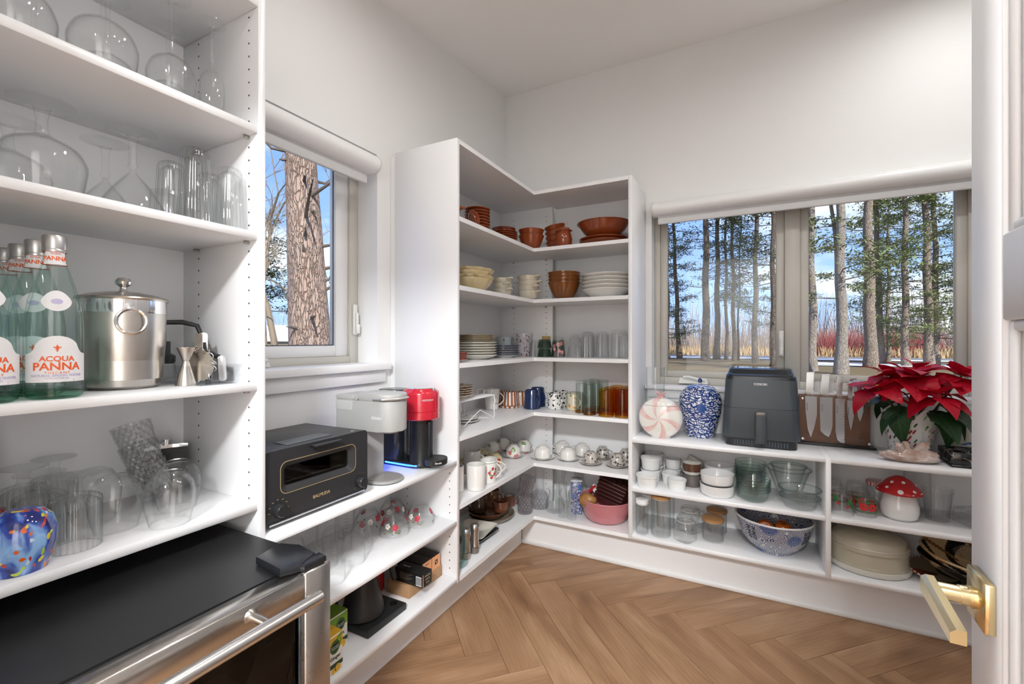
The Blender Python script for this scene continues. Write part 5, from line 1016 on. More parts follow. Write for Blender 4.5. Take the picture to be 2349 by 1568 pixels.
thing('red_scoop', 'red and white plastic scoop behind the snack bag', 'scoop', (-.775, 2.42, C6+.118), [('handle', tube([(0, 0, 0), (.01, .0, .02), (.03, .0, .038)], [.008, .009, .006], 10), pl('scoop_red', (.5, .02, .03), .3)), ('blade', xf(prism(rrect(.022, .045, .01), 0, .006, .002), (.022, .01, .02), (R(75), 0, R(30))), pl('scoop_white', (.75, .72, .7), .3))])
# ================================================================== on the counter under the wide window
CT = ZA
thing('cylinder_vase', 'tall clear glass cylinder vase behind the peppermint jar', 'vase', (-.435, 2.475, CT), [('v', lathe([(0, 0), (.046, 0), (.048, .003), (.0475, .34), (.0455, .34), (.0455, .018), (0, .014)], 44), g_thick)])
@memo
def mint():
    b = NB('peppermint'); s = b.sep(b.obj()); x, z = s[0], b.math('SUBTRACT', s[2], .098)
    a = b.math('ARCTAN2', z, x); r = b.math('SQRT', b.math('ADD', b.math('MULTIPLY', x, x), b.math('MULTIPLY', z, z)))
    f = b.math('FRACT', b.math('ADD', b.math('MULTIPLY', a, 6/(2*PI)), b.math('MULTIPLY', r, 6.0)))
    st_ = b.ramp(f, [(.0, 0.0), (.06, 1.0), (.34, .75), (.44, 0.0)])
    st_ = b.math('MULTIPLY', st_, b.ramp(b.noise(b.obj(), 26, 3), [(.3, .35), (.7, 1.0)]))
    b.bsdf(b.mix(st_, (.72, .70, .65), (.66, .33, .31)), .12, 0, .5, None, .5); return b.m
def puck(z0, z1, n=44, e=.0):
    rows = []; rx, ry, rz = .105+e, .062+e, .100+e
    for k in range(15):
        z = z0+(z1-z0)*k/14; c = max(0, 1-((z-.098)/rz)**2)**.5
        rows.append([(rx*c*math.cos(2*PI*i/n), math.copysign(abs(math.sin(2*PI*i/n))**.75, math.sin(2*PI*i/n))*ry*c**.6, z) for i in range(n)])
    return loft(rows)
fan = loft([[(w*math.cos(a), .55*w*math.sin(a), z+.006*math.cos(2*a)*q) for a in [2*PI*i/40 for i in range(40)] for w in [r*(1+.10*math.cos(10*a))]] for r, z, q in ((.014, .192, 0), (.012, .200, 0), (.018, .212, .5), (.026, .222, 1), (.02, .224, 1), (.006, .218, 0))])
thing('peppermint_jar', 'round pink and white peppermint-swirl cookie jar', 'jar', (-.385, 2.338, CT), [('body', puck(.008, .160), mint()), ('lid', puck(.1615, .197, 44, .001), mint(), [('knob', fan, glaze('knob_pink', (.62, .36, .36), .15, .2))]), ('seam', lathe([(.0, .1600), (1, .1600), (1, .1614), (0, .1614)], 44, sx=.0815, sy=.0525), pl('seam_rose', (.35, .12, .13), .5)), ('foot', lathe([(0, 0), (.045, 0), (.052, .012), (0, .012)], 36, sy=.72), mint())])
dl = delft('delft_jar', 46, (.70, .72, .73), (.012, .04, .20), .52)
gj = [(0, 0), (.062, 0), (.064, .006), (.068, .02), (.082, .07), (.097, .125), (.1015, .165), (.099, .195), (.088, .222), (.072, .238), (.0, .238)]
thing('ginger_jar', 'blue and white scroll-patterned lidded ginger jar', 'jar', (-.214, 2.462, CT), [('body', lathe(gj, 56), dl), ('lid', lathe([(0, .236), (.073, .236), (.074, .240), (.060, .252), (.03, .259), (.012, .262), (0, .262)], 48), dl, [('knob', lathe([(0, .258), (.010, .260), (.011, .268), (.007, .270)], 24), glaze('knob_pale', (.65, .67, .68), .1)), ('knob_tip', lathe([(.007, .269), (.0105, .275), (.009, .286), (.003, .292), (0, .292)], 24), glaze('knob_blue', (.01, .03, .16), .1))]),
    ('flower_medallion', xf(wrap(join([xf(prism([(0, -.005), (.006, .006), (.004, .022), (0, .027), (-.004, .022), (-.006, .006)], 0, .0006, 0, 1, False), rot=(0, 0, 2*PI*k/10)) for k in range(10)]), .1, R(-82), .15, lambda z: next((r0+(r1-r0)*(z-z0)/(z1-z0) for (r0, z0), (r1, z1) in zip(gj, gj[1:]) if z1 > z0 and z0 <= z <= z1), .1)+.0006)), glaze('medallion', (.02, .09, .34), .15, .3))])
# ---- air fryer
m_af = pl('fryer_slate', (.045, .058, .068), .42, bump=.05, bs=700); m_afb = pl('fryer_black', (.012, .014, .017), .3)
af = emp('air_fryer', (.050, 2.437, CT+.0004)); tag(af, 'slate grey basket air fryer between the ginger jar and knife block', 'air fryer')
def ring_(w, d, r, z, dy=0): return [(x, y+dy, z) for x, y in rrect(w, d, r, 7)]
ob('base', loft([ring_(.275, .245, .03, 0), ring_(.285, .255, .03, .004), ring_(.285, .255, .03, .034), ring_(.29, .26, .03, .040)]), m_afb, af)
ob('vents', join([box(-.105+.0115*k, -.101+.0115*k, -.1285, -.127, .008, .030, .0005, 1) for k in range(19)]), pl('vent_blue', (.05, .08, .10), .3), af)
ob('body', loft([ring_(.306, .272, .035, .040), ring_(.312, .278, .035, .050), ring_(.300, .268, .035, .175)]), m_af, af)
up_ = ob('upper_body', loft([ring_(.2995, .2675, .035, .1765), ring_(.286, .258, .035, .300, .002), ring_(.284, .256, .034, .304, .002)]), m_af, af)
ob('seam', loft([ring_(.2955, .2635, .035, .174), ring_(.2955, .2635, .035, .178)]), m_afb, af)
ob('bezel', loft([ring_(.283, .254, .033, .304, .002), ring_(.281, .252, .033, .318, .003), ring_(.270, .236, .03, .327, .007)]), m_afb, af)
ob('control_panel', loft([[(-.128, -.112, .3262), (.128, -.112, .3262), (.128, -.108, .328), (-.128, -.108, .328)], [(-.124, -.03, .350), (.124, -.03, .350), (.124, -.028, .352), (-.124, -.028, .352)], [(-.124, .11, .350), (.124, .11, .350), (.124, .11, .352), (-.124, .11, .352)]], True, False), pl('panel_gloss', (.02, .04, .05), .06), af)
ob('top_cap', loft([ring_(.268, .234, .03, .326, .008), ring_(.255, .205, .028, .349, .020)]), m_afb, af)
bh = ob('basket_handle', prism(rout(-.022, .022, -.188, -.132, .006, .006), .030, .158, .005), m_af, af)
ob('release_tab', box(-.019, .019, -.189, -.140, .152, .166, .003), pl('tab_taupe', (.20, .18, .16), .35, .4), bh)
ob('brand_lettering', onY(txt('COSORI', .0135, .0004, .0004, 1.1), 0, -.1312, .285), pl('print_pale', (.78, .78, .78), .4), af)
# ---- knife block
@memo
def wood(name, c1, c2, ax=(1, 1, 9), sc=6):
    b = NB(name); o = b.obj(); n_ = b.noise(b.map(o, ax), sc, 4, .55, .5); f_ = b.noise(b.map(o, tuple(a*9 for a in ax)), sc*2, 2)
    b.bsdf(b.mix(b.math('MULTIPLY', f_, .4), b.mix(n_, c1, c2), tuple(x*.6 for x in c1)), .4, 0, .4); return b.m
kn = emp('knife_stand', (.350, 2.535, CT+.0004)); tag(kn, 'walnut magnetic knife stand with a clear guard', 'knife block')
ob('board', box(-.135, .135, -.006, .012, .009, .228, .002), wood('walnut', (.30, .14, .075), (.20, .085, .045), (9, 1, 1.2), 5), kn)
ob('guard', box(-.137, .142, -.040, -.036, .010, .226), glass('guard_acrylic', (.95, .95, .95), (.7, .7, .7), 1.45), kn)
ob('base', box(-.142, .150, -.048, .028, 0, .009, .001), m_afb, kn)
for x in (-.122, .126):
    for z in (.025, .212): ob('screw', xf(lathe([(0, 0), (.0055, 0), (.0055, .002), (0, .003)], 16), (x, -.040, z), (R(90), 0, 0)), m_chrome, kn)
ob('maker_mark', onY(join([box(-.007, -.002, -.007, -.002, 0, .0003), box(.002, .007, -.007, -.002, 0, .0003), box(-.007, -.002, .002, .007, 0, .0003), box(.002, .007, .002, .007, 0, .0003)]), .10, -.0063, .04), pl('mark_dark', (.03, .02, .015), .6), kn)
m_kn = brushed('knife_steel', (.80, .80, .82), .2, 2, 3)
def knife(label, x, zt, zj, zp, w, kind):
    y = 2.522; L = zj-zp
    if kind == 'chef': out = [(w/2, 0), (w*.5, -L*.45), (w*.28, -L*.75), (-w*.02, -L), (-w*.28, -L*.8), (-w*.45, -L*.4), (-w/2, 0)]
    elif kind == 'santoku': out = [(w/2, 0), (w/2, -L*.7), (w*.38, -L*.88), (w*.2, -L), (-w*.1, -L*.96), (-w*.46, -L*.86), (-w/2, -L*.5), (-w/2, 0)]
    elif kind == 'bread':
        out = [(w/2, 0)]
        for k in range(14): out += [(w/2, -L*(.06+k*.062)), (w*.40, -L*(.06+(k+.5)*.062))]
        out += [(w/2, -L*.96), (w*.35, -L), (0, -L*.985), (-w*.3, -L*.93), (-w/2, -L*.75), (-w/2, 0)]
    else: out = [(w/2, 0), (w*.45, -L*.5), (w*.2, -L*.82), (0, -L), (-w*.2, -L*.8), (-w*.46, -L*.4), (-w/2, 0)]
    bl = onY(prism(out[::-1], 0, .0018, 0, 1, False), 0, 0, zj)
    hl = onY(prism([(-w*.40, 0), (-w*.46, .02), (-w*.42, (zt-zj)*.97), (w*.30, zt-zj), (w*.16, .03), (w*.10, .008), (w*.48, .002), (w*.48, 0)], -.004, .009, .0015), 0, 0, zj)
    thing('kitchen_knife', label, 'knife', (x, y, 0), [('blade', bl, m_kn, [('blade_mark', onY(box(-.0012, .0012, -.018, .018, 0, .0003), -w*.32, -.002, zj-.05), pl('mark_grey', (.2, .2, .22), .5))]), ('handle', hl, brushed('knife_handle', (.74, .73, .71), .26, 2, 3))], 0, 'steel kitchen knives')
knife('wide steel chef knife, first on the knife stand', .262, 1.005, .890, .697, .046, 'chef')
knife('steel santoku knife with a dimpled blade on the knife stand', .321, .997, .889, .706, .048, 'santoku')
knife('serrated steel bread knife on the knife stand', .374, .990, .886, .682, .036, 'bread')
knife('narrow steel utility knife on the knife stand', .413, .966, .880, .742, .026, 'util')
knife('short steel paring knife, last on the knife stand', .446, .970, .876, .786, .028, 'util')
for x, zt, lab in ((.292, .955, 'steel knife handle behind the chef knife'), (.343, .96, 'leaning steel knife handle behind the santoku'), (.428, .975, 'steel knife handle behind the paring knife')):
    thing('kitchen_knife', lab, 'knife', (x, 2.556, 0), [('blade', box(-.010, .010, 0, .0018, .74, .885), m_kn), ('handle', loft([[(-.011, 0, .885), (.009, 0, .885), (.009, .012, .885), (-.011, .012, .885)], [(-.012, 0, zt), (.012, 0, zt+.004), (.012, .012, zt+.004), (-.012, .012, zt)]], True, False), m_kn)], 0, 'steel kitchen knives')
# ---- poinsettia in a wrapped pot
@memo
def wrapping():
    b = NB('gift_paper'); o = b.obj(); s = b.sep(o); a = b.math('MULTIPLY', b.math('ARCTAN2', s[1], s[0]), .075)
    cv = b.n('ShaderNodeCombineXYZ'); b.l(a, cv.inputs[0]); b.l(s[2], cv.inputs[1]); v = b.map(cv.outputs[0], (1, 1, 1), (0, 0, 0), (0, 0, .5))
    d = b.vor(b.map(v, (1.5, .5, 1)), 70, 'Distance'); h = b.sep(b.vor(b.map(v, (1.5, .5, 1)), 70, 'Color'))
    cc = b.ramp(h[0], [(0, (.40, .03, .05)), (.25, (.05, .16, .05)), (.5, (.26, .42, .20)), (.72, (.52, .25, .24)), (.88, (.02, .07, .03))], 'CONSTANT')
    m_ = b.math('MULTIPLY', b.ramp(d, [(.36, 1.0), (.40, 0.0)]), b.math('GREATER_THAN', h[1], .15))
    b.bsdf(b.mix(m_, (.72, .72, .71), cc), .4, 0, .4, b.bump(b.noise(o, 24, 3), .5, .006)); return b.m
PX_, PY_ = .60, 2.445
pot = lathe([(0, .002), (.060, 0), (.066, .01), (.085, .13), (.094, .175), (.091, .178), (.082, .14), (0, .13)], 72, fn=lambda x, y, z, a: (x*(1+.018*math.sin(17*a)*(z/.17)), y*(1+.018*math.sin(17*a)*(z/.17)), z+(.020*math.sin(4*a+.8)+.012*math.sin(9*a) if z > .15 else 0)))
po = emp('poinsettia', (PX_, PY_, CT+.0004)); tag(po, 'red poinsettia in a pot wrapped in holiday paper', 'plant')
ob('wrapped_pot', pot, wrapping(), po)
ob('soil', lathe([(0, .128), (.078, .128), (0, .135)], 28), pl('soil', (.02, .013, .008), .9), po)
@memo
def leafmat(name, c1, c2, vein):
    b = NB(name); s = b.sep(b.obj()); y = b.math('ABSOLUTE', s[1])
    v = b.math('SINE', b.math('MULTIPLY', b.math('SUBTRACT', s[0], b.math('MULTIPLY', y, .8)), 330.0))
    c = b.mix(b.noise(b.obj(), 20, 3), c1, c2); c = b.mix(b.math('MULTIPLY', b.ramp(v, [(.93, 0.0), (1.0, 1.0)]), .35), c, vein); c = b.mix(b.math('LESS_THAN', y, .0009), c, vein)
    p = b.bsdf(c, .45, 0, .35, b.bump(v, .15, .001)); 
    tr = b.n('ShaderNodeBsdfTranslucent'); b.put(tr.inputs[0], c); mx_ = b.n('ShaderNodeMixShader'); mx_.inputs[0].default_value = .25
    b.l(p.outputs[0], mx_.inputs[1]); b.l(tr.outputs[0], mx_.inputs[2]); b.l(mx_.outputs[0], b.out.inputs[0]); return b.m
red_m = leafmat('bract_red', (.55, .006, .025), (.42, .004, .02), (.25, .0, .01)); grn_m = leafmat('leaf_green', (.012, .045, .016), (.02, .065, .02), (.06, .12, .05))
def leaf_mesh(L, Wd, droop, fold, lobes, seed):
    rg = random.Random(seed); n = 12; vs, fs = [], []
    for i in range(n+1):
        q = i/n; w = Wd*(math.sin(PI*min(1, q**.75))**.85)*(1-.25*q)
        if lobes: w *= 1+.22*math.exp(-((q-.42)/.06)**2)-.10*math.exp(-((q-.55)/.06)**2)
        if i == n: w = .0004
        if i == 0: w = .0015
        z = .10*L*math.sin(q*PI*.6)-droop*L*q*q
        for k, s in enumerate((-1, -.5, 0, .5, 1)):
            vs.append((L*q*(1-.25*droop*q), s*w, z+fold*abs(s)*w+.012*L*math.sin(q*9+s*2.4+seed)*abs(s)))
    for i in range(n):
        for k in range(4): a = i*5+k; fs.append((a, a+5, a+6, a+1))
    return me('leaf', vs, fs, True, 80)
RED = [leaf_mesh(.15, .056, d, f, lb, i) for i, (d, f, lb) in enumerate(((.40, .12, True), (.22, .2, False), (.55, .1, True), (.12, .15, True)))]
GRN = [leaf_mesh(.15, .050, d, .1, True, i+9) for i, d in enumerate((.6, .85, .4))]
rg = random.Random(5)
heads = [((-.005, -.05, .338), 1.15, 16), ((-.115, -.06, .285), 1.0, 11), ((.150, -.045, .345), 1.05, 11), ((.04, .05, .365), .9, 8), ((.055, -.095, .268), 1.0, 10), ((-.06, .02, .335), .95, 8)]
for hi, (c, sz, n) in enumerate(heads):
    ob('stem', tube([(c[0]*.15, c[1]*.15, .13), (c[0]*.5, c[1]*.5, .2), (c[0]*.92, c[1]*.92, c[2]-.02), c], [.005, .0045, .004, .0035], 8), pl('stem_green', (.05, .07, .02), .6), po)
    for k in range(n):
        az = 2*PI*(k*.382+hi*.13); tier = k/n
        b_ = ob('bract', RED[(k+hi) % 4], red_m, po, (c[0]+.006*math.cos(az), c[1]+.006*math.sin(az), c[2]-.014*tier), (rg.uniform(-.3, .3), R(-42+78*tier)+rg.uniform(-.12, .12), az)); s_ = sz*(.62+.36*tier)*rg.uniform(.9, 1.08); b_.scale = (s_, s_, s_)
    ob('cyathium', join([xf(lathe([(0, 0), (.0035, .002), (.0035, .006), (0, .008)], 8), (.007*math.cos(q), .007*math.sin(q), 0)) for q in (0, 1.3, 2.6, 3.9, 5.2)]), pl('cyathia', (.35, .38, .05), .5), po, (c[0], c[1], c[2]+.004))
for k, (az, el, c, s_) in enumerate(((200, 32, (-.03, -.06, .205), 1.0), (250, 58, (-.05, -.07, .215), 1.0), (300, 40, (.05, -.06, .20), 1.1), (330, 35, (.09, -.05, .215), 1.1), (0, 30, (.09, 0, .22), 1.0), (170, 30, (-.07, -.02, .24), .8), (120, 20, (-.04, .04, .22), .9), (280, 70, (.09, -.075, .20), .9))):
    b_ = ob('green_leaf', GRN[k % 3], grn_m, po, c, (rg.uniform(-.3, .3), R(el*.7), R(az))); b_.scale = (s_, s_, s_)
# ---- crystal, marble box, bird pot
def rockmesh():
    bm = bmesh.new(); bmesh.ops.create_icosphere(bm, subdivisions=4, radius=1)
    for v in bm.verts:
        p = v.co.copy(); k = 1+.30*mnoise.noise(p*1.6)+.16*mnoise.noise(p*4.2); q = mnoise.cell(p*3.0)*.10
        v.co = Vector((p.x*.098*k, p.y*.042*k, max(-.0, (p.z*.45+.42)*.052*(k+q))))
    return bm_me(bm, True, 22)
@memo
def quartz():
    b = NB('rose_quartz'); o = b.obj(); n_ = b.noise(o, 22, 5, .6)
    b.bsdf(b.ramp(n_, [(.3, (.55, .30, .20)), (.5, (.70, .52, .45)), (.68, (.76, .68, .63))]), .15, 0, .6, b.bump(b.noise(o, 90, 3), .5, .004), .3, .25); return b.m
def crystal(L, r, loc, rot): return xf(lathe([(0, 0), (r, 0), (r*1.05, L*.75), (0, L)], 6, ang=10), loc, rot)
thing('quartz_cluster', 'pale pink quartz crystal cluster in front of the wrapped pot', 'crystal', (.578, 2.318, CT+.001), [('rock', rockmesh(), quartz()), ('crystal_points', join([crystal(.075, .016, (.005, .005, .028), (0, R(48), R(10))), crystal(.055, .013, (-.03, .0, .03), (0, R(-30), R(20))), crystal(.06, .014, (-.01, .01, .025), (R(-15), R(20), R(60))), crystal(.05, .012, (.03, -.01, .02), (R(20), R(65), 0))]), quartz())], R(8))
@memo
def marble_b():
    b = NB('black_marble'); o = b.obj(); d = b.mix(.06, o, b.noise(o, 16, 3, col=True)); f = b.vor(d, 17, 'Distance', 'DISTANCE_TO_EDGE')
    k = b.math('MULTIPLY', b.ramp(f, [(.0, 1.0), (.028, 0.0)]), b.ramp(b.noise(o, 14, 2), [(.42, 0.0), (.6, 1.0)]))
    b.bsdf(b.mix(k, (.008, .008, .010), (.62, .58, .5)), .12, 0, .5); return b.m
mb = emp('marble_tray', (.80, 2.362, CT+.0004)); tag(mb, 'black veined marble tray box in front of the blue bird pot', 'tray')
for nm, bx_ in (('floor_slab', (-.115, .115, -.068, .068, 0, .012)), ('side_slab', (-.115, .115, -.068, -.056, .012, .058)), ('side_slab', (-.115, .115, .056, .068, .012, .058)), ('end_slab', (-.115, -.103, -.056, .056, .012, .058)), ('end_slab', (.103, .115, -.056, .056, .012, .058))): ob(nm, box(*bx_, .002, 1), marble_b(), mb)
@memo
def birdpot():
    b = NB('bird_porcelain'); o = b.obj(); d = b.mix(.03, o, b.noise(o, 30, 2, col=True))
    f = b.math('MULTIPLY', b.ramp(b.noise(d, 34, 3, .6, 1.0), [(.54, 0.0), (.58, 1.0)]), b.ramp(b.noise(o, 11, 1), [(.45, 0.0), (.52, 1.0)]))
    b.bsdf(b.mix(f, (.70, .67, .58), (.05, .12, .36)), .15, 0, .5, None, .5); return b.m
bird = lambda: join([prism([(0, 0), (.010, .006), (.018, .005), (.022, .009), (.019, .013), (.013, .014), (.004, .010), (-.008, .004), (-.018, -.002), (-.010, -.001)], 0, .0004, 0, 1, False)])
thing('bird_pot', 'white ceramic pot painted with blue birds and blossom', 'pot', (.795, 2.502, CT), [('pot', lathe([(0, 0), (.055, 0), (.060, .004), (.064, .12), (.066, .135), (.069, .138), (.069, .148), (.064, .15), (.058, .14), (0, .13)], 48), birdpot()), ('bird_print', join([wrap(bird(), .0635, R(-115), .095, lambda z: .0628), wrap(bird(), .0635, R(-112), .062, lambda z: .0628)]), pl('print_delft', (.05, .13, .40), .4))])
# ================================================================== shelf of ramekins and bowls
MZ = ZBm
def ramekin(r, h): return lathe([(0, 0), (r*.84, 0), (r*.86, .003), (r*.93, h*.80), (r*.985, h*.82), (r, h*.86), (r, h), (r*.94, h), (r*.86, .008), (0, .006)], 96, 40, .010, (.001, h*.801))
wr = glaze('ramekin_white', (.76, .76, .75), .1, .05)
def ram(label, x, y, z, r, h): thing('ramekin', label, 'ramekin', (x, y, z), [('r', ramekin(r, h), wr)], random.random(), 'white fluted ramekins')
ram('large white fluted ramekin at the shelf front', -.444, 2.298, MZ, .052, .060)
ram('large white fluted ramekin, lower of the middle pair', -.446, 2.408, MZ, .051, .060); ram('large white fluted ramekin, upper of the middle pair', -.446, 2.408, MZ+.0605, .051, .060)
ram('large white fluted ramekin, lower of the back pair', -.446, 2.503, MZ, .050, .060); ram('large white fluted ramekin, upper of the back pair', -.446, 2.503, MZ+.0605, .050, .060)
ram('small white fluted ramekin nearest the shelf edge', -.306, 2.322, MZ, .045, .050); ram('small white fluted ramekin behind the edge one', -.352, 2.418, MZ, .042, .050)
ram('small white fluted ramekin, lower of the back pair', -.350, 2.512, MZ, .042, .050); ram('small white fluted ramekin, upper of the back pair', -.350, 2.512, MZ+.0505, .042, .050)
rimw = rimmed('brown_rim', (.62, .59, .55), (.10, .045, .025), .0445, .2)
def stonebowl(r, h): return lathe([(0, 0), (r*.80, 0), (r*.92, .008), (r, h*.6), (r, h), (r-.004, h), (r-.005, h*.6), (r*.86, .012), (0, .008)], 44)
thing('stoneware_bowl', 'dark taupe small bowl under the brown-rimmed one', 'bowl', (-.247, 2.415, MZ), [('b', stonebowl(.047, .058), glaze('taupe', (.14, .12, .11), .3, .2))], 0, 'small stoneware bowls')
thing('stoneware_bowl', 'small speckled white bowl with a brown rim on the taupe bowl', 'bowl', (-.247, 2.415, MZ+.0585), [('b', stonebowl(.047, .056), rimw)], 0, 'small stoneware bowls')
thing('stoneware_bowl', 'small brown-rimmed bowl tilted behind the ramekins', 'bowl', (-.252, 2.508, MZ+.068), [('b', stonebowl(.042, .05), rimw)], (R(-8), R(24), 0), 'small stoneware bowls')
thing('stoneware_bowl', 'small brown-rimmed bowl under the tilted one', 'bowl', (-.252, 2.510, MZ), [('b', stonebowl(.043, .058), rimw)], 0, 'small stoneware bowls')
wb = lambda r, h: lathe([(0, 0), (r*.80, 0), (r*.92, .006), (r*.985, h*.4), (r, h), (r*.965, h), (r*.945, h*.4), (r*.86, .012), (0, .008)], 56)
for y, w in ((2.328, 'front'), (2.480, 'back')):
    thing('white_bowl', 'straight-sided white bowl, lower of the %s pair' % w, 'bowl', (-.128, y, MZ), [('b', wb(.075 if y < 2.4 else .070, .052), wr)], 0, 'straight white bowls')
    thing('white_bowl', 'straight-sided white bowl, upper of the %s pair' % w, 'bowl', (-.128, y, MZ+.0525), [('b', wb(.073 if y < 2.4 else .069, .050), wr)], 0, 'straight white bowls')
g_pyr = glass('pyrex', (.982, .995, .99), (.70, .83, .79), 1.5, refl=1.0); g_pyr2 = glass('pyrex_clear', (.99, .994, .993), (.74, .80, .80), 1.5, refl=1.0)
g_rim = glass('glass_rim', (.82, .90, .87), (.55, .66, .62), 1.5)
prep = lambda r, h: lathe([(0, 0), (r*.55, 0), (r*.72, .010), (r*.88, h*.45), (r*.96, h*.9), (r, h), (r*1.0, h+.002), (r*.965, h), (r*.86, h*.45), (r*.705, .0115), (0, .0035)], 48)
stack('glass_bowl', 5, 'greenish glass prep bowl, {} of the front nest', 'bowl', (.022, 2.322, MZ), [('b', prep(.070, .050), g_pyr), ('rim', tube(arc((0, 0, .0505), .070, 0, 360, 48, 'xy')[:-1], .0014, 6, True), g_rim)], .0125, 'front nest of glass prep bowls')
stack('glass_bowl', 6, 'greenish glass bowl, {} of the tall back nest', 'bowl', (.010, 2.486, MZ), [('b', prep(.067, .056), g_pyr), ('rim', tube(arc((0, 0, .0565), .067, 0, 360, 48, 'xy')[:-1], .0014, 6, True), g_rim)], .0155, 'back nest of glass bowls')
mixb = lambda r, h: lathe([(0, 0), (r*.42, 0), (r*.5, .008), (r*.88, h*.85), (r*.94, h), (r, h+.002), (r, h+.006), (r*.93, h+.005), (r*.85, h*.85), (r*.47, .012), (0, .006)], 56)
for i, (r, h) in enumerate(((.091, .122), (.074, .120))): thing('mixing_bowl', ['large clear glass mixing bowl behind the pie dishes', 'smaller clear glass mixing bowl nested in the large one'][i], 'bowl', (.168, 2.466, MZ+.016*i), [('b', mixb(r, h), g_pyr2), ('rim', tube(arc((0, 0, h+.004), r, 0, 360, 56, 'xy')[:-1], .0026, 6, True), g_rim)], 0, 'clear mixing bowls')
pie = lambda r, h: lathe([(0, 0), (r*.72, 0), (r*.76, .004), (r*.93, h), (r, h+.003), (r, h+.007), (r*.91, h+.006), (r*.73, .008), (0, .006)], 56)
for i in range(2): thing('pie_dish', ['clear glass pie dish, lower one at the shelf edge', 'clear glass pie dish, upper one'][i], 'dish', (.200, 2.322, MZ+.036*i), [('b', pie(.077+.003*i, .040), g_pyr2), ('rim', tube(arc((0, 0, .045), .077+.003*i, 0, 360, 56, 'xy')[:-1], .0024, 6, True), g_rim)], 0, 'glass pie dishes')
# ---- bottom shelf: storage jars, big bowl
BZ = ZC
bam = wood('bamboo', (.50, .27, .11), (.36, .17, .06), (8, 1, 1), 8)
def canister(label, x, y, r, h, lidm, lt=.016, grp='storage jars', lr=1.02):
    thing('storage_jar', label, 'jar', (x, y, BZ), [('body', lathe([(0, 0), (r-.003, 0), (r, .004), (r, h), (r-.002, h), (r-.002, .007), (0, .005)], 44), g_thick), ('lid', lathe([(0, h-.004), (r*.94, h-.004), (r*.94, h+.002), (r*lr, h+.002), (r*lr, h+.002+lt), (r*lr-.003, h+.004+lt), (0, h+.004+lt)], 44), lidm, [('seal', lathe([(r*.95, h-.001), (r*.995, h-.001), (r*.995, h+.0015), (r*.95, h+.0015)], 40), pl('seal_clear', (.55, .52, .48), .3))])], 0, grp)
wl = pl('lid_white', (.78, .78, .77), .4)
canister('slim clear jar with a white screw lid at the end panel', -.466, 2.290, .030, .148, wl, .018); canister('slim clear jar with a white screw lid behind the first', -.452, 2.372, .030, .152, wl, .018)
canister('tall clear jar with a bamboo lid', -.380, 2.312, .046, .182, bam, .012); canister('tall clear jar with a bamboo lid at the back', -.375, 2.425, .044, .180, bam, .012)
canister('short clear jar with a bamboo lid in front', -.148, 2.372, .047, .092, bam, .011, lr=1.05); canister('short clear jar with a bamboo lid behind the front one', -.138, 2.482, .046, .098, bam, .011, lr=1.05)
def kilner(label, x, y, s, a):
    sq = lambda z, w, r: [(p, q, z) for p, q in rrect(w, w, r, 6)]
    body = loft([sq(0, .074, .02), sq(.006, .088, .024), (sq(.062, .090, .026)), sq(.076, .080, .038), sq(.084, .0745, .0372), sq(.094, .0745, .0372)], True)
    lid = lathe([(.0385, .095), (.040, .096), (.040, .104), (.034, .109), (.015, .108), (0, .107)], 36)
    thing('clip_jar', label, 'jar', (x, y, BZ), [('body', xf(body, sc=s), g_thick), ('lid', xf(lid, sc=s), g_thick), ('wire_clip', xf(join([tube(arc((0, 0, .089), .0395, 0, 360, 32, 'xy')[:-1], .0011, 6, True), tube([(.040, -.010, .088), (.052, -.010, .094), (.055, -.008, .103), (.055, .008, .103), (.052, .010, .094), (.040, .010, .088)], .0013, 6), tube([(.041, -.012, .103), (.050, -.004, .10), (.048, .0, .086), (.050, .004, .10), (.041, .012, .103)], .0012, 6), tube([(-.040, -.010, .088), (-.047, 0, .097), (-.040, .010, .088)], .0012, 6)]), sc=s), m_chrome), ('gasket', xf(lathe([(.037, .0938), (.0395, .0938), (.0395, .0955), (.037, .0955)], 36), sc=s), pl('gasket', (.62, .6, .56), .5))], R(a), 'clip-top glass jars')
kilner('clip-top glass jar at the front', -.266, 2.302, 1.0, -25); kilner('larger clip-top glass jar behind the front one', -.258, 2.425, 1.10, -35); kilner('clip-top glass jar at the back panel', -.225, 2.518, .72, -30)
@memo
def swirls():
    b = NB('blue_scroll'); o = b.obj(); d = b.vor(o, 36, 'Distance'); p = b.vor(o, 36, 'Position')
    sb = b.n('ShaderNodeVectorMath', operation='SUBTRACT'); b.l(b.map(o, (36, 36, 36)), sb.inputs[0]); b.l(b.map(p, (36, 36, 36)), sb.inputs[1]); s = b.sep(sb.outputs[0])
    an = b.math('ARCTAN2', s[2], b.math('ADD', s[0], s[1])); f = b.math('FRACT', b.math('ADD', b.math('MULTIPLY', d, 5.0), b.math('MULTIPLY', an, 1/(2*PI))))
    n_ = b.noise(o, 120, 3)
    k = b.math('ADD', b.ramp(f, [(.30, 1.0), (.40, 0.0), (.85, 0.0), (.95, 1.0)]), b.math('MULTIPLY', n_, .25))
    c = b.mix(k, (.60, .61, .60), (.018, .045, .17)); big_ = b.ramp(b.vor(b.map(o, (1, 1, 1.2), (.3, .2, .1)), 6.5), [(.20, 1.0), (.27, 0.0)])
    b.bsdf(b.mix(b.math('MULTIPLY', big_, .8), c, (.03, .07, .24)), .12, 0, .5, None, .6); return b.m
BBX, BBY, BBR, BBH = .105, 2.396, .158, .150
bb = emp('fruit_bowl', (BBX, BBY, BZ+.0004)); tag(bb, 'large blue and white double-happiness bowl holding persimmons', 'bowl')
bpr = [(0, .004), (.068, .004), (.070, 0), (.076, 0), (.078, .010), (.105, .030), (.130, .062), (.146, .100), (.155, .140), (BBR, BBH)]
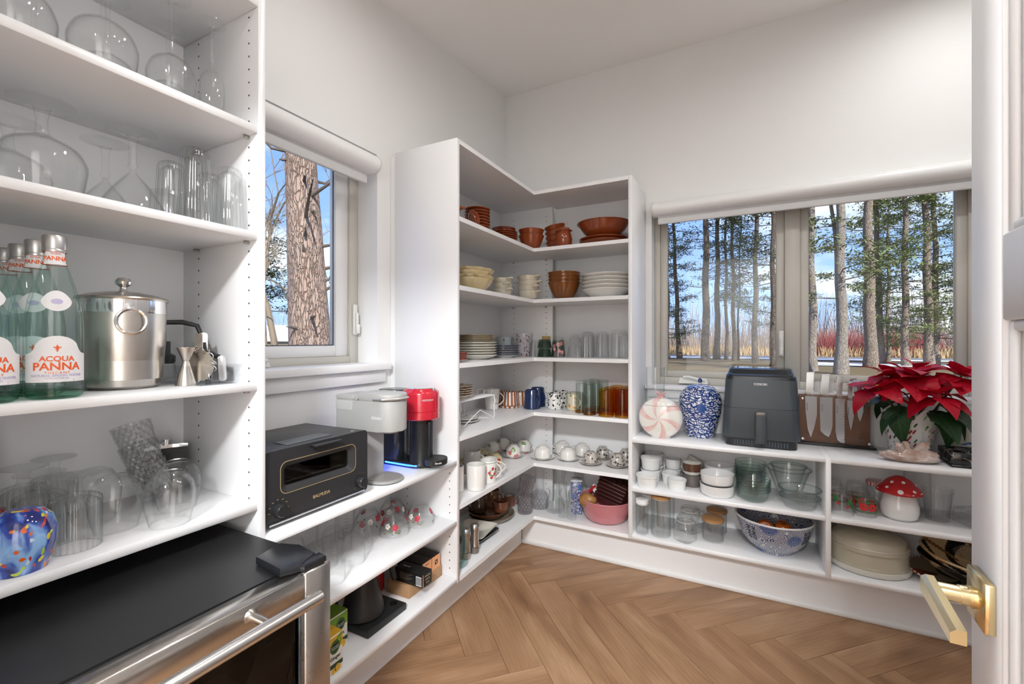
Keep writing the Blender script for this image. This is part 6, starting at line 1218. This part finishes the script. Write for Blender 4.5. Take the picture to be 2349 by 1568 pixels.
ob('bowl_wall', lathe(bpr+[(BBR-.004, BBH), (.150, .138), (.140, .100), (.123, .064), (.098, .034), (.06, .016), (0, .014)], 64), swirls(), bb)
ob('rim', lathe([(BBR-.006, BBH-.001), (BBR+.002, BBH-.002), (BBR+.003, BBH+.002), (BBR-.002, BBH+.005), (BBR-.007, BBH+.002)], 64), glaze('rim_white', (.68, .69, .70), .1, .05), bb)
def brd(z):
    for (r0, z0), (r1, z1) in zip(bpr[4:], bpr[5:]):
        if z0 <= z <= z1: return r0+(r1-r0)*(z-z0)/(z1-z0)
    return BBR
def hx_(x, y, w, h): return box(x-w/2, x+w/2, y-h/2, y+h/2, 0, .0006)
xi = lambda: join([hx_(s*.0115, y, w, h) for s in (-1, 1) for y, w, h in ((.030, .021, .0035), (.024, .003, .014), (.0215, .017, .0035), (.0125, .0155, .003), (.0055, .0155, .003), (-.006, .021, .0035), (-.013, .0155, .003), (-.023, .0155, .003))]+[hx_(s*.0115+t*.0065, y, .003, h) for s in (-1, 1) for t in (-1, 1) for y, h in ((.009, .010), (-.018, .013))]+[hx_(s*.0115+t*.004, -.001, .0028, .008) for s in (-1, 1) for t in (-1, 1)])
for a in (-128, -35): ob('double_happiness_mark', wrap(xi(), .145, R(a), .098, lambda z: brd(z)+.0006), pl('ink_navy', (.008, .008, .03), .3), bb)
per = lathe([(0, .004), (.012, 0), (.026, .006), (.034, .022), (.033, .038), (.022, .050), (.008, .051), (0, .049)], 32); m_per = pl('persimmon', (.62, .13, .008), .3, var=.3, vs=20)
cal = join([xf(prism([(0, 0), (.006, .004), (.013, 0), (.006, -.004)], 0, .0012, 0, 1, False), (0, 0, .0505), (0, R(8), R(a))) for a in (0, 90, 180, 270)]+[xf(lathe([(0, .05), (.003, .05), (.0025, .056), (0, .056)], 8))])
for x, y, z, r_, lab in ((.075, 2.455, .066, (R(60), R(-10), 0), 'orange persimmon showing its calyx in the blue bowl'), (.140, 2.440, .064, (R(20), R(10), 0), 'orange persimmon beside the other in the blue bowl')):
    thing('persimmon', lab, 'fruit', (x, y, BZ+z), [('fruit', per, m_per), ('calyx', cal, pl('calyx', (.16, .12, .03), .7))], r_, 'persimmons')
# ================================================================== shelf with the mushroom jar
jamg = lambda h, r: tumbler(h, r*.90, r, .0025, .008, 0, 0, .010)
def jam(label, x, y, h, r, pr): thing('jam_glass', label, 'glass', (x, y, MZ), [('glass', jamg(h, r), g_clear)]+pr, 0, 'upturned jam glasses')
m_hr = pl('holly_red', (.55, .02, .02), .5); m_hg = pl('holly_green', (.02, .16, .03), .5)
pr1 = [('holly_leaves', join([wrap(xf(prism([(0, -.014), (.007, -.006), (.005, 0), (.009, .006), (0, .016), (-.009, .006), (-.005, 0), (-.007, -.006)], 0, .0002, 0, 1, False), rot=(0, 0, R(q))), .040, R(a), z) for q, a, z in ((30, -130, .07), (-20, -60, .062), (10, -42, .045), (40, 30, .06), (0, 120, .05))]), m_hg), ('holly_berries', join([wrap(flower(.010, 4), .040, R(a), z) for a, z in ((-120, .052), (-72, .04), (-50, .075), (40, .045))]), m_hr)]
pr2 = [('poinsettia_band', join([wrap(flower(.026, 6), .0385, R(a), .042) for a in (-110, -65, -15, 40, 100, 160)]), m_hr), ('green_bands', join([lathe([(.0372, z), (.0381, z), (.0381, z+.003), (.0372, z+.003)], 40) for z in (.020, .062)]+[wrap(box(-.006, .006, -.006, .006, 0, .0002), .0385, R(a), .042) for a in (-88, -40, 12, 70, 130)]), m_hg)]
jam('upturned glass with painted holly at the divider', .350, 2.312, .098, .040, pr1); jam('upturned glass with a poinsettia band', .432, 2.335, .084, .037, pr2)
for x, y, h, r, lab in ((.345, 2.395, .100, .038, 'upturned glass behind the holly one'), (.340, 2.475, .104, .037, 'upturned glass third from the shelf edge by the divider'), (.430, 2.415, .088, .036, 'upturned glass behind the poinsettia-band one'), (.425, 2.495, .096, .036, 'upturned glass third behind the poinsettia band')): jam(lab, x, y, h, r, [('amber_print', lathe([(r*.95, .03), (r*.975, .03), (r*.965, .042), (r*.94, .042)], 36), glass('amber_tone', (.75, .62, .5), (.4, .3, .2)))])
@memo
def gingham():
    b = NB('gingham'); s = b.sep(b.obj()); fx_ = b.math('GREATER_THAN', b.math('FRACT', b.math('MULTIPLY', s[0], 110.0)), .5); fy_ = b.math('GREATER_THAN', b.math('FRACT', b.math('MULTIPLY', s[1], 110.0)), .5)
    b.bsdf(b.mix(b.math('MULTIPLY', b.math('ADD', fx_, fy_), .5), (.72, .68, .66), (.55, .02, .03)), .35); return b.m
thing('preserve_jar', 'jam jar with a red gingham lid behind the mushroom', 'jar', (.505, 2.505, MZ), [('body', lathe([(0, 0), (.038, 0), (.042, .006), (.042, .075), (.036, .088), (.036, .092), (.033, .09), (.038, .07), (.038, .01), (0, .007)], 36, 12, .02), g_thick), ('lid', lathe([(.037, .088), (.0405, .088), (.0415, .094), (.041, .103), (.037, .106), (0, .106)], 40, 40, .01, (.087, .1)), gingham())])
mcap = [(0, .172), (.014, .170), (.036, .158), (.056, .138), (.072, .121), (.0785, .112), (.077, .107), (.068, .106), (.03, .112), (0, .112)]
def mrad(z):
    for (r0, z0), (r1, z1) in zip(mcap[:6], mcap[1:6]):
        if z1 <= z <= z0: return r0+(r1-r0)*(z-z0)/(z1-z0)
    return .06
m_mr = glaze('mushroom_red', (.48, .008, .015), .12, .15)
def dot(a, z, s):
    r = mrad(z); sl = math.atan2(mrad(z-.006)-mrad(z+.006), .012)
    return xf(lathe([(0, .002), (s*.7, .0014), (s, 0), (0, -.001)], 18), (r*math.cos(a), r*math.sin(a), z+.0003), (0, R(90)-sl, a))
mj = thing('mushroom_jar', 'red-capped white-spotted toadstool cookie jar', 'jar', (.548, 2.365, MZ), [('body', lathe([(0, 0), (.046, 0), (.058, .010), (.064, .034), (.063, .056), (.054, .084), (.046, .112), (0, .113)], 48), glaze('mushroom_white', (.78, .77, .75), .1, .05)), ('cap', lathe(mcap, 56), m_mr)])
capo = [c for c in mj.children if c.name.startswith('cap')][0]
for a, z, s in ((-100, .122, .0095), (-140, .13, .006), (-60, .126, .0065), (-165, .117, .006), (-40, .118, .007), (-85, .154, .0062), (-135, .15, .006), (-20, .143, .006), (20, .13, .006), (60, .14, .007), (120, .125, .008), (170, .14, .007), (-70, .1145, .005)): ob('spot', dot(R(a), z, s), glaze('spot_white', (.78, .76, .74), .15, .05), capo)
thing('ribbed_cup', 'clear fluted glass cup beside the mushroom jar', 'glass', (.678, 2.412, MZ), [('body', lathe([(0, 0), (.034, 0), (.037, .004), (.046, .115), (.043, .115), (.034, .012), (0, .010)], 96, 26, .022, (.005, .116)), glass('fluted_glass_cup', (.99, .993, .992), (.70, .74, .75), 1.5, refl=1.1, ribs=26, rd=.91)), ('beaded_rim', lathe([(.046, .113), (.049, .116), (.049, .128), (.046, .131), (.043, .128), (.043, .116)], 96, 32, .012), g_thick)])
thing('storage_canister', 'tall clear canister at the back behind the fluted cup', 'jar', (.640, 2.508, MZ), [('c', lathe([(0, 0), (.044, 0), (.045, .004), (.045, .165), (.043, .165), (.043, .006), (0, .005)], 40), g_thick)])
def crumple(sx, sy, sz, seed):
    bm = bmesh.new(); bmesh.ops.create_icosphere(bm, subdivisions=4, radius=1)
    for v in bm.verts:
        p = v.co.copy(); k = 1+.22*mnoise.noise(p*2.2+Vector((seed, 0, 0)))+.13*abs(mnoise.noise(p*6+Vector((0, seed, 0)))); v.co = Vector((p.x*sx*k, p.y*sy*k, max(0, (p.z+.75)*sz*k)))
    return bm_me(bm, True, 20)
cel = glass('cellophane', (.97, .975, .98), (.6, .62, .66), 1.5, .08, 1.3)
thing('plastic_bag', 'crumpled clear cellophane bag beside the fluted cup', 'bag', (.80, 2.40, MZ+.002), [('b', crumple(.085, .085, .035, 3), cel)])
# ---- cake carrier and baskets
m_ck = pl('carrier_beige', (.50, .46, .36), .25, coat=.3)
el = lambda k, z, n=64: [(.142*k*math.cos(2*PI*i/n), .128*k*math.sin(2*PI*i/n), z) for i in range(n)]
thing('cake_carrier', 'beige oval lidded casserole dish against the divider', 'dish', (.450, 2.402, BZ), [('base_tray', loft([el(.93, 0), el(1.0, .006), el(1.03, .018), el(1.03, .024), el(.98, .026)]), pl('carrier_white', (.66, .64, .58), .3)), ('lower_body', loft([el(.985, .025), el(.985, .034), el(.965, .036), el(.955, .088), el(.975, .090)]), m_ck), ('lid', loft([el(.985, .0905), el(.985, .100), el(.95, .103), el(.90, .128), el(.74, .143), el(.50, .148), el(.46, .151), el(.30, .153)]), m_ck, [('lid_ring', loft([el(.955, .103), el(.965, .105), el(.945, .109), el(.935, .106)], False), pl('carrier_rim', (.56, .52, .43), .25))])])
@memo
def weave(name, base, dark, mid, n, k):
    b = NB(name); s = b.sep(b.obj()); r = b.math('SQRT', b.math('ADD', b.math('MULTIPLY', s[0], s[0]), b.math('MULTIPLY', s[1], s[1])))
    ri = b.math('FLOOR', b.math('MULTIPLY', r, 125.0)); a = b.math('MULTIPLY', b.math('ARCTAN2', s[1], s[0]), n/(2*PI))
    f = b.math('FRACT', b.math('ADD', a, b.math('MULTIPLY', ri, k))); g_ = b.math('FRACT', b.math('ADD', b.math('MULTIPLY', a, 1.0), b.math('MULTIPLY', ri, -k)))
    c = b.mix(b.math('LESS_THAN', f, .34), base, dark); c = b.mix(b.math('MULTIPLY', b.math('LESS_THAN', g_, .16), b.math('GREATER_THAN', r, .06)), c, mid)
    st_ = b.math('FRACT', b.math('MULTIPLY', a, 22.0)); c = b.mix(b.math('MULTIPLY', b.math('LESS_THAN', st_, .2), .4), c, (.1, .06, .03))
    b.bsdf(c, .75, 0, .3); return b.m
def coil_bowl(r, h, foot=.4, rows=18):
    pr = []
    for i in range(rows*4+1):
        q = i/(rows*4); rr = r*(foot+(1-foot)*q**.72); pr.append((rr+.0022*abs(math.sin(q*rows*PI)), h*q+.001))
    return lathe([(0, 0), (r*foot, 0)]+pr+[(r+.004, h+.004), (r-.002, h+.007)]+[(max(a-.006, .001), b_+.004) for a, b_ in pr[::-1]]+[(0, .007)], 64)
wv = weave('woven_zigzag', (.80, .58, .32), (.012, .010, .009), (.30, .14, .05), 5, .055)
thing('woven_tray', 'flat woven tray with a red and white stitched rim at the bottom', 'basket', (.740, 2.402, BZ), [('disc', coil_bowl(.150, .022, .5, 14), weave('woven_band', (.34, .27, .17), (.02, .015, .012), (.22, .05, .03), 3, .03)), ('stitched_rim', tube(arc((0, 0, .0275), .151, 0, 360, 72, 'xy')[:-1], .004, 8, True), stripes('stitch', (.72, .60, .45), (.40, .07, .03), 46))], 0, 'woven baskets')
thing('woven_bowl', 'black-patterned woven basket under the top one', 'basket', (.762, 2.402, BZ+.030), [('b', coil_bowl(.145, .050, .45, 16), weave('woven_dark', (.10, .07, .045), (.010, .009, .008), (.42, .28, .14), 5, .05))], (R(2), R(3), 0), 'woven baskets')
thing('woven_bowl', 'straw woven basket with bold black zigzags on top', 'basket', (.772, 2.402, BZ+.052), [('b', coil_bowl(.148, .056, .42, 18), wv), ('bound_rim', tube(arc((0, 0, .061), .150, 0, 360, 72, 'xy')[:-1], .0045, 8, True), stripes('straw_rim', (.56, .38, .19), (.44, .28, .13), 120))], (R(4), R(4), 0), 'woven baskets')
thing('plastic_bag', 'clear crinkled plastic bag lying in the top woven basket', 'bag', (.80, 2.42, BZ+.094), [('b', crumple(.06, .06, .022, 8), cel)])
# ================================================================== outside the windows
GZ = -.4
@memo
def bark(name, c1, c2, c3, sc=1.0):
    b = NB(name); o = b.map(b.obj(), (1, 1, .22)); d = b.mix(.12, o, b.noise(o, 6*sc, 3, col=True)); v = b.vor(d, 13*sc, 'Distance', 'DISTANCE_TO_EDGE'); n_ = b.noise(o, 22*sc, 4, .6)
    h = b.math('ADD', b.ramp(v, [(0, 0.0), (.16, 1.0)]), b.math('MULTIPLY', n_, .6))
    c = b.mix(b.noise(o, 3*sc, 2), c1, c2); c = b.mix(b.ramp(v, [(.0, 1.0), (.08, 0.0)]), c, c3); c = b.mix(b.math('MULTIPLY', b.ramp(n_, [(.5, 0.0), (.7, 1.0)]), .5), c, (.42, .38, .34))
    b.bsdf(c, .9, 0, .1, b.bump(h, .9, .03)); return b.m
bk_grey = bark('bark_grey', (.26, .20, .155), (.33, .27, .22), (.10, .075, .055), 1.6); bk_dark = bark('bark_dark', (.095, .070, .053), (.125, .095, .073), (.05, .038, .03), 1.6); bk_pale = bark('bark_pale', (.28, .24, .20), (.33, .295, .255), (.25, .20, .165), 1.8)
bk_big = bark('bark_red_pine', (.40, .25, .18), (.33, .27, .235), (.17, .105, .08), 2.3)
br_m = pl('twig_brown', (.10, .078, .058), .9); br_d = pl('twig_dark', (.05, .04, .032), .9)
nd1 = pl('needles_dark', (.055, .080, .030), .8); nd2 = pl('needles_green', (.15, .185, .055), .8)
def sprays(rg, centres, per, size, spread):
    vs, fs = [], []
    for c in centres:
        for _ in range(per):
            p = c+Vector((rg.gauss(0, spread), rg.gauss(0, spread), rg.gauss(0, spread*.38)))
            d = Vector((rg.gauss(0, 1), rg.gauss(0, 1), rg.gauss(0, .45))).normalized()*size*rg.uniform(.6, 1.4); e_ = d.cross(Vector((rg.gauss(0, .5), rg.gauss(0, .5), 1))).normalized()*size*.28
            k = len(vs); vs += [p-d, p+e_, p+d, p-e_]; fs.append((k, k+1, k+2, k+3))
    return me('sprays', vs, fs, False)
def pine(label, x, y, dia, lean, h, lo, nb, blen, mat, ndl, seed, fol=1.0, bare=False, size=.13, ftop=None):
    rg = random.Random(seed); e_ = emp('pine_tree', (x, y, GZ)); tag(e_, label, 'tree', 'trees beyond the windows')
    def axis(z): q = z/h; return Vector((lean*q*h/10*1.0+.05*math.sin(z*1.3+seed), .05*math.cos(z*.9+seed), z))
    n = 14; ob('trunk', tube([axis(h*i/n) for i in range(n+1)], [dia/2*(1.25 if i == 0 else 1-.62*i/n) for i in range(n+1)], 12), mat, e_)
    bs, cs = [], []
    for k in range(nb):
        z = lo+(h-lo)*(k+rg.random())/nb; a = rg.uniform(0, 2*PI); L = blen*rg.uniform(.45, 1.1)*(1-.45*(z-lo)/(h-lo)); p0 = axis(z)
        d = Vector((math.cos(a), math.sin(a), rg.uniform(-.15, .25))); p1 = p0+d*L*.55; p2 = p0+d*L+Vector((0, 0, rg.uniform(-.1, .25)*L))
        bs.append(tube([p0, p1, p2], [.035, .022, .008], 5))
        for _ in range(2):
            q = rg.uniform(.35, .9); pm = p0+(p2-p0)*q; tw = pm+Vector((rg.gauss(0, .5), rg.gauss(0, .5), rg.gauss(.05, .2)))*L*.35; bs.append(tube([pm, tw], [.012, .004], 4))
            if not bare: cs.append(tw)
        if not bare and rg.random() < fol: cs += [p0+(p2-p0)*q for q in (.6, .85, 1.0)]
    ob('branches', join(bs), br_d if mat == bk_dark else br_m, e_)['kind'] = 'stuff'
    if cs: ob('foliage', sprays(rg, cs, 26, size, .30), ndl, e_)['kind'] = 'stuff'
T = [('thin dark spruce leaning at the edge of the wide window', -5.28, 41.43, .42, -.4, 17, 3, 40, 2.4, bk_dark, nd1, 1, 1.0), ('spindly dark spruce beside the leaning one', -5.8, 39.1, .18, -.05, 14, 1.5, 40, 2.2, bk_dark, nd1, 2, 1.0),
     ('stout twin-topped brown pine seen through the first pane', -2.86, 37.46, .60, .03, 18, 5.5, 26, 3.0, bk_dark, nd1, 3, .6), ('forked dark pine behind the stout one', -2.25, 40.95, .50, .03, 17, 5, 26, 3.2, bk_dark, nd1, 4, .5),
     ('slim dark pine right of the forked one', -1.51, 40.38, .28, -.08, 16, 4, 22, 2.2, bk_dark, nd1, 5, .6), ('straight dark pine in the middle of the first pane', -.91, 38.48, .33, -.15, 17, 4, 26, 2.4, bk_dark, nd1, 6, .7),
     ('sapling pine beside the straight middle one', -.70, 39.02, .17, .2, 13, 4, 22, 2.0, bk_dark, nd1, 7, .8), ('leafy dark pine near the window mullion', .41, 35.05, .39, .1, 17, 2.5, 44, 2.8, bk_dark, nd1, 8, 1.0), ('dark pine half hidden by the window mullion', 1.36, 31.42, .36, -.02, 17, 3, 30, 2.6, bk_dark, nd1, 9, .8),
     ('pale grey pine at the edge of the second pane', 2.94, 27.41, .42, -.12, 15, 3.5, 16, 1.6, bk_pale, nd2, 10, .5), ('thick pale grey pine in the second pane', 3.85, 25.53, .50, -.1, 15, 3.2, 18, 2.2, bk_pale, nd2, 11, .6), ('slender leaning pale pine crossing the thick one', 4.10, 25.9, .24, -.75, 13, 6, 8, 1.2, bk_pale, nd2, 12, .3),
     ('thick brown pine above the poinsettia', 6.34, 33.01, .66, -.12, 17, 4, 26, 2.6, bk_grey, nd2, 13, .8), ('slim brown pine beside the thick brown one', 7.8, 37.62, .42, -.3, 17, 2.5, 34, 2.4, bk_grey, nd2, 14, 1.0), ('straight brown pine at the middle of the second pane', 8.42, 35.1, .42, -.03, 17, 2, 40, 2.6, bk_grey, nd2, 15, 1.0),
     ('mossy brown pine near the far window jamb', 9.72, 35.78, .50, -.2, 17, 1.2, 52, 2.8, bk_grey, nd2, 16, 1.0), ('slim pine paired with the mossy one', 10.45, 37.24, .40, -.12, 17, 1.5, 40, 2.6, bk_grey, nd2, 17, 1.0), ('bushy spruce at the far window jamb', 12.6, 36.5, .35, 0, 11, .6, 60, 2.6, bk_grey, nd2, 18, 1.0),
     ('green spruce glimpsed between the brown pines', 9.1, 42.0, .3, 0, 12, 1, 50, 2.4, bk_grey, nd2, 19, 1.0)]
for t_ in T: pine(*t_)
# ground, snow, road
@memo
def lawn():
    b = NB('winter_lawn'); o = b.obj(); n1 = b.noise(o, .8, 5, .6); n2 = b.noise(o, 9, 4, .7)
    c = b.mix(n2, b.ramp(n1, [(.3, (.24, .165, .10)), (.55, (.20, .17, .085)), (.75, (.34, .24, .16))]), (.13, .09, .055)); b.bsdf(c, .95, 0, .1, b.bump(n2, .6, .05)); return b.m
m_snow = pl('snow', (.80, .82, .86), .7, bump=.4, bs=3)
st('ground', box(-120, 120, -40, 170, GZ-.3, GZ), lawn())
def strip(name, pts, w, mat, z, kind='structure', seed=0):
    rg = random.Random(seed); a = [(x, y-w/2*(1+rg.uniform(-.25, .25)), z) for x, y in pts]; c = [(x, y+w/2*(1+rg.uniform(-.25, .25)), z) for x, y in pts]
    n = len(pts); o = ob(name, me('s', a+c, [(i, i+1, n+i+1, n+i) for i in range(n-1)], False), mat); o['kind'] = kind; return o
strip('snow', [(x, 44+.02*x*x*.05) for x in range(-60, 80, 3)], 3.0, m_snow, GZ+.05, 'stuff', 1)['label'] = 'band of snow along the verge outside'
strip('snow', [(x, 36.5-.15*(x-3)) for x in range(3, 22, 2)], 5.0, m_snow, GZ+.04, 'stuff', 2)['label'] = 'patchy snow on the lawn under the pale pines'
strip('road', [(x, 49) for x in range(-70, 90, 8)], 4.5, pl('asphalt', (.16, .16, .17), .9), GZ+.02)
rg = random.Random(21)
def brush(n, x0, x1, y0, y1, h, w, seed, fan=.25, h0=0):
    rg = random.Random(seed); vs, fs = [], []
    for _ in range(n):
        x, y = rg.uniform(x0, x1), rg.uniform(y0, y1); a = rg.uniform(0, PI); hh = h*rg.uniform(.5, 1.1); dx, dy = rg.gauss(0, fan)*hh, rg.gauss(0, fan)*hh; k = len(vs)
        vs += [(x-w*math.cos(a), y-w*math.sin(a), GZ+h0), (x+w*math.cos(a), y+w*math.sin(a), GZ+h0), (x+dx, y+dy, GZ+hh)]; fs.append((k, k+1, k+2))
    return me('brush', vs, fs, False)
def stuff(name, m, mat, label): o = ob(name, m, mat); o['kind'] = 'stuff'; o['label'] = label; return o
stuff('dry_grass', brush(5000, -20, 45, 52, 62, 1.1, .07, 3, .2), pl('straw', (.42, .29, .15), .9), 'tall straw-coloured dry grass across the road')
stuff('undergrowth', brush(6000, -30, 50, 60, 78, 3.8, .05, 4, .22), pl('brush_grey', (.24, .18, .14), .9), 'grey-brown leafless brush behind the dry grass')
stuff('far_trees', brush(2600, -60, 80, 85, 110, 11, .10, 5, .16), pl('far_grey', (.27, .25, .26), .9), 'distant leafless grey treeline')
for i, x in enumerate((6.5, 8.2, 10.0, 11.6, 13.4, 15.5)):
    o = ob('red_shrub', xf(brush(260, -1.0, 1.0, -.9, .9, 3.0, .028, 30+i, .3), (0, 0, -GZ)), pl('dogwood_red', (.34, .075, .07), .85), None, (x, 57.5+rg.uniform(-1, 1), GZ)); tag(o, 'red-twigged shrub, %s in the row across the road' % ['first', 'second', 'third', 'fourth', 'fifth', 'sixth'][i], 'shrub', 'red-twigged shrubs')
def bare_tree(label, x, y, h, r, seed, mat, spread=.5, depth=5):
    rg = random.Random(seed); e_ = emp('bare_tree', (x, y, GZ)); tag(e_, label, 'tree', 'trees beyond the windows'); segs = []
    def grow(p, d, L, r_, k):
        q = p+d*L*.5+Vector((rg.gauss(0, .04), rg.gauss(0, .04), 0))*L; e2 = p+d*L; segs.append((k, tube([p, q, e2], [r_, r_*.85, r_*.68], 7 if k > 3 else 4, False, False)))
        if k == 0: return
        for _ in range(2 if rg.random() < .6 else 3):
            nd = (d+Vector((rg.gauss(0, spread), rg.gauss(0, spread), rg.gauss(.12, spread*.5)))).normalized(); grow(e2 if rg.random() < .7 else q, nd, L*rg.uniform(.62, .85), r_*rg.uniform(.5, .66), k-1)
    grow(Vector((0, 0, 0)), Vector((rg.gauss(0, .05), rg.gauss(0, .05), 1)).normalized(), h*.32, r, depth)
    ob('trunk', join([m for k, m in segs if k == depth]), mat, e_); ob('branches', join([m for k, m in segs if k < depth]), mat, e_)['kind'] = 'stuff'
bt = pl('bare_bark', (.22, .175, .125), .9)
for a in (('bare spreading tree beside the big pine trunk', -13.4, 9.0, 8.5, .13, 41, bt, .42, 6), ('bare grey tree left of the big trunk, farther off', -17.5, 11.6, 10, .14, 42, bt, .42, 6), ('bare sapling close by the narrow window', -10.6, 6.7, 5.2, .06, 43, bt, .45, 5), ('bare tree just behind the big pine trunk', -11.0, 9.6, 8, .10, 44, bt, .35, 6), ('bare tree far behind the big trunk', -20.0, 17.5, 10, .13, 45, bt, .4, 5)): bare_tree(*a)
pine('dark green pine clump beyond the bare trees', -21.5, 13.6, .35, 0, 7.5, 1.8, 40, 2.4, bk_dark, nd1, 51, 1.0)
stuff('far_trees', xf(brush(1500, -30, 30, -4, 4, 5, .05, 6, .2), (-42, 30, 0), (0, 0, R(60))), pl('far_brown', (.22, .18, .15), .9), 'distant brown brush seen through the narrow window')
sh = emp('shed', (-35.9, 26.4, GZ), (0, 0, R(55))); tag(sh, 'far shed with a snow-covered roof', 'shed')
ob('wall', box(-2, 2, -1.5, 1.5, 0, 1.5), pl('shed_wall', (.3, .25, .2), .8), sh); ob('roof', prism([(-1.9, 1.5), (1.9, 1.5), (0, 2.9)], -2.2, 2.2, 0, 1, False), m_snow, sh)
[c for c in sh.children if c.name.startswith('roof')][0].rotation_euler = (R(90), 0, R(90))
# big red pine close to the narrow window
bp = emp('pine_tree', (-5.52, 4.46, GZ)); tag(bp, 'huge reddish pine trunk close outside the narrow window', 'tree', 'trees beyond the windows')
def bax(z): return Vector((-.11*(z/4)*.95, -.17*(z/4)*.9, z))
def bigtrunk():
    rings = []
    for i in range(41):
        z = 7*i/40; c = bax(z); r0 = .325-.030*z; rings.append([c+Vector((math.cos(a), math.sin(a), 0))*r0*(1+.035*mnoise.noise(Vector((math.cos(a)*2.2, math.sin(a)*2.2, z*1.4)))+.02*mnoise.noise(Vector((math.cos(a)*9, math.sin(a)*9, z*3)))) for a in [2*PI*k/48 for k in range(48)]])
    return loft(rings)
ob('trunk', bigtrunk(), bk_big, bp)
rg = random.Random(77)
for k in range(22):
    z = 1.4+3.6*k/22; a = rg.choice((R(-140), R(-100), R(-60), R(-20), R(30), R(60)))+rg.uniform(-.3, .3); c = bax(z); r0 = .325-.03*z; L = rg.uniform(.15, .95) if k % 2 else rg.uniform(.06, .2); d = Vector((math.cos(a), math.sin(a), rg.uniform(-.1, .35)))
    ob('dead_branch', tube([c+d*r0*.9, c+d*(r0+L*.5)+Vector((0, 0, rg.uniform(-.05, .03))), c+d*(r0+L)+Vector((0, 0, rg.uniform(-.08, .12)))], [.026, .018, .006], 7), br_m, bp)
